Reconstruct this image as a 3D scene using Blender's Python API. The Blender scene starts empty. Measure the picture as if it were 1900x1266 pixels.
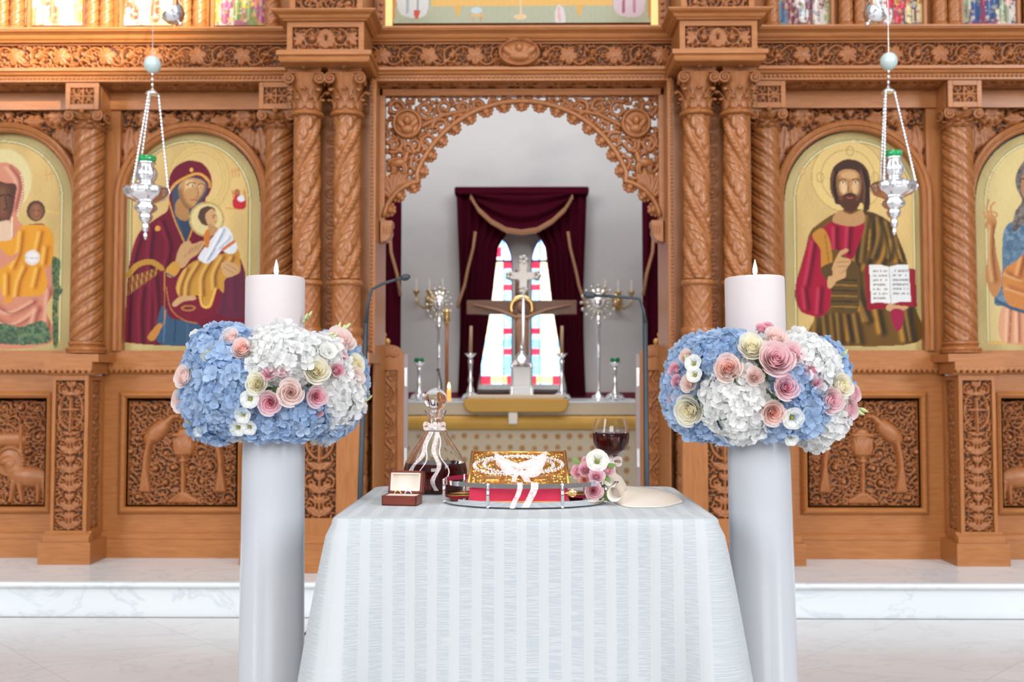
import bpy, math, random
import numpy as np
from mathutils import Vector, Matrix, Euler

SC = bpy.context.scene
COL = SC.collection
# ---------------------------------------------------------------- camera
W_, H_ = 1900, 1266
FPX = 35.0 / 36.0 * W_
EYE = Vector((0, 0, 1.06))
cam_d = bpy.data.cameras.new('camera')
cam = bpy.data.objects.new('camera', cam_d); COL.objects.link(cam)
cam_d.lens = 35; cam_d.sensor_width = 36; cam_d.clip_start = .05; cam_d.clip_end = 60
cam.location = EYE
cam.rotation_euler = (math.pi/2 + math.atan(77/FPX), 0, math.atan(18/FPX))
cam_d.dof.use_dof = True; cam_d.dof.focus_distance = 2.42; cam_d.dof.aperture_fstop = 4.2
SC.camera = cam
SC.cycles.max_bounces = 20; SC.cycles.transmission_bounces = 20; SC.cycles.transparent_max_bounces = 16
ROT = cam.rotation_euler.to_matrix()
def at(px, py, Y):
    """photo pixel -> point on the plane at distance Y (used to survey where things stand)"""
    r = ROT @ Vector(((px-W_/2)/FPX, -(py-H_/2)/FPX, -1))
    return EYE + r*(Y/r.y)
def ax(px, Y, py=650): return at(px, py, Y).x
def az(py, Y, px=600): return at(px, py, Y).z
# ---------------------------------------------------------------- light
SC.view_settings.view_transform = 'Standard'; SC.view_settings.look = 'None'
SC.view_settings.gamma = 1; SC.view_settings.use_curve_mapping = False
SC.view_settings.exposure = 0.28
wd = bpy.data.worlds.new('world'); SC.world = wd; wd.use_nodes = True
_n = wd.node_tree.nodes; _l = wd.node_tree.links
bg = _n['Background']; tc = _n.new('ShaderNodeTexCoord'); sp = _n.new('ShaderNodeSeparateXYZ'); rp = _n.new('ShaderNodeValToRGB')
_l.new(tc.outputs['Generated'], sp.inputs[0]); _l.new(sp.outputs['Z'], rp.inputs[0])
rp.color_ramp.elements[0].color = (.62,.57,.55,1); rp.color_ramp.elements[0].position = .0
rp.color_ramp.elements[1].color = (.86,.92,1.0,1); rp.color_ramp.elements[1].position = .5
_l.new(rp.outputs[0], bg.inputs[0]); bg.inputs[1].default_value = .36
def area(name, loc, target, sx, sy, power, col=(1,1,1)):
    d = bpy.data.lights.new(name, 'AREA'); d.shape = 'RECTANGLE'; d.size = sx; d.size_y = sy; d.energy = power; d.color = col
    o = bpy.data.objects.new(name, d); COL.objects.link(o); o.location = loc
    o.rotation_euler = (Vector(target)-Vector(loc)).to_track_quat('-Z', 'Y').to_euler(); return o
# added fill lamps for soft daylight: both sides, behind the camera and overhead
area('nave_fill_left', (-9,-5.0,5.2), (0,4.6,1.2), 3, 6, 620, (.90,.95,1))
area('nave_fill_right', (9,-5,5.2), (0,4.6,1.2), 3, 6, 760, (.86,.93,1))
area('nave_fill_rear', (0,-13,5.5), (0,4.6,1.3), 7, 4, 900, (1,.97,.94))  # added behind the camera to lift the upright faces
area('nave_fill_top', (0,.2,9), (0,3.8,0), 5, 5, 300, (1,.97,.93))
area('sanctuary_fill', (0,6.6,4.5), (0,8.4,1.2), 3.4, 1.4, 85, (.97,.97,1))  # added lamp that brightens the sanctuary wall
# a beam of afternoon sun that falls on the upper left of the screen
sd = bpy.data.lights.new('sun_beam', 'SPOT'); sd.energy = 17000; sd.color = (1,.86,.66); sd.spot_size = math.radians(10.5); sd.spot_blend = .35; sd.shadow_soft_size = .12
so = bpy.data.objects.new('sun_beam', sd); COL.objects.link(so); so.location = (3.2,-3.6,5.6)
so.rotation_euler = (Vector((-2.25,5.0,3.50))-so.location).to_track_quat('-Z','Y').to_euler()
# ---------------------------------------------------------------- materials
def mat(name, col, rough=.5, metal=0, **k):
    m = bpy.data.materials.new(name); m.use_nodes = True; b = m.node_tree.nodes['Principled BSDF']
    b.inputs['Base Color'].default_value = (*col, 1); b.inputs['Roughness'].default_value = rough; b.inputs['Metallic'].default_value = metal
    for kk, v in k.items():
        key = {'trans':'Transmission Weight','ior':'IOR','sss':'Subsurface Weight','coat':'Coat Weight','sheen':'Sheen Weight','alpha':'Alpha','spec':'Specular IOR Level','estr':'Emission Strength','ecol':'Emission Color'}[kk]
        b.inputs[key].default_value = (*v,1) if kk == 'ecol' else v
        if kk == 'sss': b.inputs['Subsurface Radius'].default_value = (.02,.012,.008)
    return m
def nd(m, t): return m.node_tree.nodes.new(t)
def lk(m, a, b): m.node_tree.links.new(a, b)
def bsdf(m): return m.node_tree.nodes['Principled BSDF']
def mixcol(m, fac, c1, c2):
    x = nd(m,'ShaderNodeMix'); x.data_type = 'RGBA'
    if hasattr(fac, 'links'): lk(m, fac, x.inputs[0])
    else: x.inputs[0].default_value = fac
    for i, c in ((6,c1),(7,c2)):
        if hasattr(c, 'links'): lk(m, c, x.inputs[i])
        else: x.inputs[i].default_value = (*c,1)
    return x.outputs[2]
def noise(m, scale, detail=3, stretch=None, rough=.5, dist=0):
    t = nd(m,'ShaderNodeTexCoord'); n = nd(m,'ShaderNodeTexNoise'); n.inputs['Scale'].default_value = scale
    n.inputs['Detail'].default_value = detail; n.inputs['Roughness'].default_value = rough; n.inputs['Distortion'].default_value = dist
    mp = nd(m,'ShaderNodeMapping'); lk(m, t.outputs['Object'], mp.inputs[0])
    if stretch: mp.inputs['Scale'].default_value = stretch
    lk(m, mp.outputs[0], n.inputs['Vector']); return n.outputs['Fac']
def ramp(m, fac, stops):
    r = nd(m,'ShaderNodeValToRGB'); lk(m, fac, r.inputs[0]); e = r.color_ramp.elements
    while len(e) < len(stops): e.new(.5)
    for el, (p, c) in zip(e, stops): el.position = p; el.color = (*c,1) if len(c) == 3 else c
    return r.outputs[0]
def bump(m, h, s=.3, d=.002):
    b = nd(m,'ShaderNodeBump'); b.inputs['Strength'].default_value = s; b.inputs['Distance'].default_value = d
    lk(m, h, b.inputs['Height']); lk(m, b.outputs[0], bsdf(m).inputs['Normal'])
def lin(r, g, b):
    f = lambda v: (v/255/12.92) if v <= 10 else ((v/255+.055)/1.055)**2.4
    return (f(r), f(g), f(b))
def wood(name, a, b, stretch, rough=.36):
    m = mat(name, a, rough, spec=.45)
    f = noise(m, 7, 5, stretch, .6, .6)
    lk(m, mixcol(m, ramp(m, f, [(.3,(0,0,0)),(.72,(1,1,1))]), a, b), bsdf(m).inputs['Base Color'])
    bump(m, f, .12, .002); return m
WOOD = wood('honey_oak', (.31,.105,.026), (.40,.155,.044), (12,12,1.2))
WOODH = wood('honey_oak_rails', (.32,.108,.027), (.42,.165,.048), (1.2,12,12))
CARVE = wood('carved_oak', (.28,.092,.026), (.36,.135,.042), (4,4,4), .4)
SHAFT = wood('turned_oak', (.28,.095,.027), (.38,.145,.044), (10,10,1.5), .3)
SHADEW = wood('carving_gap_shade', (.055,.021,.008), (.08,.032,.013), (4,4,4), .6)  # near-black colour puts the shade of the pierced gaps into these boards
def marble(name, a, b, vein, scale=1.3):
    m = mat(name, a, .22, spec=.5)
    n1 = noise(m, scale, 6, (1,2.4,2.4), .62, 1.6); n2 = noise(m, scale*.5, 4, (1,1.6,1.6), .5, .8)
    c = mixcol(m, ramp(m, n2, [(.35,(0,0,0)),(.7,(1,1,1))]), a, b)
    c = mixcol(m, ramp(m, n1, [(.47,(0,0,0)),(.5,(1,1,1)),(.53,(0,0,0))]), c, vein)
    lk(m, c, bsdf(m).inputs['Base Color']); return m
MARBLE = marble('white_marble', (.66,.635,.63), (.71,.70,.70), (.62,.60,.595))
MARBLE2 = marble('white_marble_step', (.66,.70,.72), (.72,.745,.76), (.58,.62,.65), 1.6)
PLASTER = mat('white_plaster', (.62,.60,.60), .9)
_f = noise(PLASTER, 1.6, 4, (1,1,1.5)); lk(PLASTER, mixcol(PLASTER, ramp(PLASTER,_f,[(.28,(0,0,0)),(.5,(1,1,1))]), (.50,.49,.49), (.57,.55,.545)), bsdf(PLASTER).inputs['Base Color'])
SILVER = mat('polished_silver', (.93,.94,.97), .24, 1)
CHROME = mat('chrome', (.86,.87,.9), .04, 1)
GOLDM = mat('gold_metal', (.95,.62,.26), .25, 1)
BRASS = mat('brass', (.72,.47,.18), .3, 1)
WAX = mat('white_wax', (.60,.53,.53), .6, sss=.4, coat=0); bsdf(WAX).inputs['Subsurface Radius'].default_value = (.05,.03,.02)
CANDSHELL = mat('pearl_white_lacquer', (.50,.51,.545), .22, coat=.35)
BLACKM = mat('black_rubberised_metal', (.03,.04,.05), .45)
def paint_mat(name, rough=.35, emis=0, coat=0):
    m = mat(name, (1,1,1), rough, coat=coat); a = nd(m,'ShaderNodeVertexColor'); a.layer_name = 'Col'
    lk(m, a.outputs[0], bsdf(m).inputs['Base Color'])
    if emis: lk(m, a.outputs[0], bsdf(m).inputs['Emission Color']); bsdf(m).inputs['Emission Strength'].default_value = emis
    return m
ICON = paint_mat('egg_tempera_painting', .55, 0, 0); bsdf(ICON).inputs['Specular IOR Level'].default_value = .15
GLASSWIN = paint_mat('lit_stained_glass', .3, 1.0)
# ---------------------------------------------------------------- mesh helpers
ORG = {}
MIRROR = [False]
def sgn(): return -1 if MIRROR[0] else 1
def props(o, label=None, cat=None, group=None, kind=None, category=None):
    cat = cat or category
    if label: o['label'] = label
    if cat: o['category'] = cat
    if group: o['group'] = group
    if kind: o['kind'] = kind
    return o
def thing(name, label, cat, loc, group=None, kind=None):
    o = bpy.data.objects.new(name, None); COL.objects.link(o); o.empty_display_size = .05
    loc = Vector(loc); loc.x *= sgn(); o.location = loc; ORG[o.name] = loc
    return props(o, label, cat, group, kind)
class MB:
    def __init__(s): s.v = []; s.f = []; s.c = None
    def add(s, vs, fs):
        n = len(s.v); s.v.extend([tuple(p) for p in vs]); s.f.extend([tuple(i+n for i in f) for f in fs]); return s
    def box(s, x0, x1, y0, y1, z0, z1):
        v = [(x,y,z) for x in (x0,x1) for y in (y0,y1) for z in (z0,z1)]
        return s.add(v, [(0,1,3,2),(4,6,7,5),(0,4,5,1),(2,3,7,6),(0,2,6,4),(1,5,7,3)])
    def prism(s, pts, y0, y1):       # outline in x,z extruded along y
        n = len(pts); v = [(x,y0,z) for x,z in pts]+[(x,y1,z) for x,z in pts]
        return s.add(v, [tuple(range(n))[::-1], tuple(range(n,2*n))]+[(i,(i+1)%n,n+(i+1)%n,n+i) for i in range(n)])
    def extr(s, prof, x0, x1, m0=0, m1=0):   # profile (y,z) swept along x; m = mitre (x grows with outward y)
        n = len(prof); ym = max(p[0] for p in prof)
        v = [(x0-m0*(ym-y),y,z) for y,z in prof]+[(x1+m1*(ym-y),y,z) for y,z in prof]
        return s.add(v, [tuple(range(n)), tuple(range(n,2*n))[::-1]]+[(i,n+i,n+(i+1)%n,(i+1)%n) for i in range(n)])
    def lathe(s, prof, c, seg=24, lobes=0, amp=0, sy=1):   # profile (r,z)
        c = Vector(c); vs = []; m = len(prof)
        for r, z in prof:
            for k in range(seg):
                a = 2*math.pi*k/seg; rr = r*(1+amp*math.cos(lobes*a)) if lobes else r
                vs.append((c.x+rr*math.cos(a), c.y+rr*math.sin(a)*sy, c.z+z))
        fs = [(i*seg+k, i*seg+(k+1)%seg, (i+1)*seg+(k+1)%seg, (i+1)*seg+k) for i in range(m-1) for k in range(seg)]
        if prof[0][0] > 1e-6: fs.append(tuple(range(seg))[::-1])
        if prof[-1][0] > 1e-6: fs.append(tuple(range((m-1)*seg, m*seg)))
        return s.add(vs, fs)
    def tube(s, pts, r, seg=8, closed=False, flat=1):
        pts = [Vector(p) for p in pts]; n = len(pts); vs = []; up = None
        for i, p in enumerate(pts):
            t = (pts[(i+1)%n]-pts[i-1]) if closed else (pts[min(i+1,n-1)]-pts[max(i-1,0)])
            if t.length < 1e-9: t = Vector((0,0,1))
            t.normalize()
            if up is None: up = Vector((0,0,1)) if abs(t.z) < .9 else Vector((0,1,0))
            a = t.cross(up)
            if a.length < 1e-5: a = t.orthogonal()
            a.normalize(); b = a.cross(t).normalized(); up = b
            rr = r[i] if hasattr(r, '__len__') else r
            for k in range(seg):
                q = 2*math.pi*k/seg; vs.append(p+a*(rr*math.cos(q))+b*(rr*flat*math.sin(q)))
        fs = [(i*seg+k, i*seg+(k+1)%seg, ((i+1)%n)*seg+(k+1)%seg, ((i+1)%n)*seg+k) for i in range(n if closed else n-1) for k in range(seg)]
        if not closed: fs += [tuple(range(seg))[::-1], tuple(range((n-1)*seg, n*seg))]
        return s.add(vs, fs)
    def ribbon(s, pts, width, side):   # thin strip following pts; side = vector or list of vectors
        pts = [Vector(p) for p in pts]; vs = []
        for i, p in enumerate(pts):
            sd_ = Vector(side[i] if isinstance(side, list) else side).normalized(); w = width[i] if hasattr(width,'__len__') else width
            vs += [p-sd_*w/2, p+sd_*w/2]
        return s.add(vs, [(2*i,2*i+1,2*i+3,2*i+2) for i in range(len(pts)-1)])
    def sphere(s, c, r, seg=16, rings=10, sc=(1,1,1)):
        c = Vector(c); prof = [(r*math.sin(math.pi*i/rings), -r*math.cos(math.pi*i/rings)) for i in range(rings+1)]
        prof[0] = (0,-r); prof[-1] = (0,r); t = MB(); t.lathe(prof, (0,0,0), seg)
        return s.add([(c.x+x*sc[0], c.y+y*sc[1], c.z+z*sc[2]) for x,y,z in t.v], t.f)
    def xf(s, M):
        s.v = [tuple(M @ Vector(p)) for p in s.v]; return s
    def build(s, name, material, parent=None, smooth=False, bevel=0, solid=0, label=None, **kw):
        v = np.array(s.v, dtype=np.float64); f = s.f
        if MIRROR[0]: v = v*np.array([-1,1,1]); f = [t[::-1] for t in f]
        if parent is not None: o0 = ORG[parent.name]
        else:
            lo, hi = v.min(0), v.max(0); o0 = Vector(((lo[0]+hi[0])/2, (lo[1]+hi[1])/2, lo[2]))
        v = v-np.array(o0)
        me = bpy.data.meshes.new(name); me.from_pydata(v.tolist(), [], f); me.update()
        me.materials.append(material)
        if s.c is not None:
            at_ = me.color_attributes.new('Col', 'FLOAT_COLOR', 'POINT'); c4 = np.ones((len(v),4), np.float32); c4[:,:3] = s.c
            at_.data.foreach_set('color', c4.ravel())
        o = bpy.data.objects.new(name, me); COL.objects.link(o); ORG[o.name] = o0
        if smooth:
            me.polygons.foreach_set('use_smooth', [True]*len(me.polygons))
            if smooth == 'auto': 
                try: me.set_sharp_from_angle(angle=math.radians(38))
                except Exception: pass
        if parent is not None: o.parent = parent
        else: o.location = o0
        if solid:
            md = o.modifiers.new('thickness','SOLIDIFY'); md.thickness = solid; md.offset = 0
        if bevel:
            md = o.modifiers.new('bevel','BEVEL'); md.width = bevel; md.segments = 2; md.limit_method = 'ANGLE'; md.angle_limit = math.radians(50)
        props(o, label, **kw); return o
def copy_tree(o, parent=None):
    c = o.copy(); COL.objects.link(c)
    if parent is not None: c.parent = parent; c.matrix_parent_inverse = o.matrix_parent_inverse.copy()
    for ch in list(o.children): copy_tree(ch, c)
    return c
# moulding profile: list of (out, up) steps measured from the wall
def mould(y0, z0, h, out, kind='ogee'):
    if kind == 'ogee':
        a = [(0,0),(.25,0),(.3,.12),(.42,.2),(.5,.32),(.56,.48),(.72,.6),(.9,.7),(.92,.8),(1,.82),(1,1),(0,1)]
    elif kind == 'cap':
        a = [(0,0),(.6,0),(.72,.1),(.8,.3),(.72,.5),(.8,.56),(1,.6),(1,1),(0,1)]
    elif kind == 'base':
        a = [(0,0),(1,0),(1,.55),(.8,.6),(.76,.68),(.6,.74),(.45,.84),(.3,.9),(.3,1),(0,1)]
    return [(y0-o*out, z0+u*h) for o, u in a][::-1]
# ---------------------------------------------------------------- carved relief (height field cut into a panel)
class Relief:
    def __init__(s, x0, x1, z0, z1, step=.004):
        s.x0, s.z0 = x0, z0; s.nx = max(3, int(round((x1-x0)/step))+1); s.nz = max(3, int(round((z1-z0)/step))+1)
        s.dx = (x1-x0)/(s.nx-1); s.dz = (z1-z0)/(s.nz-1); s.x1, s.z1 = x1, z1
        s.X, s.Z = np.meshgrid(np.linspace(x0,x1,s.nx), np.linspace(z0,z1,s.nz)); s.H = np.zeros_like(s.X)
    def disc(s, x, z, r, h, base=0, pw=.5):
        i0 = max(0,int((x-r-s.x0)/s.dx)); i1 = min(s.nx,int((x+r-s.x0)/s.dx)+2); j0 = max(0,int((z-r-s.z0)/s.dz)); j1 = min(s.nz,int((z+r-s.z0)/s.dz)+2)
        if i0 >= i1 or j0 >= j1: return
        d = ((s.X[j0:j1,i0:i1]-x)**2+(s.Z[j0:j1,i0:i1]-z)**2)/(r*r)
        np.maximum(s.H[j0:j1,i0:i1], np.where(d<1, base+h*np.clip(1-d,0,1)**pw, 0), out=s.H[j0:j1,i0:i1])
    def stroke(s, pts, r0, r1=None, h=.01, base=0):
        r1 = r0 if r1 is None else r1
        pts = np.array(pts, float); seg = np.hypot(*(pts[1:]-pts[:-1]).T); L = np.concatenate([[0],np.cumsum(seg)]); T = max(L[-1],1e-6)
        n = max(2,int(T/(max(s.dx,min(r0,r1)*.5))))
        for t in np.linspace(0,T,n):
            u = t/T; r = r0+(r1-r0)*u
            s.disc(np.interp(t,L,pts[:,0]), np.interp(t,L,pts[:,1]), max(r,s.dx*.8), h*(.7+.3*(1-u)), base)
    def blob(s, cx, cz, a, b, ang=0, h=.012, base=0):
        c, q = math.cos(ang), math.sin(ang); U = ((s.X-cx)*c+(s.Z-cz)*q)/a; V = (-(s.X-cx)*q+(s.Z-cz)*c)/b; d = U*U+V*V
        np.maximum(s.H, np.where(d<1, base+h*np.sqrt(np.clip(1-d,0,1)), 0), out=s.H)
    def leaf(s, x, z, ang, L, h=.009, lobes=3):
        c, q = math.cos(ang), math.sin(ang)
        i0 = max(0,int((x-L*1.1-s.x0)/s.dx)); i1 = min(s.nx,int((x+L*1.1-s.x0)/s.dx)+2); j0 = max(0,int((z-L*1.1-s.z0)/s.dz)); j1 = min(s.nz,int((z+L*1.1-s.z0)/s.dz)+2)
        if i0 >= i1 or j0 >= j1: return
        X = s.X[j0:j1,i0:i1]-x; Z = s.Z[j0:j1,i0:i1]-z
        U = (X*c+Z*q)/L; V = (-X*q+Z*c)/L
        w = .35*np.sin(np.clip(U,0,1)*math.pi)**.8*(.68+.32*np.abs(np.cos(U*math.pi*lobes)))
        ok = (U>0)&(U<1)&(np.abs(V)<w)
        hh = h*(.55+.45*np.cos(np.clip(V/np.maximum(w,1e-4),-1,1)*math.pi/2)-.25*np.exp(-(V/.035)**2))
        np.maximum(s.H[j0:j1,i0:i1], np.where(ok,hh,0), out=s.H[j0:j1,i0:i1])
    def vine_leaf(s, x, z, ang, R, h=.011):
        X = s.X-x; Z = s.Z-z; m = (np.abs(X)<R*1.2)&(np.abs(Z)<R*1.2)
        if not m.any(): return
        t = np.arctan2(Z,X)-ang; r = np.hypot(X,Z)/R
        rim = .62+.38*np.abs(np.cos(2.5*t))**.7*(.9+.1*np.cos(15*t))
        hh = h*(.6+.4*np.clip(1-r/rim,0,1)-.22*np.exp(-(np.sin(2.5*t)/.16)**2))
        np.maximum(s.H, np.where(m&(r<rim),hh,0), out=s.H)
    def rosette(s, x, z, R, n=5, h=.012):
        X = s.X-x; Z = s.Z-z; t = np.arctan2(Z,X); r = np.hypot(X,Z)/R; rim = .72+.28*np.abs(np.cos(n*t/2))
        hh = h*(.5+.5*np.sin(np.clip(r/rim,0,1)*math.pi))*(1-.25*np.exp(-(np.cos(n*t/2)/.15)**2))
        np.maximum(s.H, np.where(r<rim,hh,0), out=s.H); s.disc(x,z,R*.26,h*.9)
    def spiral(s, x, z, R, a0, d=1, turns=1.35, r=None, h=.009, rose=True):
        r = r or R*.15; n = 26; P = []
        for i in range(n+1):
            u = i/n; a = a0+d*u*turns*2*math.pi; q = R*(1-.74*u**.85); P.append((x+q*math.cos(a), z+q*math.sin(a)))
        s.stroke(P, r, r*.55, h)
        if rose: s.rosette(x,z,R*.36,5,h*1.15)
        for i in range(3,22,4):
            u = i/n; a = a0+d*u*turns*2*math.pi; q = R*(1-.74*u**.85)
            s.leaf(x+q*math.cos(a), z+q*math.sin(a), a+d*.9, R*.42, h, 2)
        return P[0]
    def fill(s, size, h=.008, rng=None, n=1500, mask=None):
        rng = rng or random.Random(3); free = 0
        for _ in range(n):
            x = rng.uniform(s.x0,s.x1); z = rng.uniform(s.z0,s.z1)
            i = min(s.nx-1,int((x-s.x0)/s.dx)); j = min(s.nz-1,int((z-s.z0)/s.dz))
            if s.H[j,i] > 0 or (mask is not None and not mask[j,i]): continue
            r3 = size*.34; i0=max(0,int(i-r3/s.dx)); i1=int(i+r3/s.dx)+1; j0=max(0,int(j-r3/s.dz)); j1=int(j+r3/s.dz)+1
            if (s.H[j0:j1,i0:i1]>0).mean() > .22: continue
            a = rng.uniform(0,6.28); L = size*rng.uniform(.6,1.1); k = rng.choice((-1,1))*rng.uniform(1.5,4.0)
            P = [(x,z)]; b = a
            for q in range(5): b += k/5*.9; P.append((P[-1][0]+math.cos(b)*L/5, P[-1][1]+math.sin(b)*L/5))
            s.stroke(P, size*.12, size*.04, h*rng.uniform(.7,1))
    def finish(s, mask=None):
        if mask is not None: s.H = np.where(mask, s.H, 0)
        return s
    def emit(s, mb, y, thresh=1e-5, plane='xz', flip=1):
        """faces where the carving stands; plane 'xz' faces -Y, 'yz' faces +X"""
        H = s.H; k = H > thresh; cell = k[:-1,:-1]|k[1:,:-1]|k[:-1,1:]|k[1:,1:]
        need = np.zeros_like(k); need[:-1,:-1] |= cell; need[1:,:-1] |= cell; need[:-1,1:] |= cell; need[1:,1:] |= cell
        idx = -np.ones(H.shape, int); idx[need] = np.arange(need.sum())+len(mb.v)
        if plane == 'xz': P = np.stack([s.X[need], y-H[need], s.Z[need]],1)
        else: P = np.stack([y+flip*H[need], s.X[need], s.Z[need]],1)
        mb.v.extend(map(tuple, P.tolist()))
        j, i = np.nonzero(cell)
        F = np.stack([idx[j,i], idx[j,i+1], idx[j+1,i+1], idx[j+1,i]],1)
        if plane == 'yz' and flip < 0: F = F[:,::-1]
        mb.f.extend(map(tuple, F.tolist())); return mb
def rinceau(R, h=.01, seed=1, r=None, vine=True):
    """running vine scroll along the longer side of the panel"""
    w, t = R.x1-R.x0, R.z1-R.z0; n = max(2,round(w/(t*.98))); c = w/n; zc = (R.z0+R.z1)/2; rng = random.Random(seed)
    P = [(R.x0+w*i/200, zc+math.cos(i/200*math.pi*n)*t*.40) for i in range(201)]; R.stroke(P, t*.055, t*.055, h*.9)
    for k in range(n):
        x = R.x0+(k+.5)*c; up = 1 if k%2 else -1
        if vine and k%2 == 0: R.vine_leaf(x, zc, rng.uniform(0,6), t*.42, h*1.25)
        elif vine and k%4 == 1:
            for q in range(12): R.disc(x+rng.uniform(-.16,.16)*t, zc+rng.uniform(-.24,.2)*t, t*.075, h*1.2)
            R.spiral(x, zc, t*.40, up*1.4, up, 1.0, t*.045, h, False)
        else: R.spiral(x, zc, t*.42, up*1.4, up, 1.3, t*.055, h)
    R.fill(t*.26, h*.85, rng, int(700*n**.8)); return R
def candelabra(R, h=.01, seed=1, cross=False, n=None):
    """tall panel of paired scrolls about a central stem"""
    w, t = R.x1-R.x0, R.z1-R.z0; xc = (R.x0+R.x1)/2; n = n or max(2,round(t/(w*.62))); c = t/n; rng = random.Random(seed)
    R.stroke([(xc,R.z0),(xc,R.z1)], w*.05, w*.04, h)
    for k in range(n):
        z = R.z0+(k+.5)*c
        for sd in (-1,1):
            R.spiral(xc+sd*w*.27, z, w*.20, math.pi/2 if sd>0 else math.pi/2, -sd if k%2 else sd, 1.2, w*.045, h, False)
            R.leaf(xc, z-c*.45, math.pi/2-sd*.85, w*.42, h*.95, 3); R.leaf(xc+sd*w*.04, z+c*.1, math.pi/2-sd*.35, w*.26, h*1.05, 2)
        R.blob(xc, z-c*.42, w*.09, c*.06, 0, h*1.2)
    if cross:
        zc = R.z1-w*1.15; m = (np.abs(R.X-xc)<w*.33)&(np.abs(R.Z-zc)<w*.62); R.H = np.where(m, R.H*0, R.H)
        for sd in (-1,1): R.stroke([(xc+sd*w*.42*math.sin(a)*1.0, zc+w*.1-math.cos(a)*w*.62) for a in np.linspace(.1,2.9,16)], w*.045, w*.03, h)
        R.stroke([(xc,zc-w*.6),(xc,zc+w*.5)], w*.055, w*.055, h*1.5); R.stroke([(xc-w*.24,zc+w*.14),(xc+w*.24,zc+w*.14)], w*.055, w*.055, h*1.5)
    R.fill(w*.20, h*.8, rng, 1400); return R
def field(R, cell, h=.011, seed=1, mask=None):
    """dense all-over scrollwork"""
    rng = random.Random(seed); nx = max(1,round((R.x1-R.x0)/cell)); nz = max(1,round((R.z1-R.z0)/(cell*.9)))
    for j in range(nz):
        for i in range(nx+(j%2)):
            x = R.x0+(i+.5-(j%2)*.5)*(R.x1-R.x0)/nx; z = R.z0+(j+.5)*(R.z1-R.z0)/nz
            x += rng.uniform(-.08,.08)*cell; z += rng.uniform(-.08,.08)*cell
            if mask is not None:
                ii = min(R.nx-1,max(0,int((x-R.x0)/R.dx))); jj = min(R.nz-1,max(0,int((z-R.z0)/R.dz)))
                if not mask[jj,ii]: continue
            R.spiral(x, z, cell*.42, rng.uniform(0,6.28), 1 if (i+j)%2 else -1, 1.25, cell*.05, h*rng.uniform(.75,1.1), rng.random()<.6)
    R.fill(cell*.34, h*.85, rng, int(2600*nx*nz/12), mask); return R
# ================================================================ THE SETTING
def struct(mb, name, m, **k): return mb.build(name, m, kind='structure', **k)
FL = MB(); FL.box(-4.2,4.2,-4.0,4.515,-.05,0); fl = struct(FL,'floor',MARBLE)
# joints of the marble slabs are part of the floor's own material
_t = nd(MARBLE,'ShaderNodeTexCoord'); _b = nd(MARBLE,'ShaderNodeTexBrick'); _mp = nd(MARBLE,'ShaderNodeMapping'); lk(MARBLE,_t.outputs['Object'],_mp.inputs[0]); lk(MARBLE,_mp.outputs[0],_b.inputs[0])
_mp.inputs['Rotation'].default_value = (0,0,math.radians(45))
_b.inputs['Scale'].default_value = 1; _b.inputs['Mortar Size'].default_value = .0022; _b.inputs['Brick Width'].default_value = .6; _b.inputs['Row Height'].default_value = .6; _b.offset = 0
_b.inputs['Color1'].default_value = (1,1,1,1); _b.inputs['Color2'].default_value = (.94,.94,.945,1); _b.inputs['Mortar'].default_value = (.80,.79,.78,1)
_old = bsdf(MARBLE).inputs['Base Color'].links[0].from_socket; _mx = nd(MARBLE,'ShaderNodeMix'); _mx.data_type = 'RGBA'; _mx.blend_type = 'MULTIPLY'; _mx.inputs[0].default_value = 1
lk(MARBLE,_old,_mx.inputs[6]); lk(MARBLE,_b.outputs[0],_mx.inputs[7]); lk(MARBLE,_mx.outputs[2],bsdf(MARBLE).inputs['Base Color'])
DY = 4.515; DZ = .16
st = MB(); st.box(-4.2,4.2,DY+.02,9.4,0,DZ-.03); struct(st,'trim_1',MARBLE2)
st = MB(); x0 = -4.2
nose = [(DY+.02,DZ-.03),(DY,DZ-.026),(DY-.006,DZ-.015),(DY-.002,DZ-.003),(DY+.012,DZ),(9.4,DZ),(9.4,DZ-.03)]
st.extr(nose[::-1],-4.2,4.2); struct(st,'floor_dais',MARBLE2,smooth=False)
# sanctuary walls
LX = (.085,.385); ZW0, ZW1 = az(713,9.2,930), az(438,9.2,930)
def lancet(x0,x1,z0,z1,n=12):
    c = (x0+x1)/2; r = (x1-x0)/2; hh = .30
    return [(x0,z0),(x1,z0)]+[(c+r*math.cos(a), z1-hh+hh*math.sin(a)**.85) for a in np.linspace(0,math.pi,n)]
bw = MB()
bw.box(-3.4,-.385,9.2,9.4,DZ,4.6); bw.box(.385,3.4,9.2,9.4,DZ,4.6); bw.box(-.385,.385,9.2,9.4,DZ,ZW0); bw.box(-.385,.385,9.2,9.4,ZW1,4.6); bw.box(-.085,.085,9.2,9.4,ZW0,ZW1)
struct(bw,'wall_back',PLASTER)
for i, x in enumerate((-3.4,3.3)):
    w = MB(); w.box(x,x+.1,5.3,9.2,DZ,4.6); struct(w,'wall_'+('left','right')[i],PLASTER)
c = MB(); c.box(-3.4,3.4,5.2,9.4,4.6,4.7); struct(c,'ceiling',PLASTER)
sk = MB(); sk.box(-3.29,3.29,9.17,9.2,DZ,az(728,9.2)); struct(sk,'baseboard_back',mat('crimson_dado',(.16,.015,.03),.7))
for i, x in enumerate((-4.2,3.44)):
    w = MB(); w.box(x,x+.76,5.22,5.32,DZ,4.6); struct(w,'wall_front_'+('left','right')[i],PLASTER)
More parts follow.
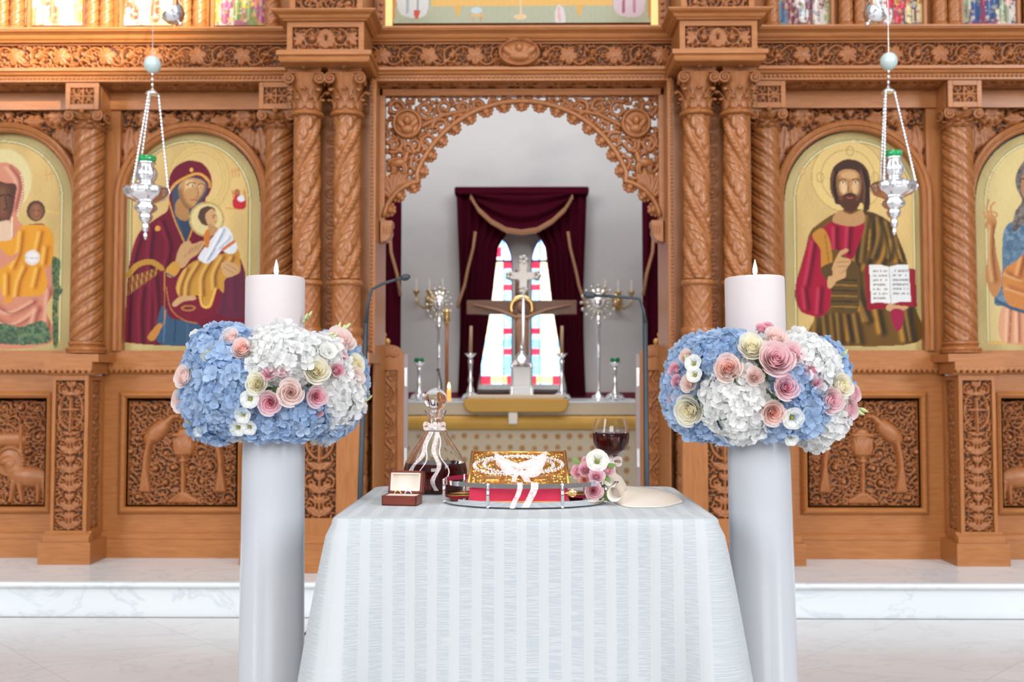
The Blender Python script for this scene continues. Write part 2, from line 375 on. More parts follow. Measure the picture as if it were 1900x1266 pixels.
# ---------------------------------------------------------------- painting tool (pigments on a flat panel)
def cat(pts, n=6, closed=True):
    P = [np.array(p,float) for p in pts]; m = len(P); out = []
    for i in range(m if closed else m-1):
        a,b,c_,d = P[i-1] if (closed or i) else P[0], P[i], P[(i+1)%m], P[(i+2)%m] if (closed or i+2<m) else P[-1]
        for k in range(n):
            t = k/n; out.append(.5*((2*b)+(-a+c_)*t+(2*a-5*b+4*c_-d)*t*t+(-a+3*b-3*c_+d)*t**3))
    if not closed: out.append(P[-1])
    return np.array(out)
class Canvas:
    def __init__(s, x0, x1, y0, y1, n=1.25, tf=None, bgc=(200,180,110)):
        s.x = np.arange(x0,x1+n*.5,n); s.y = np.arange(y0,y1+n*.5,n); s.X, s.Y = np.meshgrid(s.x,s.y); s.C = np.ones(s.X.shape+(3,))*np.array(bgc,float); s.tf = tf or (0,0,1); s.M = np.ones(s.X.shape,bool)
    def T(s, p): ox,oy,k = s.tf; p = np.array(p,float); return np.stack([ox+p[:,0]/k, oy+p[:,1]/k],1)
    def mask(s, pts, smooth=True):
        P = s.T(pts)
        if smooth: P = cat(P)
        m = np.zeros(s.X.shape,bool); x,y = s.X,s.Y; n = len(P)
        for i in range(n):
            x1,y1 = P[i]; x2,y2 = P[(i+1)%n]
            if y1 == y2: continue
            m ^= ((y1>y)!=(y2>y))&(x<(x2-x1)*(y-y1)/(y2-y1)+x1)
        return m
    def put(s, m, col, a=1.0):
        s.C[m] = s.C[m]*(1-a)+np.array(col,float)*a
    def fill(s, pts, col, smooth=True, a=1.0): m = s.mask(pts,smooth); s.put(m,col,a); return m
    def dist(s, pts, smooth=True):
        P = s.T(pts)
        if smooth and len(P)>2: P = cat(P,5,False)
        D = np.full(s.X.shape,1e9)
        for a,b in zip(P[:-1],P[1:]):
            d = b-a; L = max((d**2).sum(),1e-9); t = np.clip(((s.X-a[0])*d[0]+(s.Y-a[1])*d[1])/L,0,1); D = np.minimum(D, np.hypot(s.X-a[0]-t*d[0], s.Y-a[1]-t*d[1]))
        return D
    def line(s, pts, w, col, clip=None, a=1.0, smooth=True):
        D = s.dist(pts,smooth); m = D < w/s.tf[2]/2
        if clip is not None: m &= clip
        s.put(m,col,a); return m
    def soft(s, pts, w, col, clip=None, a=.6):
        D = s.dist(pts)/(w/s.tf[2]/2); A = a*np.exp(-D*D)
        if clip is not None: A = A*clip
        s.C = s.C*(1-A[...,None])+np.array(col,float)*A[...,None]
    def ell(s, cx, cy, rx, ry, col, ang=0, a=1.0, clip=None):
        ox,oy,k = s.tf; cx,cy = ox+cx/k, oy+cy/k; c,q = math.cos(ang),math.sin(ang); U = ((s.X-cx)*c+(s.Y-cy)*q)/(rx/k); V = (-(s.X-cx)*q+(s.Y-cy)*c)/(ry/k)
        m = U*U+V*V<1
        if clip is not None: m = m&clip
        s.put(m,col,a); return m
    def speck(s, m, cols, size, n, seed, a=.6):
        rng = random.Random(seed); j,i = np.nonzero(m)
        if len(j) == 0: return
        for _ in range(n):
            q = rng.randrange(len(j)); x,y = s.X[j[q],i[q]], s.Y[j[q],i[q]]; r = size*rng.uniform(.5,1.2)
            s.put((np.hypot((s.X-x)*rng.uniform(.6,1.4),s.Y-y)<r)&m, rng.choice(cols), a)
    def build(s, name, Y, parent=None, material=None, label=None, keep=None, **kw):
        g_ = s.C.mean(2,keepdims=True); s.C = (s.C*.97+g_*.03)*.88; tx = (np.sin(s.X*.9+np.sin(s.Y*.23)*3)*np.cos(s.Y*.7+np.sin(s.X*.31)*2))[...,None]; s.C = np.clip(s.C*(1+.025*tx),0,255)
        mb = MB(); H,W = s.X.shape; K = s.M if keep is None else keep
        idx = -np.ones((H,W),int); idx[K] = np.arange(K.sum()); c = s.C/255.; c = np.where(c<=.04045, c/12.92, ((c+.055)/1.055)**2.4)
        # pixel grid -> plane (affine through three surveyed corners)
        a0 = at(s.x[0],s.y[0],Y); a1 = at(s.x[-1],s.y[0],Y); a2 = at(s.x[0],s.y[-1],Y); u = (s.X-s.x[0])/(s.x[-1]-s.x[0]); v = (s.Y-s.y[0])/(s.y[-1]-s.y[0])
        xx = a0.x+u*(a1.x-a0.x); zz = a0.z+v*(a2.z-a0.z); mb.v = np.stack([xx[K],np.full(K.sum(),Y),zz[K]],1).tolist()
        cell = K[:-1,:-1]&K[1:,:-1]&K[:-1,1:]&K[1:,1:]; j,i = np.nonzero(cell)
        mb.f = list(map(tuple,np.stack([idx[j+1,i],idx[j+1,i+1],idx[j,i+1],idx[j,i]],1).tolist())); mb.c = c[K].astype(np.float32)
        return mb.build(name, material or ICON, parent, label=label, **kw)
# ================================================================ THE CARVED SCREEN
YU = 5.08; YW = 5.20; YP = 5.16; YC = 5.09; YS = 4.965; YB = 4.76; YK = 4.88
XC = -2.238; XC2 = -1.250; XB = (-1.062,-.864); BAY = -1.722; BAY2 = -2.712
ZSOF = az(150,4.97,350)          # underside of the entablature
Z0 = DZ
side_name = lambda: 'right' if MIRROR[0] else 'left'
def pick(l, r): return r if MIRROR[0] else l
zL0, zL1 = az(695,YP,300), az(672,YP,300)
zRail = az(655,YP,300)
def frame(mb, x0,x1,z0,z1, y, w, out):      # rectangular moulded frame, mitred
    pr = [(0,0),(.2,0),(.3,.6),(.55,1),(.75,.8),(1,.25),(1,0)]
    ring = []
    for u,h in pr:
        d = u*w; ring.append([(x0-d,z0-d),(x1+d,z0-d),(x1+d,z1+d),(x0-d,z1+d),y-h*out])
    vs = [];
    for r in ring:
        for k in range(4): vs.append((r[k][0],r[4],r[k][1]))
    mb.add(vs,[(i*4+k,i*4+(k+1)%4,(i+1)*4+(k+1)%4,(i+1)*4+k) for i in range(len(ring)-1) for k in range(4)])
def boards(mb, x0,x1,z0,z1, hx0,hx1,hz0,hz1, y0, y1):   # board with a rectangular opening
    mb.box(x0,hx0,y0,y1,z0,z1); mb.box(hx1,x1,y0,y1,z0,z1); mb.box(hx0,hx1,y0,y1,z0,hz0); mb.box(hx0,hx1,y0,y1,hz1,z1)
def base_mould(mb, x0,x1,y,h1=None):
    z1 = az(1000,YP,300); z2 = az(985,YP,300)
    mb.box(x0,x1,y-.03,y+.06,Z0,z1); mb.extr(mould(y+.02,z1,z2-z1,.045,'base'),x0,x1)
def parapet(x0,x1,fx0,fx1,figures,label,seed):
    t = thing('parapet_panel',label,'panel',((x0+x1)/2,YP,Z0),group='carved parapet panels')
    fz0, fz1 = az(937,YP,300), az(743,YP,300)
    b = MB(); boards(b,x0,x1,Z0,zL0,fx0,fx1,fz0,fz1,YP,YP+.04); b.build('board',WOODH,t)
    b = MB(); base_mould(b,x0,x1,YP); b.build('plinth',WOODH,t,bevel=.002)
    b = MB(); frame(b,fx0,fx1,fz0,fz1,YP,.047,.028); b.build('frame_moulding',WOODH,t)
    b = MB(); b.box(fx0-.01,fx1+.01,YP+.036,YP+.044,fz0-.01,fz1+.01); b.build('shade_backing',SHADEW,t)
    R = Relief(fx0,fx1,fz0,fz1,.0036); F = Relief(fx0,fx1,fz0,fz1,.0036)
    figures(F,(fx0+fx1)/2,(fz0+fz1)/2,fx1-fx0,fz1-fz0)
    field(R,.088,.024,seed,F.H<=0)
    b = MB(); R.finish(F.H<=0).emit(b,YP+.030); b.build('scroll_carving',CARVE,t,smooth=True)
    b = MB(); F.emit(b,YP+.024); b.build('carved_figures',CARVE,t,smooth=True)
def fig_peacock(F,xc,zc,w,h):
    # chalice on the centre line, two birds with long tails
    F.blob(xc,zc+h*.06,w*.105,h*.12,0,.034); F.stroke([(xc-w*.085,zc+h*.165),(xc+w*.085,zc+h*.165)],w*.02,w*.02,.030); F.blob(xc,zc+h*.19,w*.06,h*.04,0,.024)
    for k in range(-3,4): F.stroke([(xc+k*w*.022,zc-h*.02),(xc+k*w*.027,zc+h*.13)],.004,.004,.005,.031-.003*abs(k))
    F.stroke([(xc,zc-h*.04),(xc,zc-h*.42)],w*.024,w*.022,.026); F.blob(xc,zc-h*.08,w*.045,w*.025,0,.032)
    for k in range(6): F.stroke([(xc-w*(.03+.018*k),zc-h*(.40+.014*k)),(xc+w*(.03+.018*k),zc-h*(.40+.014*k))],.010,.010,.026-.002*k)
    for s in (-1,1):
        F.blob(xc+s*w*.25,zc+h*.19,w*.155,h*.082,s*-.78,.040)
        F.stroke([(xc+s*w*.17,zc+h*.27),(xc+s*w*.11,zc+h*.335),(xc+s*w*.07,zc+h*.35)],w*.040,w*.020,.028)
        F.blob(xc+s*w*.06,zc+h*.345,w*.032,w*.024,0,.03); F.stroke([(xc+s*w*.035,zc+h*.34),(xc+s*w*.015,zc+h*.31)],.007,.003,.018)
        F.stroke([(xc+s*w*.31,zc+h*.12),(xc+s*w*.345,zc-h*.05),(xc+s*w*.355,zc-h*.20)],w*.030,w*.034,.034)
        for k in (-1.3,-.45,.45,1.3): F.stroke([(xc+s*w*.352,zc-h*.10),(xc+s*w*(.352+.030*k),zc-h*.37)],w*.020,w*.017,.030)
        for k in (-2,-1,0,1,2): F.stroke([(xc+s*w*.24,zc+h*.22),(xc+s*w*(.29+.010*k),zc+h*(.15+.022*k))],.005,.003,.005,.035)
def fig_lamb(F,xc,zc,w,h):
    F.stroke([(xc-w*.2,zc+h*.12),(xc+w*.24,zc+h*.12)],w*.06,w*.06,.022); F.stroke([(xc+w*.26,zc+h*.24),(xc+w*.26,zc-h*.02)],w*.02,w*.02,.024)
    for a in np.linspace(0,6.28,30): F.disc(xc+w*.16+math.cos(a)*w*.13,zc-h*.09+math.sin(a)*w*.13,w*.02,.024)
    F.blob(xc+w*.16,zc-h*.09,w*.13,w*.13,0,.015); F.blob(xc+w*.13,zc-h*.085,w*.075,w*.05,.3,.036)
    F.stroke([(xc+w*.17,zc-h*.12),(xc+w*.22,zc-h*.22)],w*.07,w*.09,.034); F.blob(xc+w*.34,zc-h*.24,w*.20,h*.10,-.08,.038)
    for a,b in ((.20,.17),(.25,.28),(.44,.43),(.49,.50)): F.stroke([(xc+w*a,zc-h*.28),(xc+w*(a+b)/2,zc-h*.38),(xc+w*b,zc-h*.47)],w*.035,w*.02,.028)
def pedestal(x0,x1,yf,yb,label,fpx,side,seed,zt=None):
    """square pedestal: plinth, moulded base, carved field on the front and on the flank"""
    t = thing('column_pedestal',label,'pedestal',((x0+x1)/2,(yf+yb)/2,Z0),group='column pedestals')
    zt = zt or az(697,yf,130); z1 = az(1005,yf,130) if yf>4.9 else az(1008,yf,580); fx0,fx1,fz0,fz1 = fpx
    b = MB(); b.box(x0-.045,x1+.035,yf-.03,yb,Z0,z1); b.extr(mould(yf+.02,z1,.05,.045,'base'),x0-.025,x1+.025); b.build('plinth',WOODH,t,bevel=.002)
    b = MB(); boards(b,x0,x1,z1,zt,fx0,fx1,fz0,fz1,yf,yf+.03)
    sy0,sy1 = yf+.05, yb-.035
    b.box(x0,x0+.01,yf+.03,yb,z1,zt); b.box(x1-.03,x1,yf+.03,sy0,z1,zt); b.box(x1-.03,x1,sy1,yb,z1,zt); b.box(x1-.03,x1,sy0,sy1,z1,fz0); b.box(x1-.03,x1,sy0,sy1,fz1,zt)
    b.build('body',WOOD,t)
    b = MB(); b.box(x0+.01,x1-.028,yf+.027,yf+.034,fz0-.02,fz1+.02); b.box(x1-.034,x1-.028,yf+.034,yb,fz0-.02,fz1+.02); b.build('shade_backing',SHADEW,t)
    R = candelabra(Relief(fx0,fx1,fz0,fz1,.0034),.022,seed,True); b = MB(); R.emit(b,yf+.024); b.build('scroll_carving',CARVE,t,smooth=True)
    if side and sy1-sy0>.03:
        R = candelabra(Relief(sy0,sy1,fz0,fz1,.004),.018,seed+5); b = MB(); R.emit(b,x1-.022,plane='yz'); b.build('flank_carving',CARVE,t,smooth=True)
def ledge(mb, x0,x1,y,h0,h1,m0=0,m1=0):
    mb.extr(mould(y+.05,h0,(h1-h0)*.62,.085,'cap'),x0,x1,m0,m1); z = h0+(h1-h0)*.62; n = int((x1-x0)/.028)
    for i in range(n):          # egg-shaped beads along the moulding
        c = x0+(i+.5)*(x1-x0)/n; mb.sphere((c,y-.030,h0+(h1-h0)*.38),.013,6,5,(1.0,.7,1.05*(h1-h0)/.055))
    mb.box(x0,x1,y-.035,y+.08,z,h1)
# ---- columns
def rope(phase, w): return np.exp(-(np.mod(phase,1)-.5)**2/(w*w))
def shaft_small(mb, x, y, z0, z1, r, dirn, starts=4, pitch=.30, seg=56, nz=150):
    th = np.linspace(0,2*np.pi,seg,endpoint=False); zz = np.linspace(z0,z1,nz); T,Zg = np.meshgrid(th,zz)
    ph = starts*T/(2*np.pi)+dirn*(Zg-z0)/pitch*starts
    f = np.mod(ph,1)
    rr = r*(1.02-.24*np.exp(-((f-.5)/.07)**2)-.22*np.exp(-((f-.78)/.05)**2)+.04*np.exp(-((f-.64)/.05)**2)*(1+.8*np.sin(60*Zg/.1)))
    u = (Zg-z0)/(z1-z0); rr = rr*(1.04-.08*u)
    n0 = len(mb.v); mb.v.extend(np.stack([x+rr*np.cos(T),y+rr*np.sin(T),Zg],-1).reshape(-1,3).tolist())
    mb.f.extend([(n0+i*seg+k,n0+i*seg+(k+1)%seg,n0+(i+1)*seg+(k+1)%seg,n0+(i+1)*seg+k) for i in range(nz-1) for k in range(seg)])
def shaft_big(mb, x, y, z0, z1, r, dirn, seg=110, nz=380, pitch=.62):
    th = np.linspace(0,2*np.pi,seg,endpoint=False); zz = np.linspace(z0,z1,nz); T,Zg = np.meshgrid(th,zz)
    ph = 2*T/(2*np.pi)+dirn*(Zg-z0)/pitch*2; f = np.mod(ph,1); along = (Zg-z0)/.055
    band = np.exp(-((f-.5)/.10)**4)
    edge = np.exp(-((f-.385)/.028)**2)+np.exp(-((f-.615)/.028)**2)
    beads = np.exp(-((f-.5)/.04)**2)*(.5+.5*np.cos(2*np.pi*along*2.4))
    g = np.minimum(f,1-f)/.36                       # 0 at the middle of the leafy field
    g = np.abs(np.mod(f+.5,1)-.5)/.34               # 0 on the midrib of the leafy field
    saw = .62+.24*np.abs(np.cos(np.pi*along*1.15+1.2*g))**.8
    leafy = 1/(1+np.exp((g-saw)/.05)); rib = np.exp(-(g/.07)**2); vein = np.clip(np.cos(2*np.pi*(along*1.15+.9*g)),0,1)**3*(g>.12)*leafy
    rr = r*(.74+.24*band+.05*edge+.07*beads-.05*np.exp(-((f-.5)/.07)**2)*band+.20*leafy*(1-.25*g)-.06*rib-.05*vein)
    rr = rr*(1.03-.06*(Zg-z0)/(z1-z0))
    n0 = len(mb.v); mb.v.extend(np.stack([x+rr*np.cos(T),y+rr*np.sin(T),Zg],-1).reshape(-1,3).tolist())
    mb.f.extend([(n0+i*seg+k,n0+i*seg+(k+1)%seg,n0+(i+1)*seg+(k+1)%seg,n0+(i+1)*seg+k) for i in range(nz-1) for k in range(seg)])
def drum_lattice(mb, x, y, z0, z1, r, seg=84, nz=46):
    th = np.linspace(0,2*np.pi,seg,endpoint=False); zz = np.linspace(z0,z1,nz); T,Zg = np.meshgrid(th,zz)
    a = 7*T/(2*np.pi); b = (Zg-z0)/(z1-z0)*2
    d1 = np.abs(np.mod(a+b,1)-.5); d2 = np.abs(np.mod(a-b,1)-.5); rr = r*(.95+.055*np.exp(-((.5-d1)/.07)**2)+.055*np.exp(-((.5-d2)/.07)**2)+.04*np.exp(-(d1**2+d2**2)/.02))
    n0 = len(mb.v); mb.v.extend(np.stack([x+rr*np.cos(T),y+rr*np.sin(T),Zg],-1).reshape(-1,3).tolist())
    mb.f.extend([(n0+i*seg+k,n0+i*seg+(k+1)%seg,n0+(i+1)*seg+(k+1)%seg,n0+(i+1)*seg+k) for i in range(nz-1) for k in range(seg)])
def acanthus(mb, cx, cy, z, a, h, w, r, curl):
    """one curled leaf hugging the bell of a capital"""
    n, m = 7, 5; vs = []
    for i in range(n+1):
        u = i/n; rad = r*(1+.12*u)+curl*max(0,u-.55)**1.4*3.2; zz = z+h*(u if u<.85 else .85-(u-.85)*.6); ww = w*(.85+.35*math.sin(u*3.1))*(1-.75*max(0,u-.7)/.3)*(1+.18*math.cos(i*3.1))
        for j in range(-m//2+1,m//2+1):
            q = a+ww*j/(m/2)/r*.5; rr = rad-.10*r*abs(j)/2*u; vs.append((cx+rr*math.cos(q),cy+rr*math.sin(q),zz-.1*h*abs(j)/2*u))
    mm = len(range(-m//2+1,m//2+1)); mb.add(vs,[(i*mm+j,i*mm+j+1,(i+1)*mm+j+1,(i+1)*mm+j) for i in range(n) for j in range(mm-1)])
def capital(x,y,z0,z1,r,t,volutes=True,top=None):
    h = z1-z0
    b = MB(); b.lathe([(r*1.02,0),(r*1.16,h*.02),(r*1.2,h*.05),(r*1.12,h*.085),(r*.94,h*.10),(r*.9,h*.2),(r*.94,h*.5),(r*1.25,h*.74),(r*1.3,h*.8),(r*.9,h*.82)],(x,y,z0),32)
    b.build('bell',SHAFT,t,smooth='auto')
    b = MB()
    for k in range(8): acanthus(b,x,y,z0+h*.10,2*math.pi*(k+.5)/8,h*.28,r*.62,r*.97,r*.34)
    for k in range(8): acanthus(b,x,y,z0+h*.14,2*math.pi*k/8,h*.46,r*.62,r*.95,r*.5)
    b.build('acanthus_leaves',CARVE,t,smooth=True,solid=.004)
    if volutes:
        b = MB()
        for sx in (-1,1):
            for face in (-1,):
                P = []; c = (x+sx*r*1.02, y+face*r*1.12, z0+h*.70)
                for i in range(26):
                    u = i/25; a = math.pi/2-sx*u*3.6*math.pi*.5*2; q = r*.40*(1-.82*u); P.append((c[0]+q*math.cos(a)*1, c[1]-.01*u, c[2]+q*math.sin(a)))
                b.tube([(x, y+face*r*1.1, z0+h*.70+r*.40)]+P, [r*.10]*4+[r*.10]*(len(P)-3), 6)
                b.sphere((c[0],c[1]-.012,c[2]),r*.12,8,6)
            P = []; c = (x+sx*r*1.25, y-r*.2, z0+h*.70)
            for i in range(22):
                u = i/21; a = math.pi/2+u*6; q = r*.36*(1-.8*u); P.append((c[0],c[1]+q*math.cos(a),c[2]+q*math.sin(a)))
            b.tube(P,r*.10,6)
        b.build('volutes',CARVE,t,smooth=True)
    b = MB(); w = r*1.45; q = .18; n = 6
    out = []
    for k in range(4):
        a0 = math.pi/4+k*math.pi/2; p0 = Vector((math.cos(a0),math.sin(a0)))*w*1.22; a1 = a0+math.pi/2; p1 = Vector((math.cos(a1),math.sin(a1)))*w*1.22
        for i in range(n):
            u = i/n; p = p0.lerp(p1,u); p *= 1-q*math.sin(u*math.pi)*.8; out.append(p)
    for zz0,zz1,sc_ in ((h*.84,h*.90,.93),(h*.90,h*1.0,1.0)):
        m = len(out); vs = [(x+p.x*sc_,y+p.y*sc_,z0+zz0) for p in out]+[(x+p.x*sc_,y+p.y*sc_,z0+zz1) for p in out]
        b.add(vs,[tuple(range(m))[::-1],tuple(range(m,2*m))]+[(i,(i+1)%m,m+(i+1)%m,m+i) for i in range(m)])
    b.sphere((x,y-w*.98,z0+h*.92),r*.2,8,6); b.build('abacus',SHAFT,t,bevel=.001)
def col_base(x,y,z0,z1,r,t):
    h = z1-z0; b = MB(); b.lathe([(r*1.30,0),(r*1.30,h*.18),(r*1.36,h*.30),(r*1.30,h*.42),(r*1.14,h*.48),(r*1.08,h*.58),(r*1.14,h*.66),(r*1.20,h*.76),(r*1.14,h*.88),(r*1.0,h*.92),(r*1.0,h)],(x,y,z0),40)
    b.build('base',SHAFT,t,smooth='auto')
def small_column(x,label,dirn):
    zb = az(655,YC-.08,165); t = thing('twisted_column',label,'column',(x,YC,zb),group='slim twisted columns'); r = .073
    z1 = az(632,YC-.07,165); z2 = az(238,YC-.07,165); z3 = az(206,YC-.07,165)
    col_base(x,YC,zb,z1,r,t)
    b = MB(); shaft_small(b,x,YC,z1,z2,r,dirn); b.build('shaft',SHAFT,t,smooth=True)
    capital(x,YC,z2,z3,r*.95,t,True)
    bw_ = .085; zt = ZSOF; y0 = YC-.10; b = MB(); fz0, fz1 = z3+.028, zt-.028
    boards(b,x-bw_,x+bw_,z3,zt,x-bw_+.024,x+bw_-.024,fz0,fz1,y0,y0+.02); b.box(x-bw_,x+bw_,y0+.034,YW,z3,zt); b.build('impost_block',WOODH,t,bevel=.002)
    b = MB(); b.box(x-bw_+.002,x+bw_-.002,y0+.02,y0+.034,z3+.002,zt-.002); b.build('shade_backing',SHADEW,t)
    R = Relief(x-bw_+.024,x+bw_-.024,fz0,fz1,.0034); w = .122; zc = (fz0+fz1)/2; R.stroke([(x,fz0),(x,fz1)],.006,.006,.014); R.stroke([(x-w/2,zc),(x+w/2,zc)],.006,.006,.014)
    for sx in (-1,1):
        for sz in (-1,1): R.spiral(x+sx*w*.27,zc+sz*w*.25,w*.2,0,sx*sz,1.2,.005,.012,False)
    R.fill(.02,.011,random.Random(4),300); b = MB(); R.emit(b,y0+.016); b.build('block_carving',CARVE,t,smooth=True)
def big_column(x,label,dirn,seed):
    zb = az(655,YK-.06,600); r = .071; t = thing('spiral_column',label,'column',(x,YK,zb),group='stout spiral columns beside the opening')
    z1 = az(602,YK-.07,600); z2 = az(528,YK-.07,600); z3 = az(516,YK-.07,600); z4 = az(212,YK-.07,600); z5 = az(118,YK-.07,600)
    col_base(x,YK,zb,z1,r,t)
    b = MB(); drum_lattice(b,x,YK,z1,z2,r*1.0); b.build('lattice_drum',CARVE,t,smooth=True)
    b = MB(); b.lathe([(r*.98,0),(r*1.12,.004),(r*1.17,.014),(r*1.12,.025),(r*.98,.03)],(x,YK,z2-.003),36); b.build('ring',SHAFT,t,smooth=True)
    b = MB(); shaft_big(b,x,YK,z3,z4,r,dirn); b.build('shaft',SHAFT,t,smooth=True)
    capital(x,YK,z4,z5,r,t)
def arch_pts(cx,cz,r,zb,n=40):
    return [(cx-r,zb)]+[(cx-r*math.cos(a),cz+r*math.sin(a)) for a in np.linspace(0,math.pi,n)]+[(cx+r,zb)]
def arch_ring(mb, cx, cz, zb, prof, n=40):      # prof: (radius, y)
    m = 0; vs = []; rows = None
    for r,y in prof: P = arch_pts(cx,cz,r,zb,n); rows = len(P); vs += [(p[0],y,p[1]) for p in P]
    mb.add(vs,[(i*rows+k,i*rows+k+1,(i+1)*rows+k+1,(i+1)*rows+k) for i in range(len(prof)-1) for k in range(rows-1)])
def icon_bay(xc,x0,x1,label,seed):
    """the joinery around one icon: stiles, spandrel carving, moulded arch"""
    cz = az(373,YW,355); r = .36; zb = zRail; zt = ZSOF; t = thing('icon_bay',label,'niche',(xc,YW,zb),group='arched icon niches')
    y0 = YW-.045; sx0,sx1 = xc-.384, xc+.384; sz1 = az(180,y0,350)
    b = MB(); b.box(x0,sx0,y0,YW+.03,zb,zt); b.box(sx1,x1,y0,YW+.03,zb,zt); b.box(sx0,sx1,y0,YW+.03,sz1,zt); b.box(sx0,sx1,y0,YW+.03,zb-.001,zb+.012)
    b.build('frame_boards',WOOD,t,bevel=.0015)
    b = MB(); b.box(x0+.002,x1-.002,y0-.018,y0,zt-.10,zt); b.extr(mould(y0,sz1,.02,.02),sx0,sx1); b.build('head_rail',WOODH,t)
    b = MB(); b.box(sx0,sx1,YW+.004,YW+.028,cz,sz1); b.build('shade_backing',SHADEW,t)
    R = Relief(sx0,sx1,cz-.02,sz1,.0038); D = np.hypot(R.X-xc,R.Z-cz); ok = (D>.408)
    for sx in (-1,1):
        R.rosette(xc+sx*.255,sz1-.095,.062,8,.03); 
        for a in np.linspace(0,6.28,26): R.disc(xc+sx*.255+.062*math.cos(a),sz1-.095+.062*math.sin(a),.008,.024)
        R.spiral(xc+sx*.15,sz1-.05,.045,0,sx,1.3,.007,.02); R.spiral(xc+sx*.05,sz1-.045,.04,2,-sx,1.3,.007,.02)
        R.leaf(xc+sx*.31,sz1-.17,-math.pi/2-sx*.2,.12,.028,3); R.leaf(xc+sx*.345,sz1-.15,-math.pi/2+sx*.1,.16,.026,3); R.leaf(xc+sx*.30,sz1-.16,-math.pi/2-sx*.75,.10,.026,3); R.leaf(xc+sx*.36,sz1-.28,-math.pi/2,.1,.022,2)
        R.leaf(xc+sx*.19,sz1-.12,math.pi if sx>0 else 0,.11,.024,3); R.spiral(xc+sx*.345,sz1-.04,.032,1,sx,1.2,.006,.02,False)
    R.leaf(xc,sz1-.11,math.pi/2,.09,.026,3)
    R.fill(.030,.018,random.Random(seed),2600,ok); R.finish(ok&((R.Z>cz)|(np.abs(R.X-xc)>.365)))
    b = MB(); R.emit(b,YW-.004); b.build('spandrel_carving',CARVE,t,smooth=True)
    b = MB(); pr = [(r-.001,YW+.01),(r-.001,y0-.004),(r+.008,y0-.012),(r+.018,y0-.008),(r+.022,y0-.016),(r+.036,y0-.022),(r+.046,y0-.016),(r+.05,y0-.004),(r+.05,YW)]
    arch_ring(b,xc,cz,zb+.01,pr,48); b.build('arch_moulding',SHAFT,t,smooth='auto')
    return t
for m in (False,True):
    MIRROR[0] = m; S = side_name()
    # lower storey
    f0,f1 = ax(238,YP,840), ax(438,YP,840)
    parapet(XC+.055,XC2-.10,f0,f1,fig_peacock,f'carved oak parapet panel with two peacocks and a chalice, {S} of the table',11)
    g1 = ax(83,YP,840); parapet(g1-.62,XC-.095,g1-.55,g1,fig_lamb,f'carved oak parapet panel with a haloed lamb at the far {S} edge',12)
    px0,px1 = ax(95,YS,850), ax(162,YS,850)
    pedestal(px0,px1,YS,YP,f'slender pedestal carved with a small cross, under the outer {S} twisted column',(ax(101,YS,850),ax(155,YS,850),az(985,YS,130),az(706,YS,130)),True,21)
    pedestal(XC2-.10,XC2+.08,YS,YP,f'narrow pedestal half hidden behind the {S} candle and flowers',(XC2-.075,XC2+.055,az(985,YS,130),az(706,YS,130)),False,22)
    pedestal(-1.16,-.765,YB,YP,f'broad carved pedestal under the paired columns on the {S} of the opening',(-1.05,-.885,az(962,YB,590),az(745,YB,590)),True,23,zt=az(697,YB,590))
    t = thing('ledge',f'long oak ledge with beaded moulding above the {S} parapet','ledge',(-2.2,YP,zL0))
    b = MB(); ledge(b,-3.45,px0-.03,YP,zL0,zL1); ledge(b,px1+.03,XC2-.13,YP,zL0,zL1); b.box(-3.45,-1.17,YP-.01,YW+.02,zL1,zRail); b.box(-3.45,-1.17,YP+.04,YW+.05,zL0,zL1); b.build('moulding',WOODH,t)
    b = MB(); ledge(b,px0-.03,px1+.03,YS,zL0-.006,zL1-.004); b.box(px0-.06,px1+.06,YS-.03,YP,zL1-.004,zRail-.012); b.box(px0-.028,px1+.028,YS+.012,YP+.038,zL0+.001,zL1-.002); b.build('pedestal_cap',WOODH,t)
    b = MB(); ledge(b,XC2-.13,XC2+.08,YS,zL0-.006,zL1-.004); b.box(XC2-.15,XC2+.08,YS-.03,YP,zL1-.004,zRail-.012); b.build('pedestal_cap',WOODH,t)
    zb1 = az(655,YK-.06,600); b = MB(); ledge(b,-1.19,-.735,YB,zL0-.006,zL1-.01); b.box(-1.20,-.725,YB-.035,YP,zL1-.012,zb1); b.build('pedestal_cap',WOODH,t)
    # upper storey
    icon_bay(BAY,XC+.03,XC2-.02,f'arched oak niche with leafy spandrels around the icon {S} of the opening',31)
    icon_bay(BAY2,-3.3,XC-.03,f'arched oak niche with leafy spandrels at the far {S} edge',32)
    small_column(XC,f'slim twisted oak column between the two {S} icons',pick(1,-1)*-1 if not m else 1*-1)
    small_column(XC2,f'slim twisted oak column squeezed beside the stout pair on the {S}',-1)
    big_column(XB[0],f'stout spiral oak column, outer one of the pair {S} of the opening',-1,1)
    big_column(XB[1],f'stout spiral oak column, inner one of the pair {S} of the opening',-1,2)
    # back of the paired columns and door jamb
    t = thing('pier',f'flat oak pier behind the paired columns, {S} side of the opening','pier',(-.95,4.98,zb1))
    b = MB(); b.box(-1.16,-.765,5.01,YW+.05,zb1,ZSOF); b.build('pier_board',WOOD,t)
    R = Relief(-1.005,-.925,zb1+.02,ZSOF-.05,.0042); n = int((R.z1-R.z0)/.066)
    for i in range(n):
        zc = R.z0+(i+.5)*(R.z1-R.z0)/n
        for a in np.linspace(0,6.28,22): R.disc(-.965+.024*math.cos(a),zc+.024*math.sin(a),.006,.010)
        if i%2: R.rosette(-.965,zc,.015,4,.009)
        else: R.stroke([(-.98,zc),(-.95,zc)],.005,.005,.008); R.stroke([(-.965,zc-.015),(-.965,zc+.015)],.005,.005,.008)
    b = MB(); R.emit(b,5.011); b.build('ring_carving',CARVE,t,smooth=True)
    t = thing('door_jamb',f'tall oak jamb with beaded edge on the {S} of the opening','door jamb',(-.745,5.1,Z0))
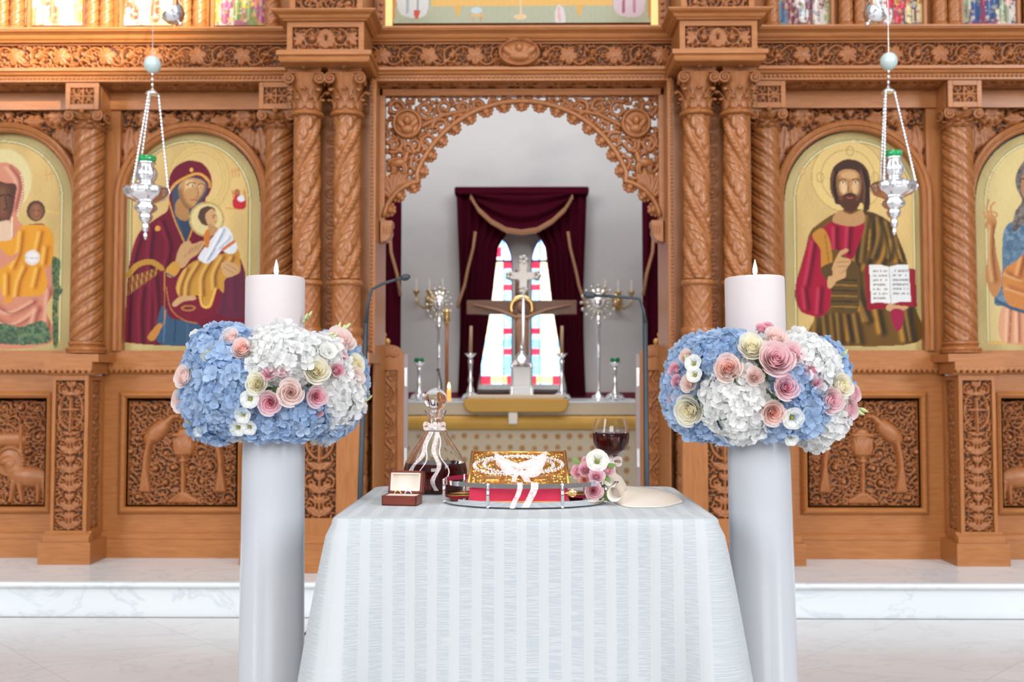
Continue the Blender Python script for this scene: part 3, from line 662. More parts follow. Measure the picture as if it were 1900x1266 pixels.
    b = MB(); b.box(-.733,-.742,YB+.20,5.34,Z0,ZSOF); b.box(-.764,-.742,YB+.20,5.34,zb1+.01,ZSOF); b.build('jamb_board',WOOD,t)
    b = MB()
    for i in range(74): b.sphere((-.752,YB+.198,zb1+.02+i*.0195),.008,6,4)
    b.tube([(-.752,YB+.2,zb1+.01),(-.752,YB+.2,ZSOF)],.004,6); b.build('beading',WOOD,t)
    # block above the pair
    bz0,bz1 = az(118,YB-.02,600), az(98,YB-.02,600); bz2 = az(40,YB-.02,600); bz3 = az(18,YB-.06,600)
    x0,x1 = -1.135,-.762; yf = YB-.02
    t = thing('column_block',f'carved oak block with cornices crowning the {S} column pair','block',((x0+x1)/2,yf,bz0))
    fx0,fx1,fz0,fz1 = x0+.026,x1-.026,az(91,yf,600),az(50,yf,600)
    def four(mb, h0, h1, out, kind):     # moulding on the front and both flanks with mitres
        mb.extr(mould(yf,h0,h1-h0,out,kind),x0,x1,1,1)
        pr = mould(0,h0,h1-h0,out,kind); ym = max(p[0] for p in pr); n = len(pr)
        for sx,xx in ((-1,x0),(1,x1)):
            vs = [(xx-sx*p,yf+p,z) for p,z in pr]+[(xx-sx*p,YU+.045,z) for p,z in pr]; fs = [(i,(i+1)%n,n+(i+1)%n,n+i) for i in range(n)]
            mb.add(vs, fs if sx<0 else [q[::-1] for q in fs])
    b = MB(); boards(b,x0,x1,bz1,bz2,fx0,fx1,fz0,fz1,yf,yf+.03); b.box(x0,x1,yf+.03,YU+.045,bz1,bz2); b.build('block_body',WOODH,t)
    b = MB(); b.box(x0,x1,yf,YU+.045,bz0,bz1); four(b,bz0,bz1,.042,'cap'); b.build('lower_moulding',WOODH,t)
    b = MB(); b.box(x0,x1,yf,YU+.045,bz2,bz3); four(b,bz2,bz3,.062,'ogee'); b.build('upper_cornice',WOODH,t)
    b = MB(); b.box(fx0,fx1,yf+.024,yf+.0299,fz0,fz1); b.build('shade_backing',SHADEW,t)
    R = Relief(fx0,fx1,fz0,fz1,.0032); xc = (fx0+fx1)/2; zc = (fz0+fz1)/2; hh = fz1-fz0
    for sx in (-1,1):
        R.spiral(xc+sx*hh*.62,zc,hh*.44,math.pi/2,-sx,1.3,hh*.06,.02); R.leaf(xc,zc-hh*.45,math.pi/2-sx*.6,hh*.7,.02,3); R.leaf(xc,zc+hh*.45,-math.pi/2+sx*.6,hh*.6,.02,3)
        for a in (-.6,0,.6): R.leaf(xc+sx*hh*1.0,zc,(0 if sx>0 else math.pi)+a,hh*.5,.018,2)
    R.fill(hh*.24,.015,random.Random(9),700); b = MB(); R.emit(b,yf+.022); b.build('block_carving',CARVE,t,smooth=True)
    # carved plinth standing above it
    z2 = bz3+.24; b = MB(); boards(b,x0+.01,x1-.01,bz3,z2,fx0+.01,fx1-.01,bz3+.012,z2-.03,yf+.01,yf+.04); b.box(x0+.01,x1-.01,yf+.045,YU+.045,bz3,z2); b.build('upper_plinth',WOODH,t)
    b = MB(); b.box(fx0,fx1,yf+.040,yf+.0449,bz3+.01,z2-.02); b.build('shade_backing',SHADEW,t)
    R = field(Relief(fx0+.01,fx1-.01,bz3+.012,z2-.03,.004),.09,.018,5); b = MB(); R.emit(b,yf+.036); b.build('plinth_carving',CARVE,t,smooth=True)
MIRROR[0] = False
# ---------------------------------------------------------------- entablature
def entab(x0,x1,label,seed,medal=False):
    t = thing('entablature',label,'entablature',((x0+x1)/2,5.0,ZSOF),group='carved entablature runs')
    yf = 5.0; xm = 350
    z0 = ZSOF; z1 = az(128,4.97,xm); f0 = az(125,yf,xm); f1 = az(83,yf,xm); z2 = az(80,yf,xm); z3 = az(50,4.93,xm)
    b = MB(); b.box(x0,x1,yf-.02,YW+.05,z0,z1-.012); b.extr(mould(yf,z0+.03,z1-z0-.03,.045,'cap'),x0,x1); n = int((x1-x0)/.022)
    for i in range(n): b.sphere((x0+(i+.5)*(x1-x0)/n,yf-.024,z0+.018),.0085,6,4)
    b.build('architrave',WOODH,t)
    b = MB(); b.box(x0,x1,yf+.03,YW+.05,z1-.012,z2); b.box(x0,x1,yf,yf+.03,z1-.012,f0); b.box(x0,x1,yf,yf+.03,f1,z2); b.build('frieze_board',WOODH,t)
    b = MB(); b.box(x0,x1,yf+.022,yf+.0299,f0,f1); b.build('shade_backing',SHADEW,t)
    b = MB(); b.extr(mould(yf,z2,z3-z2,.075,'ogee'),x0,x1); b.box(x0,x1,yf,YW+.05,z2,z3)
    for i in range(n): b.sphere((x0+(i+.5)*(x1-x0)/n,yf-.030,z2+(z3-z2)*.34),.0085,6,4)
    b.build('cornice',WOODH,t)
    R = Relief(x0+.004,x1-.004,f0,f1,.0033)
    rinceau(R,.026,seed); b = MB(); R.emit(b,yf+.020); b.build('frieze_carving',CARVE,t,smooth=True)
    R = Relief(x0+.02,x1-.02,5.03,5.13,.006); rinceau(R,.012,seed+3); H = R.H
    b = MB(); R.emit(b,0); b.v = [(x,z,ZSOF+.001+yy) for x,yy,z in b.v]; b.build('soffit_carving',CARVE,t,smooth=True)
    if medal:
        zc = (f0+f1)/2+.005; R = Relief(-.12,.12,zc-.085,zc+.085,.003); xc = -.012
        R.blob(xc,zc,.102,.068,0,.03); R.blob(xc,zc,.082,.052,0,.022,.012); R.blob(xc,zc+.022,.020,.024,0,.022,.026); R.blob(xc,zc-.022,.048,.022,0,.018,.026)
        for s_ in (-1,1): R.blob(xc+s_*.055,zc+.006,.034,.018,s_*.7,.014,.026); R.spiral(xc+s_*.09,zc+.03,.022,0,s_,1,.006,.03,False)
        for a in np.linspace(0,6.28,60): R.disc(xc+.098*math.cos(a),zc+.065*math.sin(a),.008,.038)
        R.stroke([(xc-.05,zc+.068),(xc,zc+.08),(xc+.05,zc+.068)],.01,.01,.034); b = MB(); R.emit(b,yf-.002); b.build('medallion',CARVE,t,smooth=True,label='oval carved medallion with winged bust')
    return t
entab(-3.35,-1.13,'carved vine frieze and cornice over the left icons, lit by sun',41)
entab(1.13,3.35,'carved vine frieze and cornice over the right icons',42)
entab(-.775,.775,'carved vine frieze with oval medallion over the central opening',43,True)
# ---------------------------------------------------------------- pierced arch in the opening
YA = 5.13
XA = -.728; zt = az(180,YA,968); zA = az(405,YA,710); cz = az(394,YA,968); RA = 207/FPX*YA
t = thing('fretwork_arch','pierced oak arch of scrolls with medallions and deer across the opening','arch',(0,YA,zA))
b = MB()
for s in (-1,1): b.box(min(s*.74,s*.708),max(s*.74,s*.708),YA-.03,YA+.02,zA-.02,ZSOF)
b.box(-.74,.74,YA-.03,YA+.02,zt,ZSOF); b.extr(mould(YA-.03,zt,.03,.02),-.72,.72); b.build('arch_frame',WOODH,t,bevel=.002)
xk = ax(777,YA,335); zk = az(335,YA,777); xb, zb_ = ax(712,YA,405), zA; c2 = (ax(790,YA,415), az(415,YA,790)); r2 = 78/FPX*YA
a_k = math.acos(max(-1,min(1,xk/RA))); rim = []
a0 = math.atan2(zb_-c2[1],xb-c2[0]); a1 = math.atan2(zk-c2[1],xk-c2[0]); a0 = a0 if a0>0 else a0+2*math.pi
low = [(c2[0]+r2*math.cos(a), c2[1]+r2*math.sin(a)) for a in np.linspace(a0,a1,14)]
ak = math.atan2(zk-cz,xk); main = [(RA*math.cos(a),cz+RA*math.sin(a)) for a in np.linspace(ak,math.pi-ak,60)]
rim = low+main[1:-1]+[(-x,z) for x,z in low[::-1]]
rx = np.array([p[0] for p in rim]); rz = np.array([p[1] for p in rim])
b = MB(); b.tube([(x,YA-.030,z) for x,z in rim],.0135,8); b.build('arch_rib',SHAFT,t,smooth=True)
R = Relief(-.708,.708,zA-.03,zt,.0034)
below = np.interp(R.X[0],rx,rz); ok = (R.Z>below[None,:])
def sym(fn):
    for s in (-1,1): fn(s)
XM = -ax(757,YA,230); ZM = az(232,YA,757); XD = -ax(740,YA,300); ZD = az(302,YA,740)
def mot(s):
    for x,z,q,a in ((.655,ZM+.085,.045,0),(.50,ZM+.075,.05,1),(.66,ZM-.10,.05,2),(.48,ZM-.09,.05,1),(.42,ZM-.01,.045,3),(.60,ZM-.135,.05,2),(.66,ZD-.02,.045,0),(.53,ZD-.01,.05,4),(.66,ZD-.14,.045,0),(.59,ZD-.13,.045,2),(.56,ZD+.09,.04,2),(.655,ZD+.095,.04,5),(.40,ZM+.09,.045,1),(.31,ZM+.085,.042,2),(.23,ZM+.098,.03,0),(.33,ZM+.02,.035,0),(.15,ZM+.108,.024,0),(.07,ZM+.112,.02,0),(.52,ZD-.10,.035,1),(.665,ZD-.24,.04,0),(.62,ZD-.21,.03,0)):
        R.spiral(s*x,z,q,a*s,s if a%2 else -s,1.3,.0075,.014,False)
    R.stroke([(s*.66,zA+.03),(s*.655,ZD-.16),(s*.60,ZD-.06),(s*.61,ZM-.06)],.011,.008,.018); R.stroke([(s*.56,ZM-.03),(s*.40,ZM+.05),(s*.2,ZM+.09)],.009,.006,.017)
    R.stroke([(s*.675,zA+.02),(s*.675,zA+.12)],.022,.012,.022)
    for k in range(5): R.leaf(s*.668,zA+.10+k*.012,math.pi/2+s*(k-2)*.35,.11,.02,2)
sym(mot); R.fill(.026,.012,random.Random(8),2600,ok&((R.Z>zA+.05)))
b = MB(); R.finish(ok).emit(b,YA-.004); b.build('fretwork',CARVE,t,smooth=True,solid=.010)
for s in (-1,1):
    R = Relief(s*XM-.085,s*XM+.085,ZM-.085,ZM+.085,.003); xc = s*XM
    R.blob(xc,ZM,.073,.073,0,.020); R.blob(xc,ZM,.060,.060,0,.006,.012); R.blob(xc,ZM+.014,.017,.022,0,.022,.018); R.blob(xc,ZM-.030,.030,.020,0,.016,.018)
    for q in (-1,1): R.blob(xc+q*.034,ZM+.0,.030,.014,q*.9,.014,.016)
    for a in np.linspace(0,6.28,60): R.disc(xc+.069*math.cos(a),ZM+.069*math.sin(a),.007,.028)
    b = MB(); R.emit(b,YA-.014); b.build('round_medallion',SHAFT,t,smooth=True,solid=.008)
    R = Relief(s*XD-.08,s*XD+.08,ZD-.08,ZD+.085,.003); xc = s*XD; d = -s
    R.blob(xc,ZD-.008,.045,.021,d*.12,.024); R.stroke([(xc+d*.032,ZD+.002),(xc+d*.046,ZD+.045)],.014,.009,.022); R.blob(xc+d*.056,ZD+.052,.018,.008,-d*.3,.02)
    R.stroke([(xc+d*.046,ZD+.055),(xc+d*.03,ZD+.078)],.004,.003,.014)
    for q in (-.034,-.024,.024,.036): R.stroke([(xc+d*q,ZD-.015),(xc+d*(q+.008),ZD-.04),(xc+d*q,ZD-.062)],.007,.004,.016)
    b = MB(); R.emit(b,YA-.018); b.build('carved_deer',SHAFT,t,smooth=True,solid=.008)
    # scroll console under the springing
    x = s*.715; b = MB(); zc = zA-.02; out = [(0,0),(.062,0),(.062,-.025),(.055,-.035),(.058,-.06),(.05,-.085),(.03,-.105),(0,-.112)]
    pts = [(x+ -s*(-.012)+-s*p[0],zc+p[1]) for p in out]
    if s > 0: pts = pts[::-1]
    b.prism(pts,YA-.05,YA+.04)
    for q in range(3): b.sphere((x-s*(.01+.016*q),YA-.052,zc-.05),.008,8,6,(.7,.6,3))
    b.build('console',WOODH,t,bevel=.002)
# hanging leaf fringe on the inside of the arch
b = MB(); L = [0]; P = np.stack([rx,rz],1)
for i in range(1,len(P)): L.append(L[-1]+float(np.hypot(*(P[i]-P[i-1]))))
n = round(L[-1]/.097)
for i in range(n):
    for part in range(3):
        d = (i+.5)*L[-1]/n; x = float(np.interp(d,L,rx)); z = float(np.interp(d,L,rz)); x2 = float(np.interp(d+.004,L,rx)); z2 = float(np.interp(d+.004,L,rz))
        tx,tz = x2-x,z2-z; q = math.hypot(tx,tz); tx/=q; tz/=q; nx_,nz_ = tz,-tx
        if part == 0:
            for k,(u,v,r) in enumerate(((-.031,.022,.010),(-.018,.036,.012),(0,.042,.014),(.018,.036,.012),(.031,.022,.010),(0,.022,.019),(-.018,.014,.013),(.018,.014,.013),(-.034,.012,.007),(.034,.012,.007))):
                b.sphere((x+tx*u+nx_*v,YA-.016-(.010 if k in (2,5) else 0),z+tz*u+nz_*v),r,8,6,(1,.8,1))
b.tube([(x,YA-.012,z-.004) for x,z in rim],.008,6); b.build('leaf_fringe',CARVE,t,smooth=True)
# ---------------------------------------------------------------- upper tier
z3 = az(50,4.93,350); YU = 5.08; ZU = z3; zUt = z3+.52
def upper_col(x, label):
    t = thing('small_column',label,'column',(x,YU,ZU),group='small columns of the upper tier'); r = .034
    b = MB(); b.lathe([(r*1.35,0),(r*1.4,.02),(r*1.1,.03),(r*1.25,.05),(r*1.0,.06)],(x,YU,ZU),20); b.build('base',SHAFT,t,smooth='auto')
    b = MB(); shaft_small(b,x,YU,ZU+.06,zUt,r,-1,3,.16,28,80); b.build('shaft',SHAFT,t,smooth=True)
def scene_icon(x0,x1,name_label,seed,Y,cols,bgc,group='small icons of the upper tier'):
    c = Canvas(x0,x1,-124,48,1.6,bgc=bgc); rng = random.Random(seed); w = x1-x0
    for i in range(7):      # landscape and crowd of robed figures
        X = x0+w*rng.uniform(.05,.95); Yy = rng.uniform(-60,30); c.fill([(X-w*.25,48),(X-w*.12,Yy),(X+w*.05,Yy-12),(X+w*.22,48)],rng.choice(cols),True,.8)
    for i in range(9):
        X = x0+w*(i+.5)/9+rng.uniform(-4,4); hgt = rng.uniform(40,75); base = 44-rng.uniform(0,10)-(26 if i%2 else 0); col = rng.choice(cols)
        m = c.fill([(X-7,base),(X-8,base-hgt*.5),(X-4,base-hgt*.8),(X+4,base-hgt*.8),(X+8,base-hgt*.45),(X+7,base)],col,True); c.line([(X-2,base-hgt*.7),(X-3,base)],2,tuple(min(255,v+50) for v in col),m); c.line([(X+4,base-hgt*.6),(X+3,base)],1.5,tuple(v*.6 for v in col),m)
        c.ell(X,base-hgt*.88,7,7,(222,186,96)); c.ell(X,base-hgt*.88,4,5,(176,118,72))
    c.speck(np.ones(c.X.shape,bool),cols+[bgc],3.4,260,seed+1,.55); c.speck(np.ones(c.X.shape,bool),[(70,60,60),(240,232,214)],1.6,120,seed+2,.5)
    return c.build('icon_painting',Y,None,label=name_label,category='icon painting',group=group)
tones = [[(226,214,190),(178,190,214),(214,170,110),(236,228,214),(196,120,90)],[(158,176,184),(196,92,66),(212,182,120),(120,140,110),(226,222,214)],[(222,172,70),(166,90,122),(216,200,176),(130,146,90),(220,140,70)]]
tr = [[(96,120,150),(216,200,192),(130,70,80),(150,160,110),(226,222,226)],[(206,62,78),(230,230,232),(220,200,150),(96,84,96),(226,170,120)],[(60,84,130),(130,56,88),(226,170,160),(226,216,200),(150,160,130)]]
lab = ['small sunlit icon of pale robed figures, top left corner','small icon with a grey-blue gown behind the silver bowl, top left','small golden icon with purple-robed figure beside the left column block']
labr = ['small icon with pale robes and a green hill beside the right column block','small icon with a red robe behind the silver bowl, top right','small icon with a blue-robed figure, top right corner']
UX = [(50,155),(222,322),(392,496)]
for i,(a,b_) in enumerate(UX):
    scene_icon(a,b_,lab[i],50+i,YU+.04,tones[i],(232,206,140))
    scene_icon(1936-b_,1936-a,labr[2-i],60+i,YU+.04,tr[2-i],(214,196,150))
for i,px in enumerate((5,32,172,198,343,370,505)):
    for s in (-1,1):
        x = -ax(px,YU,30); sd_ = 'left' if s<0 else 'right'
        upper_col(s*x,['outermost small turned column of the top '+sd_+' corner','second small turned column from the top '+sd_+' corner','small turned column, outer of the pair beyond the silver bowl, top '+sd_,'small turned column, inner of the pair beyond the silver bowl, top '+sd_,'small turned column, outer of the pair between silver bowl and block, top '+sd_,'small turned column, inner of the pair between silver bowl and block, top '+sd_,'single small turned column touching the top '+sd_+' column block'][i])
b = MB(); b.box(-3.35,3.35,YU+.05,YU+.09,ZU,zUt); b.box(-3.35,3.35,4.96,YU+.09,zUt,zUt+.06)
for (a,c_) in UX+[(496,505)]:
    for s in (-1,1):
        for e in (a,c_): x = s*-ax(e,YU,30)*1.0; b.box(x-.008,x+.008,YU+.015,YU+.05,ZU,zUt)
b.build('upper_tier',WOOD,label='plain oak back panel and rail of the upper tier',category='panel')
c = Canvas(728,1208,-124,44,1.8,bgc=(176,178,152)); W0 = 968     # long table with seated robed figures
c.fill([(728,-150),(1208,-150),(1208,-60),(728,-60)],(222,190,110),False)
c.fill([(800,-6),(1136,-6),(1136,12),(800,12)],(226,180,104),False); c.fill([(800,-40),(1136,-40),(1136,-4),(800,-4)],(232,226,214),False)
for i in range(40): c.fill([(802+i*8.4,-30),(805+i*8.4,-30),(805+i*8.4,-5),(802+i*8.4,-5)],((120,110,120),(150,140,170),(170,130,110))[i%3],False,.7)
for x in (850,1075): c.fill([(x-6,10),(x+6,10),(x+3,30),(x-3,30)],(222,170,90),False)
for i in range(9):
    X = 820+i*37; col = ((150,70,70),(90,110,150),(190,150,90),(120,130,100))[i%4]; c.fill([(X-15,-40),(X-12,-80),(X,-96),(X+12,-80),(X+15,-40)],col); c.ell(X,-104,13,14,(226,190,90)); c.ell(X,-104,7,9,(186,130,84))
for s in (-1,1):
    X = W0+s*200; c.fill([(X-24,26),(X-30,-20),(X-10,-60),(X+14,-60),(X+28,-10),(X+20,30)],(214,212,208) if s<0 else (214,190,196)); c.line([(X-8,-50),(X-12,24)],5,(170,176,178) if s<0 else (170,100,120)); c.line([(X+8,-50),(X+8,24)],4,(150,160,160) if s<0 else (186,130,150))
    c.fill([(X+s*22-4,-30),(X+s*40,-30),(X+s*40,36),(X+s*34,36),(X+s*32,0),(X+s*22,0)],(206,150,86),False)
    c.ell(X,-74,12,13,(226,190,90)); c.ell(X,-74,7,9,(186,130,84))
c.fill([(W0-200,20),(W0-188,20),(W0-192,34),(W0-197,34)],(206,90,70)); c.fill([(874,26),(896,26),(896,31),(874,31)],(218,176,110),False); c.fill([(876,31),(879,31),(879,40),(876,40)],(200,150,90),False); c.fill([(891,31),(894,31),(894,40),(891,40)],(200,150,90),False); c.ell(885,20,10,6,(190,206,210))
c.ell(W0-2,32,12,5,(226,196,150)); c.line([(W0-2,-8),(W0-2,30)],4,(226,196,150)); c.fill([(1032,44),(1030,24),(1036,10),(1046,18),(1048,44)],(214,206,206)); c.line([(1037,16),(1038,40)],4,(222,170,160))
t = thing('icon_painting','large framed icon of a long table with seated robed figures, top centre','icon painting',(0,YU,ZU))
c.build('painted_panel',YU+.03,t)
b = MB(); xl,xr = ax(728,YU,30),ax(1208,YU,30)
GILT = mat('gilded_wood',(.90,.62,.24),.4,.35)
for x in (xl-.018,xr+.018):
    b = MB(); b.box(x-.018,x+.018,YU-.005,YU+.045,ZU,zUt); b.build('gilt_border',GILT,t)
for x in (xl-.055,xr+.055):
    b = MB(); b.box(x-.018,x+.018,YU-.02,YU+.045,ZU,zUt)
    for i in range(14): b.sphere((x,YU-.022,ZU+.02+i*.036),.012,8,5)
    b.build('carved_border',CARVE,t)
# ================================================================ THE LARGE ICONS
GOLDI = (196,180,124)
def icon_ground(x0,x1,cx,tf,rcx=None):
    """arched gold panel: raised outer border, incised inner arch"""
    c = Canvas(x0,x1,243,655,1.25,tf=tf,bgc=(196,174,116)); X,Y = c.X,c.Y
    D = np.where(Y<373,np.hypot(X-cx,Y-373),np.abs(X-cx)); c.M = (D<129)&(Y<653)
    n = np.sin(X*.11)*np.cos(Y*.045)+np.sin(X*.031+Y*.02); c.C += n[...,None]*np.array([5,5,4])
    inner = (np.where(Y<373,np.hypot(X-cx,Y-373),np.abs(X-cx))<110)&(Y<634)
    c.put(inner,(216,182,116)); c.C[inner] += (n[...,None]*np.array([6,5,3]))[inner]
    edge = (np.abs(D-110)<1.3)&(Y<634); c.put(edge,(236,222,168)); e2 = (np.abs(D-112.5)<1)&(Y<634); c.put(e2,(150,150,110)); c.put((np.abs(D-108)<1)&(Y<634),(168,142,76))
    c.put((np.abs(Y-637)<1.8)&(D<111),(232,180,96)); return c, inner
def folds(c, m, lines, dark, lite, w=9, a=.45):
    for i,P in enumerate(lines):
        c.soft(P,w*2.6,dark,m,min(1,a*1.5)); c.soft([(x-w*1.5,y) for x,y in P],w*1.7,lite,m,min(1,a*1.4)); c.line([(x+w*.3,y) for x,y in P],w*.25,tuple(v*.6 for v in dark),m,.7)
# ---- robed mother with a child, wine-red mantle
c, inn = icon_ground(225,486,355,(200,210,2.752))
c.ell(470,345,160,190,(222,188,120),a=.9,clip=inn); 
for r in (150,135,120,158): 
    cc = c.dist([(470+r*math.cos(a),340+r*1.16*math.sin(a)) for a in np.linspace(0,6.3,40)],False); c.put((cc<.7)&inn,(186,156,84),.6)
mant = c.fill([(106,1172),(104,1060),(112,900),(118,800),(135,700),(165,620),(215,570),(270,530),(310,500),(318,440),(314,380),(322,320),(350,275),(400,248),(440,245),(490,262),(525,310),(535,370),(520,420),(505,440),(500,520),(560,560),(640,640),(690,760),(712,840),(712,1000),(706,1172)],(112,24,44))
folds(c,mant,[[(180,640),(150,760),(135,900),(125,1170)],[(240,600),(230,760),(245,900),(240,1170)],[(290,560),(330,680),(310,800)],[(200,900),(190,1000),(195,1170)],[(260,840),(275,1000),(270,1170)],[(640,700),(660,850),(660,1000)],[(600,860),(600,960),(590,1020)]],(74,14,32),(146,34,58),12,.5)
c.fill([(560,800),(640,770),(700,800),(712,860),(712,1040),(560,1010)],(98,44,66),a=.75)
c.fill([(334,412),(345,380),(370,350),(400,332),(440,326),(490,340),(515,375),(505,420),(470,470),(430,540),(420,640),(400,660),(350,560),(338,470)],(60,76,98))    # blue hood lining and tunic
c.line([(322,400),(345,368),(375,345),(415,325),(455,312),(490,322),(520,352),(524,378)],15,(206,140,58)); c.line([(322,400),(345,368),(375,345),(415,325),(455,312),(490,322),(520,352)],4,(236,180,90))
face = c.fill([(366,376),(392,346),(430,334),(470,340),(498,358),(506,384),(492,420),(468,450),(442,480),(424,492),(404,488),(386,462),(368,424)],(196,146,92))
c.fill([(350,470),(372,440),(400,480),(420,500),(416,548),(380,548),(352,520)],(176,126,78)); c.fill([(400,350),(440,345),(440,380),(404,392),(392,430),(396,400)],(228,190,136),a=.8)
c.fill([(452,366),(492,368),(500,392),(480,420),(462,420),(458,396)],(212,166,112),a=.7)
c.soft([(372,400),(392,460),(420,486)],30,(130,84,50),face,.75); c.soft([(506,380),(494,420),(470,450)],24,(130,84,50),face,.75); c.line([(408,370),(430,356),(452,364)],5,(104,66,44)); c.line([(466,368),(484,362),(500,374)],5,(104,66,44)); c.ell(434,372,13,6,(240,222,190)); c.ell(436,373,5,5,(60,36,26)); c.ell(482,378,10,5,(236,214,182)); c.ell(482,379,4,4,(60,36,26))
c.line([(460,378),(466,410),(462,430),(450,432)],5,(142,92,56)); c.line([(430,448),(446,444),(458,450)],6,(170,70,58)); c.line([(404,482),(426,490),(446,478)],5,(140,92,58))
c.ell(430,292,10,11,(236,180,90)); c.fill([(368,548),(400,560),(428,552),(430,600),(408,660)],(52,66,88),False); c.line([(318,452),(345,540),(380,620),(408,668),(440,592)],7,(214,150,66))
c.ell(262,592,14,14,(226,150,70)); c.line([(118,830),(160,780),(230,762),(285,795)],28,(186,136,52)); 
for i in range(12): x = 122+i*12; c.line([(x,930-i*9),(x+6,840-i*4)],6,(198,150,66) if i%2 else (150,100,44))
c.fill([(282,1000),(310,1000),(340,1050),(480,1080),(480,1172),(272,1172)],(56,84,112)); c.line([(310,1010),(300,1170)],7,(84,116,146)); c.line([(360,1060),(356,1170)],7,(40,62,88)); c.line([(420,1075),(420,1170)],6,(84,116,146))
c.fill([(310,880),(350,850),(560,860),(590,940),(560,1020),(480,1068),(400,1060),(330,1010)],(120,26,46)); c.line([(310,890),(335,1000),(400,1058),(470,1075)],5,(190,120,60)); c.line([(300,800),(302,960),(298,1080),(230,1140)],5,(196,126,60)); c.fill([(220,1140),(270,1080),(292,1085),(262,1150),(236,1165)],(196,130,58))
c.ell(510,545,88,88,(222,200,140)); 
for r in (82,88): cc = c.dist([(510+r*math.cos(a),545+r*math.sin(a)) for a in np.linspace(0,6.3,30)],False); c.put(cc<.8,(176,146,84))
c.fill([(468,540),(475,500),(505,480),(540,484),(556,510),(540,560),(520,578),(492,572)],(88,62,48)); c.fill([(505,520),(535,492),(558,512),(566,548),(556,572),(530,580),(512,562)],(208,160,108)); c.line([(540,528),(556,524)],4,(70,44,34)); c.ell(546,536,4,3,(50,30,24)); c.line([(552,560),(562,560)],4,(160,76,60)); c.fill([(520,570),(552,580),(570,600),(530,630)],(190,140,90))
c.fill([(370,850),(400,800),(450,760),(520,740),(600,720),(670,700),(684,760),(680,820),(610,850),(600,920),(570,900),(540,990),(505,992),(480,930),(400,960),(362,910)],(200,144,56))
m = c.mask([(370,850),(400,800),(450,760),(520,740),(600,720),(670,700),(684,760),(680,820),(610,850),(600,920),(570,900),(540,990),(505,992),(480,930),(400,960),(362,910)])
folds(c,m,[[(420,800),(390,880),(385,940)],[(480,770),(430,860),(420,940)],[(540,760),(500,840),(500,930)],[(600,740),(560,820),(560,900)],[(650,740),(620,800)]],(150,92,36),(232,184,96),10,.6)
wh = c.fill([(470,740),(500,690),(540,640),(580,590),(610,585),(640,620),(642,660),(600,690),(560,740),(520,770),(490,762)],(226,226,230)); folds(c,wh,[[(600,600),(560,680),(520,750)],[(630,640),(580,690)]],(168,176,196),(246,246,248),8,.6)
c.fill([(600,680),(650,655),(668,690),(650,720),(606,715)],(220,222,226)); c.line([(596,700),(650,660)],16,(206,110,60)); c.fill([(500,620),(522,596),(530,640),(520,690),(502,680)],(206,120,48))
hand = (204,158,108)
c.fill([(356,760),(370,700),(395,665),(425,655),(440,672),(490,655),(502,670),(470,720),(430,750),(400,790),(366,790)],hand); 
for k in range(4): c.line([(400+k*22,735-k*10),(440+k*16,690-k*8)],3,(150,100,64))
c.fill([(308,800),(350,760),(382,790),(350,840),(316,835)],(206,150,62)); c.line([(312,822),(345,840)],8,(60,84,120)); c.fill([(585,780),(620,760),(680,790),(660,830),(610,838)],hand); c.line([(600,790),(650,820)],3,(150,100,64)); c.line([(615,775),(668,805)],3,(150,100,64))
c.fill([(342,975),(380,940),(450,935),(460,955),(400,965),(356,992)],hand); c.ell(424,998,38,16,(176,116,58)); c.ell(424,998,26,8,(120,30,48)); c.line([(480,930),(495,985),(530,985),(560,900)],12,(232,180,84))
c.ell(664,410,16,20,(176,110,70)); c.fill([(644,440),(668,420),(706,440),(704,490),(650,488)],(196,40,50)); c.ell(686,440,20,16,(226,228,236)); c.line([(640,400),(648,440)],8,(206,130,60)); c.line([(700,400),(706,440)],8,(206,130,60))
for s_ in (636,652,668): c.line([(s_,285),(s_+6,330)],5,(206,140,90)); 
c.line([(632,300),(680,290)],4,(206,140,90)); c.line([(606,488),(650,492)],8,(214,160,80))
I1 = c.build('icon_painting',YW-.004,None,label='arched gold icon of a robed mother in wine red holding a child',category='icon painting',group='large arched icons')
# ---- bearded man in red with a brown-gold mantle and open book
c, inn = icon_ground(1452,1714,1583,(1430,210,2.752))
c.ell(390,325,186,182,(226,192,122),clip=inn); 
for r in (184,136): cc = c.dist([(390+r*math.cos(a),325+r*math.sin(a)) for a in np.linspace(0,6.3,50)],False); c.put((cc<.9)&inn,(184,158,92))
for (x,y) in ((250,330),(404,196),(530,330)): cc = c.dist([(x+18*math.cos(a),y+24*math.sin(a)) for a in np.linspace(0,6.3,16)],False); c.put(cc<1.1,(186,160,96))
body = c.fill([(210,1172),(212,1040),(150,1020),(118,960),(118,880),(140,800),(170,700),(195,610),(250,560),(330,510),(400,490),(470,500),(540,520),(610,570),(650,660),(690,780),(722,980),(728,1172)],(112,78,30))
folds(c,body,[[(470,520),(450,620),(430,740),(430,900),(480,1060)],[(520,540),(510,700),(480,800)],[(580,580),(590,700),(560,780)],[(630,660),(650,760)],[(700,1000),(700,1160)],[(250,1050),(240,1160)],[(310,1040),(320,1160)],[(380,1030),(400,1160)],[(540,1010),(560,1120)],[(660,1020),(680,1160)]],(54,40,22),(190,132,48),16,.7)
for P in ([(455,540),(438,700),(446,900),(500,1060)],[(500,530),(486,640),(470,760)],[(556,540),(560,640),(530,740)],[(600,560),(620,660),(610,740)],[(650,640),(672,740)],[(230,1050),(222,1170)],[(275,1040),(285,1170)],[(345,1030),(355,1170)],[(430,1030),(452,1170)],[(690,1010),(716,1160)]):
    c.soft(P,34,(48,36,22),body,.75); c.soft([(x-22,y) for x,y in P],20,(190,138,60),body,.6)
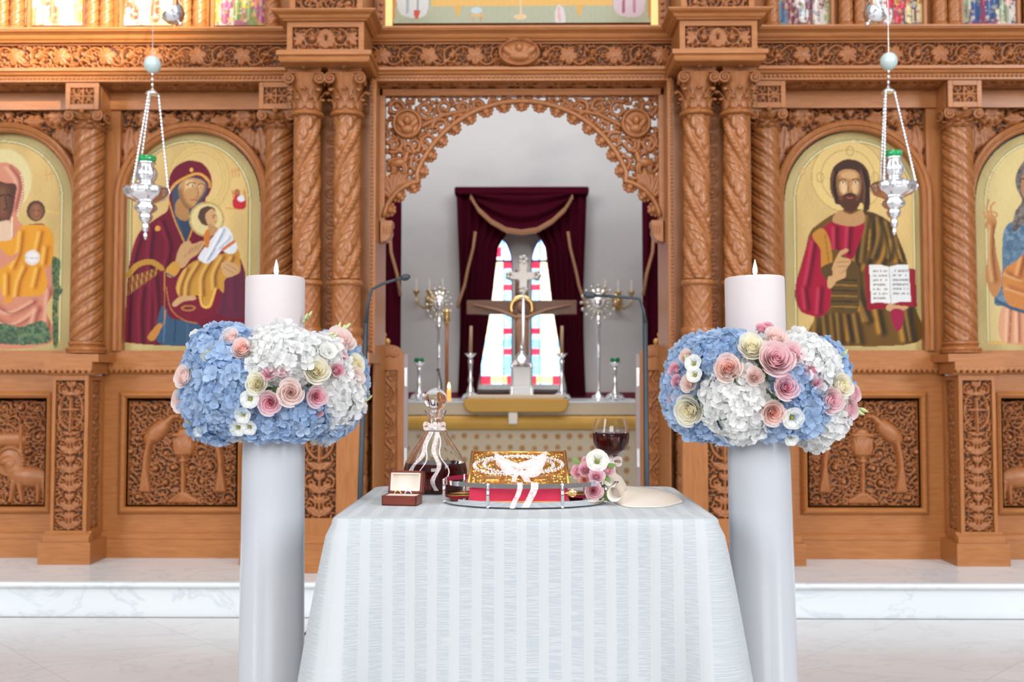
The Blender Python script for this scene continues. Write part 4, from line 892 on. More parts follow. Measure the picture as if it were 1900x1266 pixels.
for P in ([(420,560),(425,700),(430,780)],[(560,560),(590,660),(600,760)],[(270,880),(420,880)],[(290,930),(430,930)],[(300,980),(430,985)]): c.line(P,7,(60,44,22),body,.8)
for P in ([(280,900),(430,905)],[(300,955),(430,955)],[(500,600),(490,700)],[(640,700),(660,760)]): c.line(P,8,(196,142,58),body,.7)
red = c.fill([(118,880),(145,800),(175,690),(205,620),(250,600),(300,560),(350,570),(470,560),(430,700),(400,750),(330,700),(300,720),(290,840),(300,900),(298,980),(250,1038),(190,1035),(135,1000)],(168,22,52))
folds(c,red,[[(330,590),(330,700)],[(400,590),(390,720)],[(220,660),(200,780),(180,880)],[(250,900),(240,1020)],[(170,900),(180,1000)]],(112,12,36),(206,60,86),12,.6)
c.fill([(205,630),(255,590),(290,640),(305,720),(302,790),(250,790),(246,700)],(196,132,50)); c.line([(270,620),(290,780)],5,(150,96,36))
c.fill([(250,790),(430,770),(430,1010),(300,1000),(298,900)],(92,68,32)); 
for k in range(6): c.line([(300,850+k*28),(428,858+k*27)],8,(150,110,48) if k%2 else (60,44,24))
neck = c.fill([(345,500),(400,520),(462,500),(470,560),(400,582),(310,556)],(190,142,92))
hair = c.fill([(302,400),(300,340),(318,280),(360,246),(400,238),(450,250),(490,290),(505,350),(502,410),(498,490),(470,500),(455,460),(340,470),(318,440)],(70,44,34)); folds(c,hair,[[(330,300),(318,380),(330,440)],[(470,300),(486,380),(480,480)]],(44,26,22),(118,76,52),8,.6)
fc = c.fill([(335,400),(330,340),(350,300),(395,288),(440,302),(460,345),(458,400),(440,450),(400,480),(352,452)],(190,138,88))
c.fill([(345,370),(370,355),(385,375),(378,410),(352,405)],(232,196,146),a=.85); c.fill([(412,370),(440,356),(456,375),(444,408),(418,410)],(224,184,132),a=.85); c.fill([(360,312),(400,300),(436,314),(430,334),(368,332)],(214,168,114),a=.8)
beard = c.fill([(336,420),(360,425),(385,412),(400,408),(420,414),(440,425),(458,410),(452,460),(430,496),(400,508),(368,494),(344,462)],(84,48,34)); c.line([(375,424),(398,416),(424,424)],6,(56,30,24)); c.line([(386,434),(400,438),(414,434)],7,(172,84,66))
c.soft([(334,330),(338,400),(352,440)],26,(120,76,46),fc,.8); c.soft([(458,330),(456,400),(440,440)],26,(120,76,46),fc,.8); c.line([(348,348),(366,338),(382,346)],5,(60,36,28)); c.line([(412,346),(430,338),(448,346)],5,(60,36,28)); c.ell(365,356,12,5,(238,222,196)); c.ell(366,356,5,5,(40,24,20)); c.ell(430,356,12,5,(238,222,196)); c.ell(430,356,5,5,(40,24,20)); c.line([(396,350),(392,400),(406,402)],5,(140,90,58))
hd = c.fill([(280,890),(284,840),(306,830),(305,790),(325,745),(345,710),(378,695),(388,708),(350,735),(392,748),(398,768),(378,800),(372,840),(330,860),(300,895)],(208,160,108)); 
for P in ([(330,765),(392,760)],[(335,785),(385,785)],[(350,820),(378,800)]): c.line(P,3.5,(150,98,62))
c.fill([(470,790),(492,778),(725,800),(732,990),(480,1008)],(150,24,44),False); c.fill([(492,778),(545,776),(592,788),(600,960),(596,976),(540,968),(500,974)],(234,232,226),False); c.fill([(592,788),(640,776),(692,778),(702,966),(650,966),(600,978)],(228,228,226),False); c.line([(594,788),(600,976)],4,(176,176,180),smooth=False)
rng = random.Random(5)
for row in range(7):
    for xx in range(512,582,9):
        if rng.random()<.85: c.line([(xx,812+row*23),(xx+4,806+row*23),(xx+6,814+row*23)],3,(96,92,96),smooth=False)
    for xx in range(612,686,9):
        if rng.random()<.85 and row<6: c.line([(xx,812+row*23),(xx+3,804+row*23),(xx+6,812+row*23)],3,(96,92,96),smooth=False)
c.fill([(575,1000),(590,978),(640,985),(690,992),(660,1010),(600,1015)],(206,158,110)); c.fill([(600,1010),(660,1010),(658,1080),(636,1116),(612,1090)],(158,30,66))
c.ell(160,300,16,20,(226,150,110),a=.6); c.ell(160,300,9,12,(214,190,116))
I2 = c.build('icon_painting',YW-.004,None,label='arched gold icon of a bearded man in red holding an open book',category='icon painting',group='large arched icons')
# ---- far left: enthroned mother in rose, child in saffron
cxl = BAY2/YW*FPX+968+3
c, inn = icon_ground(cxl-131,cxl+131,cxl,(0,220,2.814))
c.ell(20,330,150,170,(226,208,150),clip=inn)
rb = c.fill([(-80,1180),(-80,900),(-80,300),(0,236),(60,240),(110,280),(130,340),(130,420),(100,520),(130,560),(200,640),(300,800),(300,900),(260,1000),(290,1172)],(214,140,110))
folds(c,rb,[[(60,260),(110,340),(90,470)],[(0,980),(80,1020),(200,960)],[(0,1050),(100,1080),(230,1000)],[(220,1000),(200,1080)],[(280,900),(270,1160)]],(178,96,78),(236,176,146),14,.6)
c.fill([(-20,346),(40,340),(90,350),(86,420),(66,520),(30,550),(-20,540)],(92,56,44)); c.fill([(-20,560),(60,540),(70,640),(-20,640)],(226,190,160)); c.soft([(20,380),(24,500)],60,(150,100,70),None,.6); c.line([(0,410),(30,400)],7,(50,30,26)); c.line([(40,400),(66,408)],7,(50,30,26)); c.line([(34,410),(44,470),(30,478)],6,(70,40,32)); c.line([(10,505),(44,505)],6,(140,60,50)); c.line([(72,520),(72,620)],7,(236,220,190))
for i in range(16): c.ell(130-abs(i-5)*3,300+i*14,4,4,(240,226,196))
c.ell(196,486,48,54,(86,56,48)); c.ell(198,490,36,42,(132,84,58)); c.soft([(196,470),(200,520)],40,(168,114,76),None,.7); c.line([(182,484),(192,482)],4,(50,30,24)); c.line([(206,482),(216,484)],4,(50,30,24)); c.line([(190,516),(208,516)],4,(110,50,40)); c.fill([(150,560),(240,555),(220,590),(170,592)],(120,74,52))
sf = c.fill([(90,620),(120,570),(160,560),(240,562),(284,600),(292,680),(285,760),(250,790),(262,860),(240,920),(180,930),(90,935),(70,960),(30,920),(10,830),(20,790),(90,740),(110,700),(60,720),(0,650),(60,640)],(232,156,44))
folds(c,sf,[[(130,600),(120,700),(90,780)],[(230,600),(210,700)],[(60,820),(60,920)],[(150,780),(120,860),(110,930)],[(220,790),(200,880)],[(260,680),(250,760)]],(196,112,28),(246,194,92),12,.6)
c.ell(182,730,40,40,(226,214,206)); c.ell(182,728,30,28,(238,230,228)); c.line([(145,730),(220,735)],3,(180,160,150)); c.fill([(30,960),(78,935),(86,955),(50,970)],(226,150,60))
pl = c.mask([(284,740),(310,730),(330,760),(322,860),(345,900),(320,960),(325,1172),(298,1172),(290,900)]); c.speck(pl,[(88,110,72),(110,130,90),(70,92,64)],3.2,420,3,.9)
pl = c.mask([(0,1080),(60,1075),(120,1090),(190,1070),(230,1060),(262,1075),(270,1172),(0,1172)]); c.speck(pl,[(88,110,82),(110,134,96),(66,90,70)],3.4,700,4,.85)
c.line([(232,300),(284,290)],5,(214,160,96)); c.line([(245,275),(250,330)],5,(214,160,96)); c.line([(270,275),(272,325)],5,(214,160,96)); c.line([(250,485),(310,500)],8,(226,190,96))
c.build('icon_painting',YW-.004,None,label='arched gold icon with a child in saffron yellow at the far left edge',category='icon painting',group='large arched icons')
# ---- far right: man in camel-hair blue and ochre, hand raised
cxr = 1936-cxl+8
c, inn = icon_ground(cxr-131,cxr+131,cxr,(1740,180,2.58))
c.put(inn,(222,208,150),.5)
bl = c.fill([(300,680),(320,620),(350,600),(400,600),(520,560),(520,1100),(410,1100),(330,1010),(262,1000),(256,960),(290,900)],(96,124,146)); c.speck(bl,[(70,96,122),(126,152,172),(84,108,130)],5,300,7,.6)
oc = c.fill([(300,840),(360,790),(420,740),(520,700),(520,1040),(420,1030),(310,980)],(206,130,66)); folds(c,oc,[[(320,850),(400,880),(480,860)],[(330,920),(420,950)],[(400,770),(380,850)]],(160,84,42),(232,170,104),12,.6)
rs = c.fill([(296,1000),(420,1040),(520,1060),(520,1172),(290,1172)],(222,160,120)); folds(c,rs,[[(330,1020),(320,1170)],[(370,1030),(370,1170)]],(186,116,84),(240,190,156),10,.6)
c.line([(270,980),(330,1010),(410,1035)],16,(66,90,112))
arm = c.fill([(232,580),(250,560),(274,600),(262,660),(270,760),(292,880),(262,960),(232,930),(216,860),(226,760),(236,660),(218,620)],(196,134,78)); folds(c,arm,[[(256,620),(250,760),(262,880)]],(160,98,54),(226,176,118),12,.6)
for P in ([(240,580),(226,540),(238,496)],[(246,575),(246,530),(264,508)],[(256,580),(276,570),(266,556),(226,552)],[(228,590),(214,556)]): c.line(P,10,(206,146,90))
hr = c.fill([(370,380),(400,320),(450,280),(520,290),(520,620),(420,600),(352,650),(360,560),(396,500),(372,440)],(110,98,92)); c.speck(hr,[(84,74,72),(140,128,118)],5,160,8,.6); c.fill([(396,400),(430,350),(520,350),(520,480),(410,490)],(176,124,82)); c.line([(400,395),(436,385)],7,(70,50,42))
c.line([(232,350),(240,400)],5,(214,180,130)); c.line([(256,350),(262,400)],5,(214,180,130)); c.line([(228,375),(272,370)],4,(214,180,130))
c.build('icon_painting',YW-.004,None,label='arched gold icon of a raised bare arm and blue garment, far right edge',category='icon painting',group='large arched icons')
# ================================================================ THE SANCTUARY
# stained glass in the two lancets
def glassmat(): return GLASSWIN
for s in (-1,1):
    x0,x1 = (.085,.385) if s>0 else (-.385,-.085)
    t = thing('window_%d'%(1 if s<0 else 2),None,None,(s*.235,9.25,ZW0),kind='structure')
    st_ = .012; xs = np.arange(x0,x1+1e-6,st_); zs = np.arange(ZW0,ZW1+1e-6,st_); X,Z = np.meshgrid(xs,zs); Cc = np.ones(X.shape+(3,))
    h = (Z-ZW0)/(ZW1-ZW0); u = np.abs(X)-.085; rng = np.random.RandomState(3+s)
    inner = u<.085
    Cc[:] = (1.7,1.8,1.7); Cc[inner] = (.55,1.25,1.9)
    Cc[(h<.30)] = (.35,.85,1.5); Cc[(h<.30)&(~inner)] = (.7,1.35,1.9)
    wm = (h>.30)&(~inner)&(h<.8); Cc[wm] = (2.0,1.85,1.45)
    for hh in (.03,.22,.36,.52,.655,.80):
        bnd = np.abs(h-hh)<.022; Cc[bnd&inner] = (1.1,.04,.10); Cc[bnd&~inner] = (1.7,1.5,.9)
    Cc[(h<.055)&(h>.0)] = (1.6,1.1,.35); Cc[(h<.055)&((u<.05)|(u>.20))] = (1.0,.03,.08)
    if s<0: Cc[(h>.86)&(h<.93)&(u>.10)] = (1.9,.08,.2)
    Cc[(h>.84)&(u<.10)] = (1.3,1.9,3.4); Cc[h>.95] = (1.0,1.9,3.6)
    Cc *= (.6+.8*rng.rand(*X.shape))[...,None]
    lead = (np.abs(u-.085)<.009)|(np.abs(h-.835)<.010); Cc[lead] = (.02,.02,.05)
    mb = MB(); mb.v = np.stack([X.ravel(),np.full(X.size,9.24),Z.ravel()],1).tolist(); W = X.shape[1]; c_ = (x0+x1)/2; r_ = .15
    mb.f = [(j*W+i,j*W+i+1,(j+1)*W+i+1,(j+1)*W+i) for j in range(X.shape[0]-1) for i in range(W-1) if zs[j]<ZW1-.28 or np.hypot((xs[i]+st_/2-c_)/r_,(zs[j]-(ZW1-.28))/.28)<1]
    mb.c = Cc.reshape(-1,3); mb.build('stained_glass',GLASSWIN,t)
    mb = MB(); P = [(s*.235+ .15*math.cos(a), ZW1-.28+.28*math.sin(a)) for a in np.linspace(0,math.pi,16)]; path = [(s*.235+.15,9.215,ZW0)]+[(p[0],9.215,p[1]) for p in P]+[(s*.235-.15,9.215,ZW0)]
    mb.tube(path,.011,6); mb.build('leaded_frame',mat('window_lead',(.03,.04,.08),.5),t)
    mb = MB(); n = 17; P = [(s*.235+.15*math.cos(a),ZW1-.28+.28*math.sin(a)) for a in np.linspace(0,math.pi,n)]
    for i in range(n-1):
        (xa,za),(xb2,zb2) = P[i],P[i+1]; mb.add([(xa,9.2,za),(xb2,9.2,zb2),(xb2,9.2,ZW1+.001),(xa,9.2,ZW1+.001)],[(0,1,2,3)])
    mb.build('arch_plaster',PLASTER,t)
b = MB(); b.box(-.44,.44,9.12,9.20,ZW0-.05,ZW0-.005); b.build('window_sill',MARBLE2,kind='structure')
VELVET = mat('burgundy_velvet',(.055,.002,.010),.95,spec=.08); FRINGE = mat('bronze_fringe',(.42,.20,.10),.7)
def drape(mb, xl, xr, z0, z1, y, nf=5, depth=.03, xl2=None, xr2=None, steps=26):
    """hanging cloth; edges may move between top and bottom (functions of height 0..1)"""
    nu = nf*10; vs = []
    for j in range(steps+1):
        v = j/steps; z = z0+(z1-z0)*v; a = xl(v) if callable(xl) else xl; c_ = xr(v) if callable(xr) else xr
        for i in range(nu+1):
            u = i/nu; vs.append((a+(c_-a)*u, y-depth*(.5+.5*math.sin(u*nf*2*math.pi+.4*math.sin(v*5)))-.006*math.sin(u*nf*7), z))
    n0 = len(mb.v); mb.v.extend(vs); mb.f.extend([(n0+j*(nu+1)+i,n0+j*(nu+1)+i+1,n0+(j+1)*(nu+1)+i+1,n0+(j+1)*(nu+1)+i) for j in range(steps) for i in range(nu)])
Yc = 9.08; zTop = az(360,Yc,968); zBot = az(735,Yc,968); xo = -ax(850,Yc,500)
t = thing('window_curtain','burgundy velvet curtain with fringed swag framing the stained glass window','curtain',(0,Yc,zBot))
def inner_edge(v):       # px of the inner hem at height v
    py = 735+(360-735)*v; px = np.interp(py,[360,438,455,560,610,680,735],[968,940,925,913,905,893,884]); return -ax(px,Yc,500)
for s in (-1,1):
    b = MB()
    if s<0: drape(b,lambda v:-xo+.02*math.sin(v*4),lambda v:-inner_edge(v),zBot,zTop,Yc,6,.045)
    else: drape(b,lambda v:inner_edge(v),lambda v:xo-.02*math.sin(v*4),zBot,zTop,Yc,6,.045)
    b.build('curtain_panel',VELVET,t,smooth=True)
    P = [(s*-ax(px,Yc-.07,500),Yc-.07,az(py,Yc-.07,968)) for px,py in ((882,430),(878,460),(868,500),(862,530),(852,560),(850,572))]
    b = MB(); b.tube(P,.014,6); b.build('edge_fringe',FRINGE,t,smooth=True)
b = MB(); vs = []; nu,nv = 40,18
for j in range(nv+1):
    v = j/nv
    for i in range(nu+1):
        u = i/nu*2-1; x = u*.46; drop = az(np.interp(abs(u),[0,.3,.6,.85,1],[434,430,414,392,368]),Yc,968); z = zTop-.02+(drop-zTop+.02)*v
        vs.append((x,Yc-.075-.03*math.sin(v*14+1.5*u*u)-.03*v,z))
b.add(vs,[(j*(nu+1)+i,j*(nu+1)+i+1,(j+1)*(nu+1)+i+1,(j+1)*(nu+1)+i) for j in range(nv) for i in range(nu)]); b.build('swag',VELVET,t,smooth=True)
b = MB(); P = [vs[nv*(nu+1)+i] for i in range(nu+1)]; b.ribbon([(x,y-.01,z-.006) for x,y,z in P],.045,(0,0,1)); 
for i in range(60):
    q = i/59*nu; a = int(min(nu-1,q)); f_ = q-a; x = P[a][0]*(1-f_)+P[a+1][0]*f_; z = P[a][2]*(1-f_)+P[a+1][2]*f_; b.tube([(x,P[a][1]-.014,z),(x,P[a][1]-.014,z-.035)],.007,5)
b.build('swag_fringe',FRINGE,t)
b = MB(); b.box(-xo-.03,xo+.03,Yc-.10,Yc+.06,zTop-.02,zTop+.05); b.build('pelmet',VELVET,t,bevel=.015)
for s in (-1,1):     # side curtains nearer the screen
    Y2 = 8.3; xa = ax(745,Y2,500) if s<0 else -ax(745,Y2,500); b = MB(); z0_,z1_ = az(700,Y2,720),az(330,Y2,720)
    t = thing('side_curtain','burgundy velvet side curtain with gold cord, '+('left' if s<0 else 'right')+' of the altar','curtain',(xa+s*.25,Y2,z0_),group='side curtains in the sanctuary')
    drape(b,min(xa,xa+s*.55),max(xa,xa+s*.55),DZ+.02,z1_,Y2,5,.05); b.build('curtain_panel',VELVET,t,smooth=True)
    b = MB(); b.tube([(xa+s*.09,Y2-.07,az(430,Y2,720)),(xa+s*.08,Y2-.07,az(470,Y2,720)),(xa+s*.03,Y2-.07,az(510,Y2,720)),(xa+s*.0,Y2-.07,az(550,Y2,720))],.014,6); b.build('edge_cord',FRINGE,t,smooth=True)
    b = MB(); b.box(min(xa,xa+s*.6),max(xa,xa+s*.6),Y2-.02,Y2+.02,z1_,z1_+.03); b.box(xa+s*.57,xa+s*.60,Y2-.02,Y2+.02,DZ,z1_); b.build('curtain_rail',BRASS,t)
# altar
YT = 6.6; zAl = az(745,YT,900); xAl = .86
CLOTH = mat('brocade_altar_cloth',(.60,.50,.36),.8,sheen=.2)
_t2 = nd(CLOTH,'ShaderNodeTexCoord'); _vm = nd(CLOTH,'ShaderNodeMapping'); lk(CLOTH,_t2.outputs['Object'],_vm.inputs[0]); _vm.inputs['Scale'].default_value = (13,13,13)
_vo = nd(CLOTH,'ShaderNodeTexVoronoi'); _vo.inputs['Randomness'].default_value = .12; lk(CLOTH,_vm.outputs[0],_vo.inputs['Vector']); _vo.inputs['Scale'].default_value = 1
lk(CLOTH,mixcol(CLOTH,ramp(CLOTH,_vo.outputs['Distance'],[(.20,(1,1,1)),(.36,(0,0,0))]),(.62,.52,.38),(.42,.22,.08)),bsdf(CLOTH).inputs['Base Color'])
GOLDCL = mat('gold_brocade_band',(.58,.33,.06),.55,.15)
t = thing('altar_table','altar table draped in cream and gold brocade seen through the opening','altar',(0,YT+.5,DZ))
b = MB(); b.box(-xAl+.04,xAl-.04,YT+.03,YT+1.25,DZ,zAl-.012); b.build('cloth_skirt',CLOTH,t,bevel=.01)
b = MB(); b.box(-xAl,xAl,YT-.005,YT+1.28,zAl-.012,zAl); b.build('marble_top',MARBLE2,t,bevel=.004)
b = MB(); b.box(-xAl,xAl,YT,YT+.02,az(770,YT),zAl-.012); b.build('upper_valance',CLOTH,t)
b = MB(); vs = []
for i in range(61):
    x = -xAl+2*xAl*i/60
    for zz,yy in ((az(772,YT),0),(az(776,YT),-.02),(az(792,YT),-.025),(az(797,YT),0)): vs.append((x,YT-.004+yy-.004*math.sin(i*1.1),zz))
b.add(vs,[(i*4+k,i*4+k+1,i*4+5+k,i*4+4+k) for i in range(60) for k in range(3)]); b.build('gold_fringe_band',GOLDCL,t,smooth=True)
b = MB(); x = ax(952,YT,775); b.box(x-.033,x+.033,YT-.05,YT-.03,az(787,YT),az(763,YT)); b.build('clasp',mat('pale_enamel',(.7,.66,.6),.3,.4),t,bevel=.006)
xl,xr = ax(860,YT-.06,745),ax(1055,YT-.06,745); za,zb2 = az(735,YT-.06),az(765,YT-.06); xm = (xl+xr)/2; hw = (xr-xl)/2
t = thing('altar_cushion','gold edged brocade cover with rounded corners lying on the altar front','altar cover',(xm,YT,zAl),)
def rr(x0,x1,z0,z1,r,top=False): return [(x0,z1),(x0,z0+r),(x0+r*.3,z0+r*.3),(x0+r,z0),(x1-r,z0),(x1-r*.3,z0+r*.3),(x1,z0+r),(x1,z1)]
b = MB(); b.prism(rr(xl,xr,zb2,za-.018,.05),YT-.075,YT-.04); b.build('gold_edge',GOLDCL,t,bevel=.008)
b = MB(); b.box(xl+.02,xr-.02,YT-.05,YT+.30,zAl+.001,za+.005); b.build('cover_top',CLOTH,t,bevel=.02)
# crucifix behind the altar
Yx = 8.15; CWOOD = wood('walnut_cross',(.13,.05,.025),(.17,.07,.035),(3,3,3))
t = thing('altar_crucifix','large dark wooden crucifix with a gold halo behind the altar','cross',(0,Yx,DZ))
b = MB(); b.box(ax(866,Yx,570),ax(1070,Yx,570),Yx-.02,Yx+.02,az(584,Yx),az(558,Yx)); b.build('crossbeam',CWOOD,t,bevel=.004)
b = MB(); b.box(-.055,.055,Yx+.021,Yx+.05,DZ,az(500,Yx)); b.build('upright',CWOOD,t,bevel=.004)
b = MB(); hc = (0,Yx-.03,az(572,Yx)); b.tube([(hc[0]+.085*math.cos(a),hc[1],hc[2]+.085*math.sin(a)+.0) for a in np.linspace(-.5,math.pi+.5,24)],.022,8,flat=.4); b.build('halo',GOLDM,t,smooth=True)
SKIN = mat('painted_flesh',(.36,.19,.11),.6)
b = MB(); b.sphere((0,Yx-.045,az(570,Yx)),.036,12,9,(1,.7,1.3)); b.tube([(-.40,Yx-.03,az(566,Yx)),(-.2,Yx-.035,az(576,Yx)),(-.05,Yx-.04,az(590,Yx)),(.05,Yx-.04,az(590,Yx)),(.2,Yx-.035,az(576,Yx)),(.40,Yx-.03,az(566,Yx))],[.012,.02,.03,.03,.02,.012],8,flat=.6)
b.tube([(0,Yx-.04,az(584,Yx)),(0,Yx-.045,az(610,Yx)),(.005,Yx-.045,az(640,Yx)),(.0,Yx-.045,az(680,Yx)),(0,Yx-.04,az(705,Yx))],[.04,.058,.045,.036,.02],10,flat=.5); b.build('carved_figure',SKIN,t,smooth=True)
Yt = 7.5     # silver cross and tabernacle standing on the altar
t = thing('silver_cross','ornate silver trefoil cross on a tall stem at the altar centre','cross',(0,Yt,zAl))
b = MB(); zc = az(512,Yt); s_ = .88/FPX*Yt; xq = .012
b.box(xq-8*s_,xq+8*s_,Yt-.01,Yt+.01,zc-26*s_,zc+30*s_); b.box(xq-24*s_,xq+24*s_,Yt-.011,Yt+.009,zc-8*s_,zc+7*s_)
for dx,dz in ((0,33),(-27,0),(27,0),(0,-30)):
    for k in range(5): a = k*1.257; b.sphere((xq+(dx+6*math.cos(a))*s_,Yt,zc+(dz+6*math.sin(a))*s_),6*s_,8,6,(1,.6,1))
for k in range(16): a = k*math.pi/8; b.tube([(xq+9*s_*math.cos(a),Yt,zc+9*s_*math.sin(a)),(xq+19*s_*math.cos(a),Yt,zc+19*s_*math.sin(a))],[.008,.002],5)
b.build('cross_head',bpy.data.materials.get('aged_silver') or mat('aged_silver',(.50,.48,.45),.45,.9),t,smooth='auto')
b = MB(); prof = [(.05,0),(.052,.01),(.03,.02),(.014,.06),(.012,.10),(.02,.12),(.012,.14),(.012,.34),(.022,.36),(.012,.38),(.010,zc-zAl-.1)]; b.lathe(prof,(xq,Yt-.0,zAl),16); b.build('stem',SILVER,t,smooth=True)
t = thing('tabernacle','small domed silver and white tabernacle on the altar before the window','tabernacle',(0,Yt-.18,zAl)); yq = Yt-.22
GLZ = mat('milk_glass',(.85,.85,.83),.2)
b = MB(); b.box(-.085,.085,yq-.06,yq+.06,zAl,zAl+.10); b.box(-.065,.065,yq-.05,yq+.05,zAl+.10,zAl+.24); b.build('body',GLZ,t,bevel=.006)
b = MB()
for sx in (-.07,.07): b.lathe([(.014,0),(.010,.02),(.009,.20),(.014,.22),(.004,.25)],(sx,yq-.055,zAl+.02),10)
b.lathe([(.085,0),(.08,.02),(.06,.06),(.03,.09),(.012,.11),(.018,.13),(.004,.17)],(0,yq,zAl+.245),20); b.build('dome_and_posts',SILVER,t,smooth='auto')
# processional fans
def fan(px,py,Y,lab,tilt):
    zc = az(py,Y,px); x = ax(px,Y,py); t = thing('processional_fan',lab,'processional fan',(x,Y,zAl),group='silver processional fans')
    b = MB(); n = 16
    for k in range(n): a = 2*math.pi*k/n; b.tube([(x+.05*math.cos(a)*tilt,Y-.01,zc+.05*math.sin(a)),(x+.125*math.cos(a)*tilt,Y,zc+.125*math.sin(a))],[.022,.010],6,flat=.35); b.sphere((x+.132*math.cos(a)*tilt,Y,zc+.132*math.sin(a)),.014,6,5)
    b.sphere((x,Y-.01,zc),.075,18,8,(tilt,.25,1)); b.build('disc',(bpy.data.materials.get('worn_silver') or mat('worn_silver',(.72,.68,.60),.32,.9)),t,smooth=True)
    b = MB(); b.sphere((x,Y-.035,zc),.040,14,8,(tilt,.3,1)); 
    for sx in (-1,1):
        for k in range(3): b.tube([(x+sx*.02*tilt,Y-.035,zc-.01*k),(x+sx*(.075-.01*k)*tilt,Y-.03,zc+.045-.03*k)],[.014,.004],6,flat=.4)
    b.build('seraph_relief',SILVER,t,smooth=True)
    b = MB(); b.lathe([(.055,0),(.05,.015),(.018,.04),(.013,.08),(.013,.3),(.02,.32),(.013,.34),(.013,zc-zAl-.20),(.026,zc-zAl-.17),(.014,zc-zAl-.14),(.010,zc-zAl-.08)],(x,Y,zAl),14); b.build('pole',SILVER,t,smooth=True)
fan(815,566,7.75,'silver processional fan turned sideways on a pole, left of the altar window',.72); fan(1110,562,7.75,'round silver processional fan facing front, right of the altar window',1.0)
t = thing('staff','brown wooden staff with a gilt knob beside the left silver fan','staff',(ax(829,7.6,650),7.6,zAl)); x = ax(829,7.6,650)
b = MB(); b.tube([(x,7.6,zAl),(x,7.6,az(600,7.6,829))],.014,10); b.build('shaft',SHAFT,t,smooth=True); b = MB(); b.lathe([(.014,0),(.03,.03),(.02,.06),(.026,.09),(.004,.13)],(x,7.6,az(602,7.6,829)),14); b.build('knob',BRASS,t,smooth=True)
for px,py,lb in ((797,556,'gilt wall sconce behind the left silver fan'),(1147,558,'gilt wall sconce behind the right silver fan')):
    x = ax(px,9.1,py); z = az(py,9.1,px); t = thing('wall_sconce',lb,'wall lamp',(x,9.15,z),group='gilt wall sconces')
    b = MB(); b.sphere((x,9.185,z),.06,12,8,(.8,.25,1.4)); b.build('back_plate',BRASS,t,smooth=True); b = MB()
    for sx in (-1,0,1): b.tube([(x,9.17,z-.04),(x+sx*.05,9.10,z-.08),(x+sx*.11,9.07,z-.04),(x+sx*.12,9.07,z+.04)],.009,6); b.lathe([(.012,0),(.03,.03),(.035,.04)],(x+sx*.12,9.07,z+.04),10)
    b.build('branches',BRASS,t,smooth=True)
    b = MB()
    for sx in (-1,0,1): b.lathe([(.010,0),(.010,.09),(.002,.12)],(x+sx*.12,9.07,z+.075),8)
    b.build('candle_bulbs',mat('ivory_bulb',(.8,.76,.66),.4),t)
def candlestick(px,pyt,pyb,Y,lab,candle=None,lamp=False):
    x = ax(px,Y,700); h = az(pyt,Y,px)-zAl; t = thing('altar_candlestick' if not lamp else 'altar_oil_lamp',lab,'candlestick' if not lamp else 'oil lamp',(x,Y,zAl),group='silver candlesticks on the altar' if not lamp else 'silver oil lamps on the altar')
    b = MB()
    for k in range(3): a = k*2.094+.5; b.tube([(x,Y,zAl+.045),(x+.05*math.cos(a),Y+.05*math.sin(a),zAl+.03),(x+.07*math.cos(a),Y+.07*math.sin(a),zAl+.012)],[.014,.016,.012],6)
    b.lathe([(.022,0),(.028,.06*h/.3),(.012,.10*h/.3),(.02,.13*h/.3),(.012,.16*h/.3),(.014,.22*h/.3),(.020,.25*h/.3),(.012,.27*h/.3),(.03,.285*h/.3),(.046,h)],(x,Y,zAl+.02-.02),18); b.build('stick',SILVER,t,smooth=True)
    if candle: b = MB(); b.tube([(x,Y,zAl+h),(x+.004,Y,az(candle,Y,px))],[.014,.011],10); b.build('candle',mat('beeswax',(.42,.26,.16),.5),t,smooth=True)
    if lamp: b = MB(); b.lathe([(.03,0),(.036,.02),(.030,.035)],(x,Y,zAl+h-.005),14); b.build('green_glass',mat('green_glass_cup',(.02,.18,.08),.1),t,smooth=True)
candlestick(873,656,730,7.2,'silver candlestick with tall brown candle, left side of the altar',605); candlestick(1042,656,730,7.2,'silver candlestick with tall brown candle, right side of the altar',605)
candlestick(778,672,735,6.9,'small silver oil lamp with green glass at the altar left end',None,True); candlestick(1141,672,735,6.9,'small silver oil lamp with green glass at the altar right end',None,True)
FLAME = mat('candle_flame',(1,.7,.35),.5,ecol=(1,.62,.25),estr=9)
x = ax(833,6.75,715); t = thing('votive_candle','short amber candle glowing on the altar beside the staff','candle',(x,6.75,zAl)); b = MB(); b.lathe([(.014,0),(.014,.08)],(x,6.75,zAl),12); b.build('wax',mat('amber_wax_lit',(.9,.42,.12),.4,ecol=(1,.35,.08),estr=.9),t,smooth=True); b = MB(); b.lathe([(.001,0),(.009,.012),(.005,.03),(.0005,.045)],(x,6.75,zAl+.08),10); b.build('flame',FLAME,t,smooth=True)
x = ax(820,6.8,700); t = thing('desk_microphone','short gooseneck microphone standing on the altar top','microphone',(x,6.8,zAl)); b = MB(); b.lathe([(.03,0),(.03,.012),(.006,.014)],(x,6.8,zAl),14); b.build('foot',BLACKM,t); b = MB(); b.tube([(x,6.8,zAl+.01),(x-.005,6.8,zAl+.12),(x-.02,6.78,zAl+.20)],.005,6); b.sphere((x-.024,6.775,zAl+.21),.011,8,6); b.build('gooseneck',BLACKM,t,smooth=True)
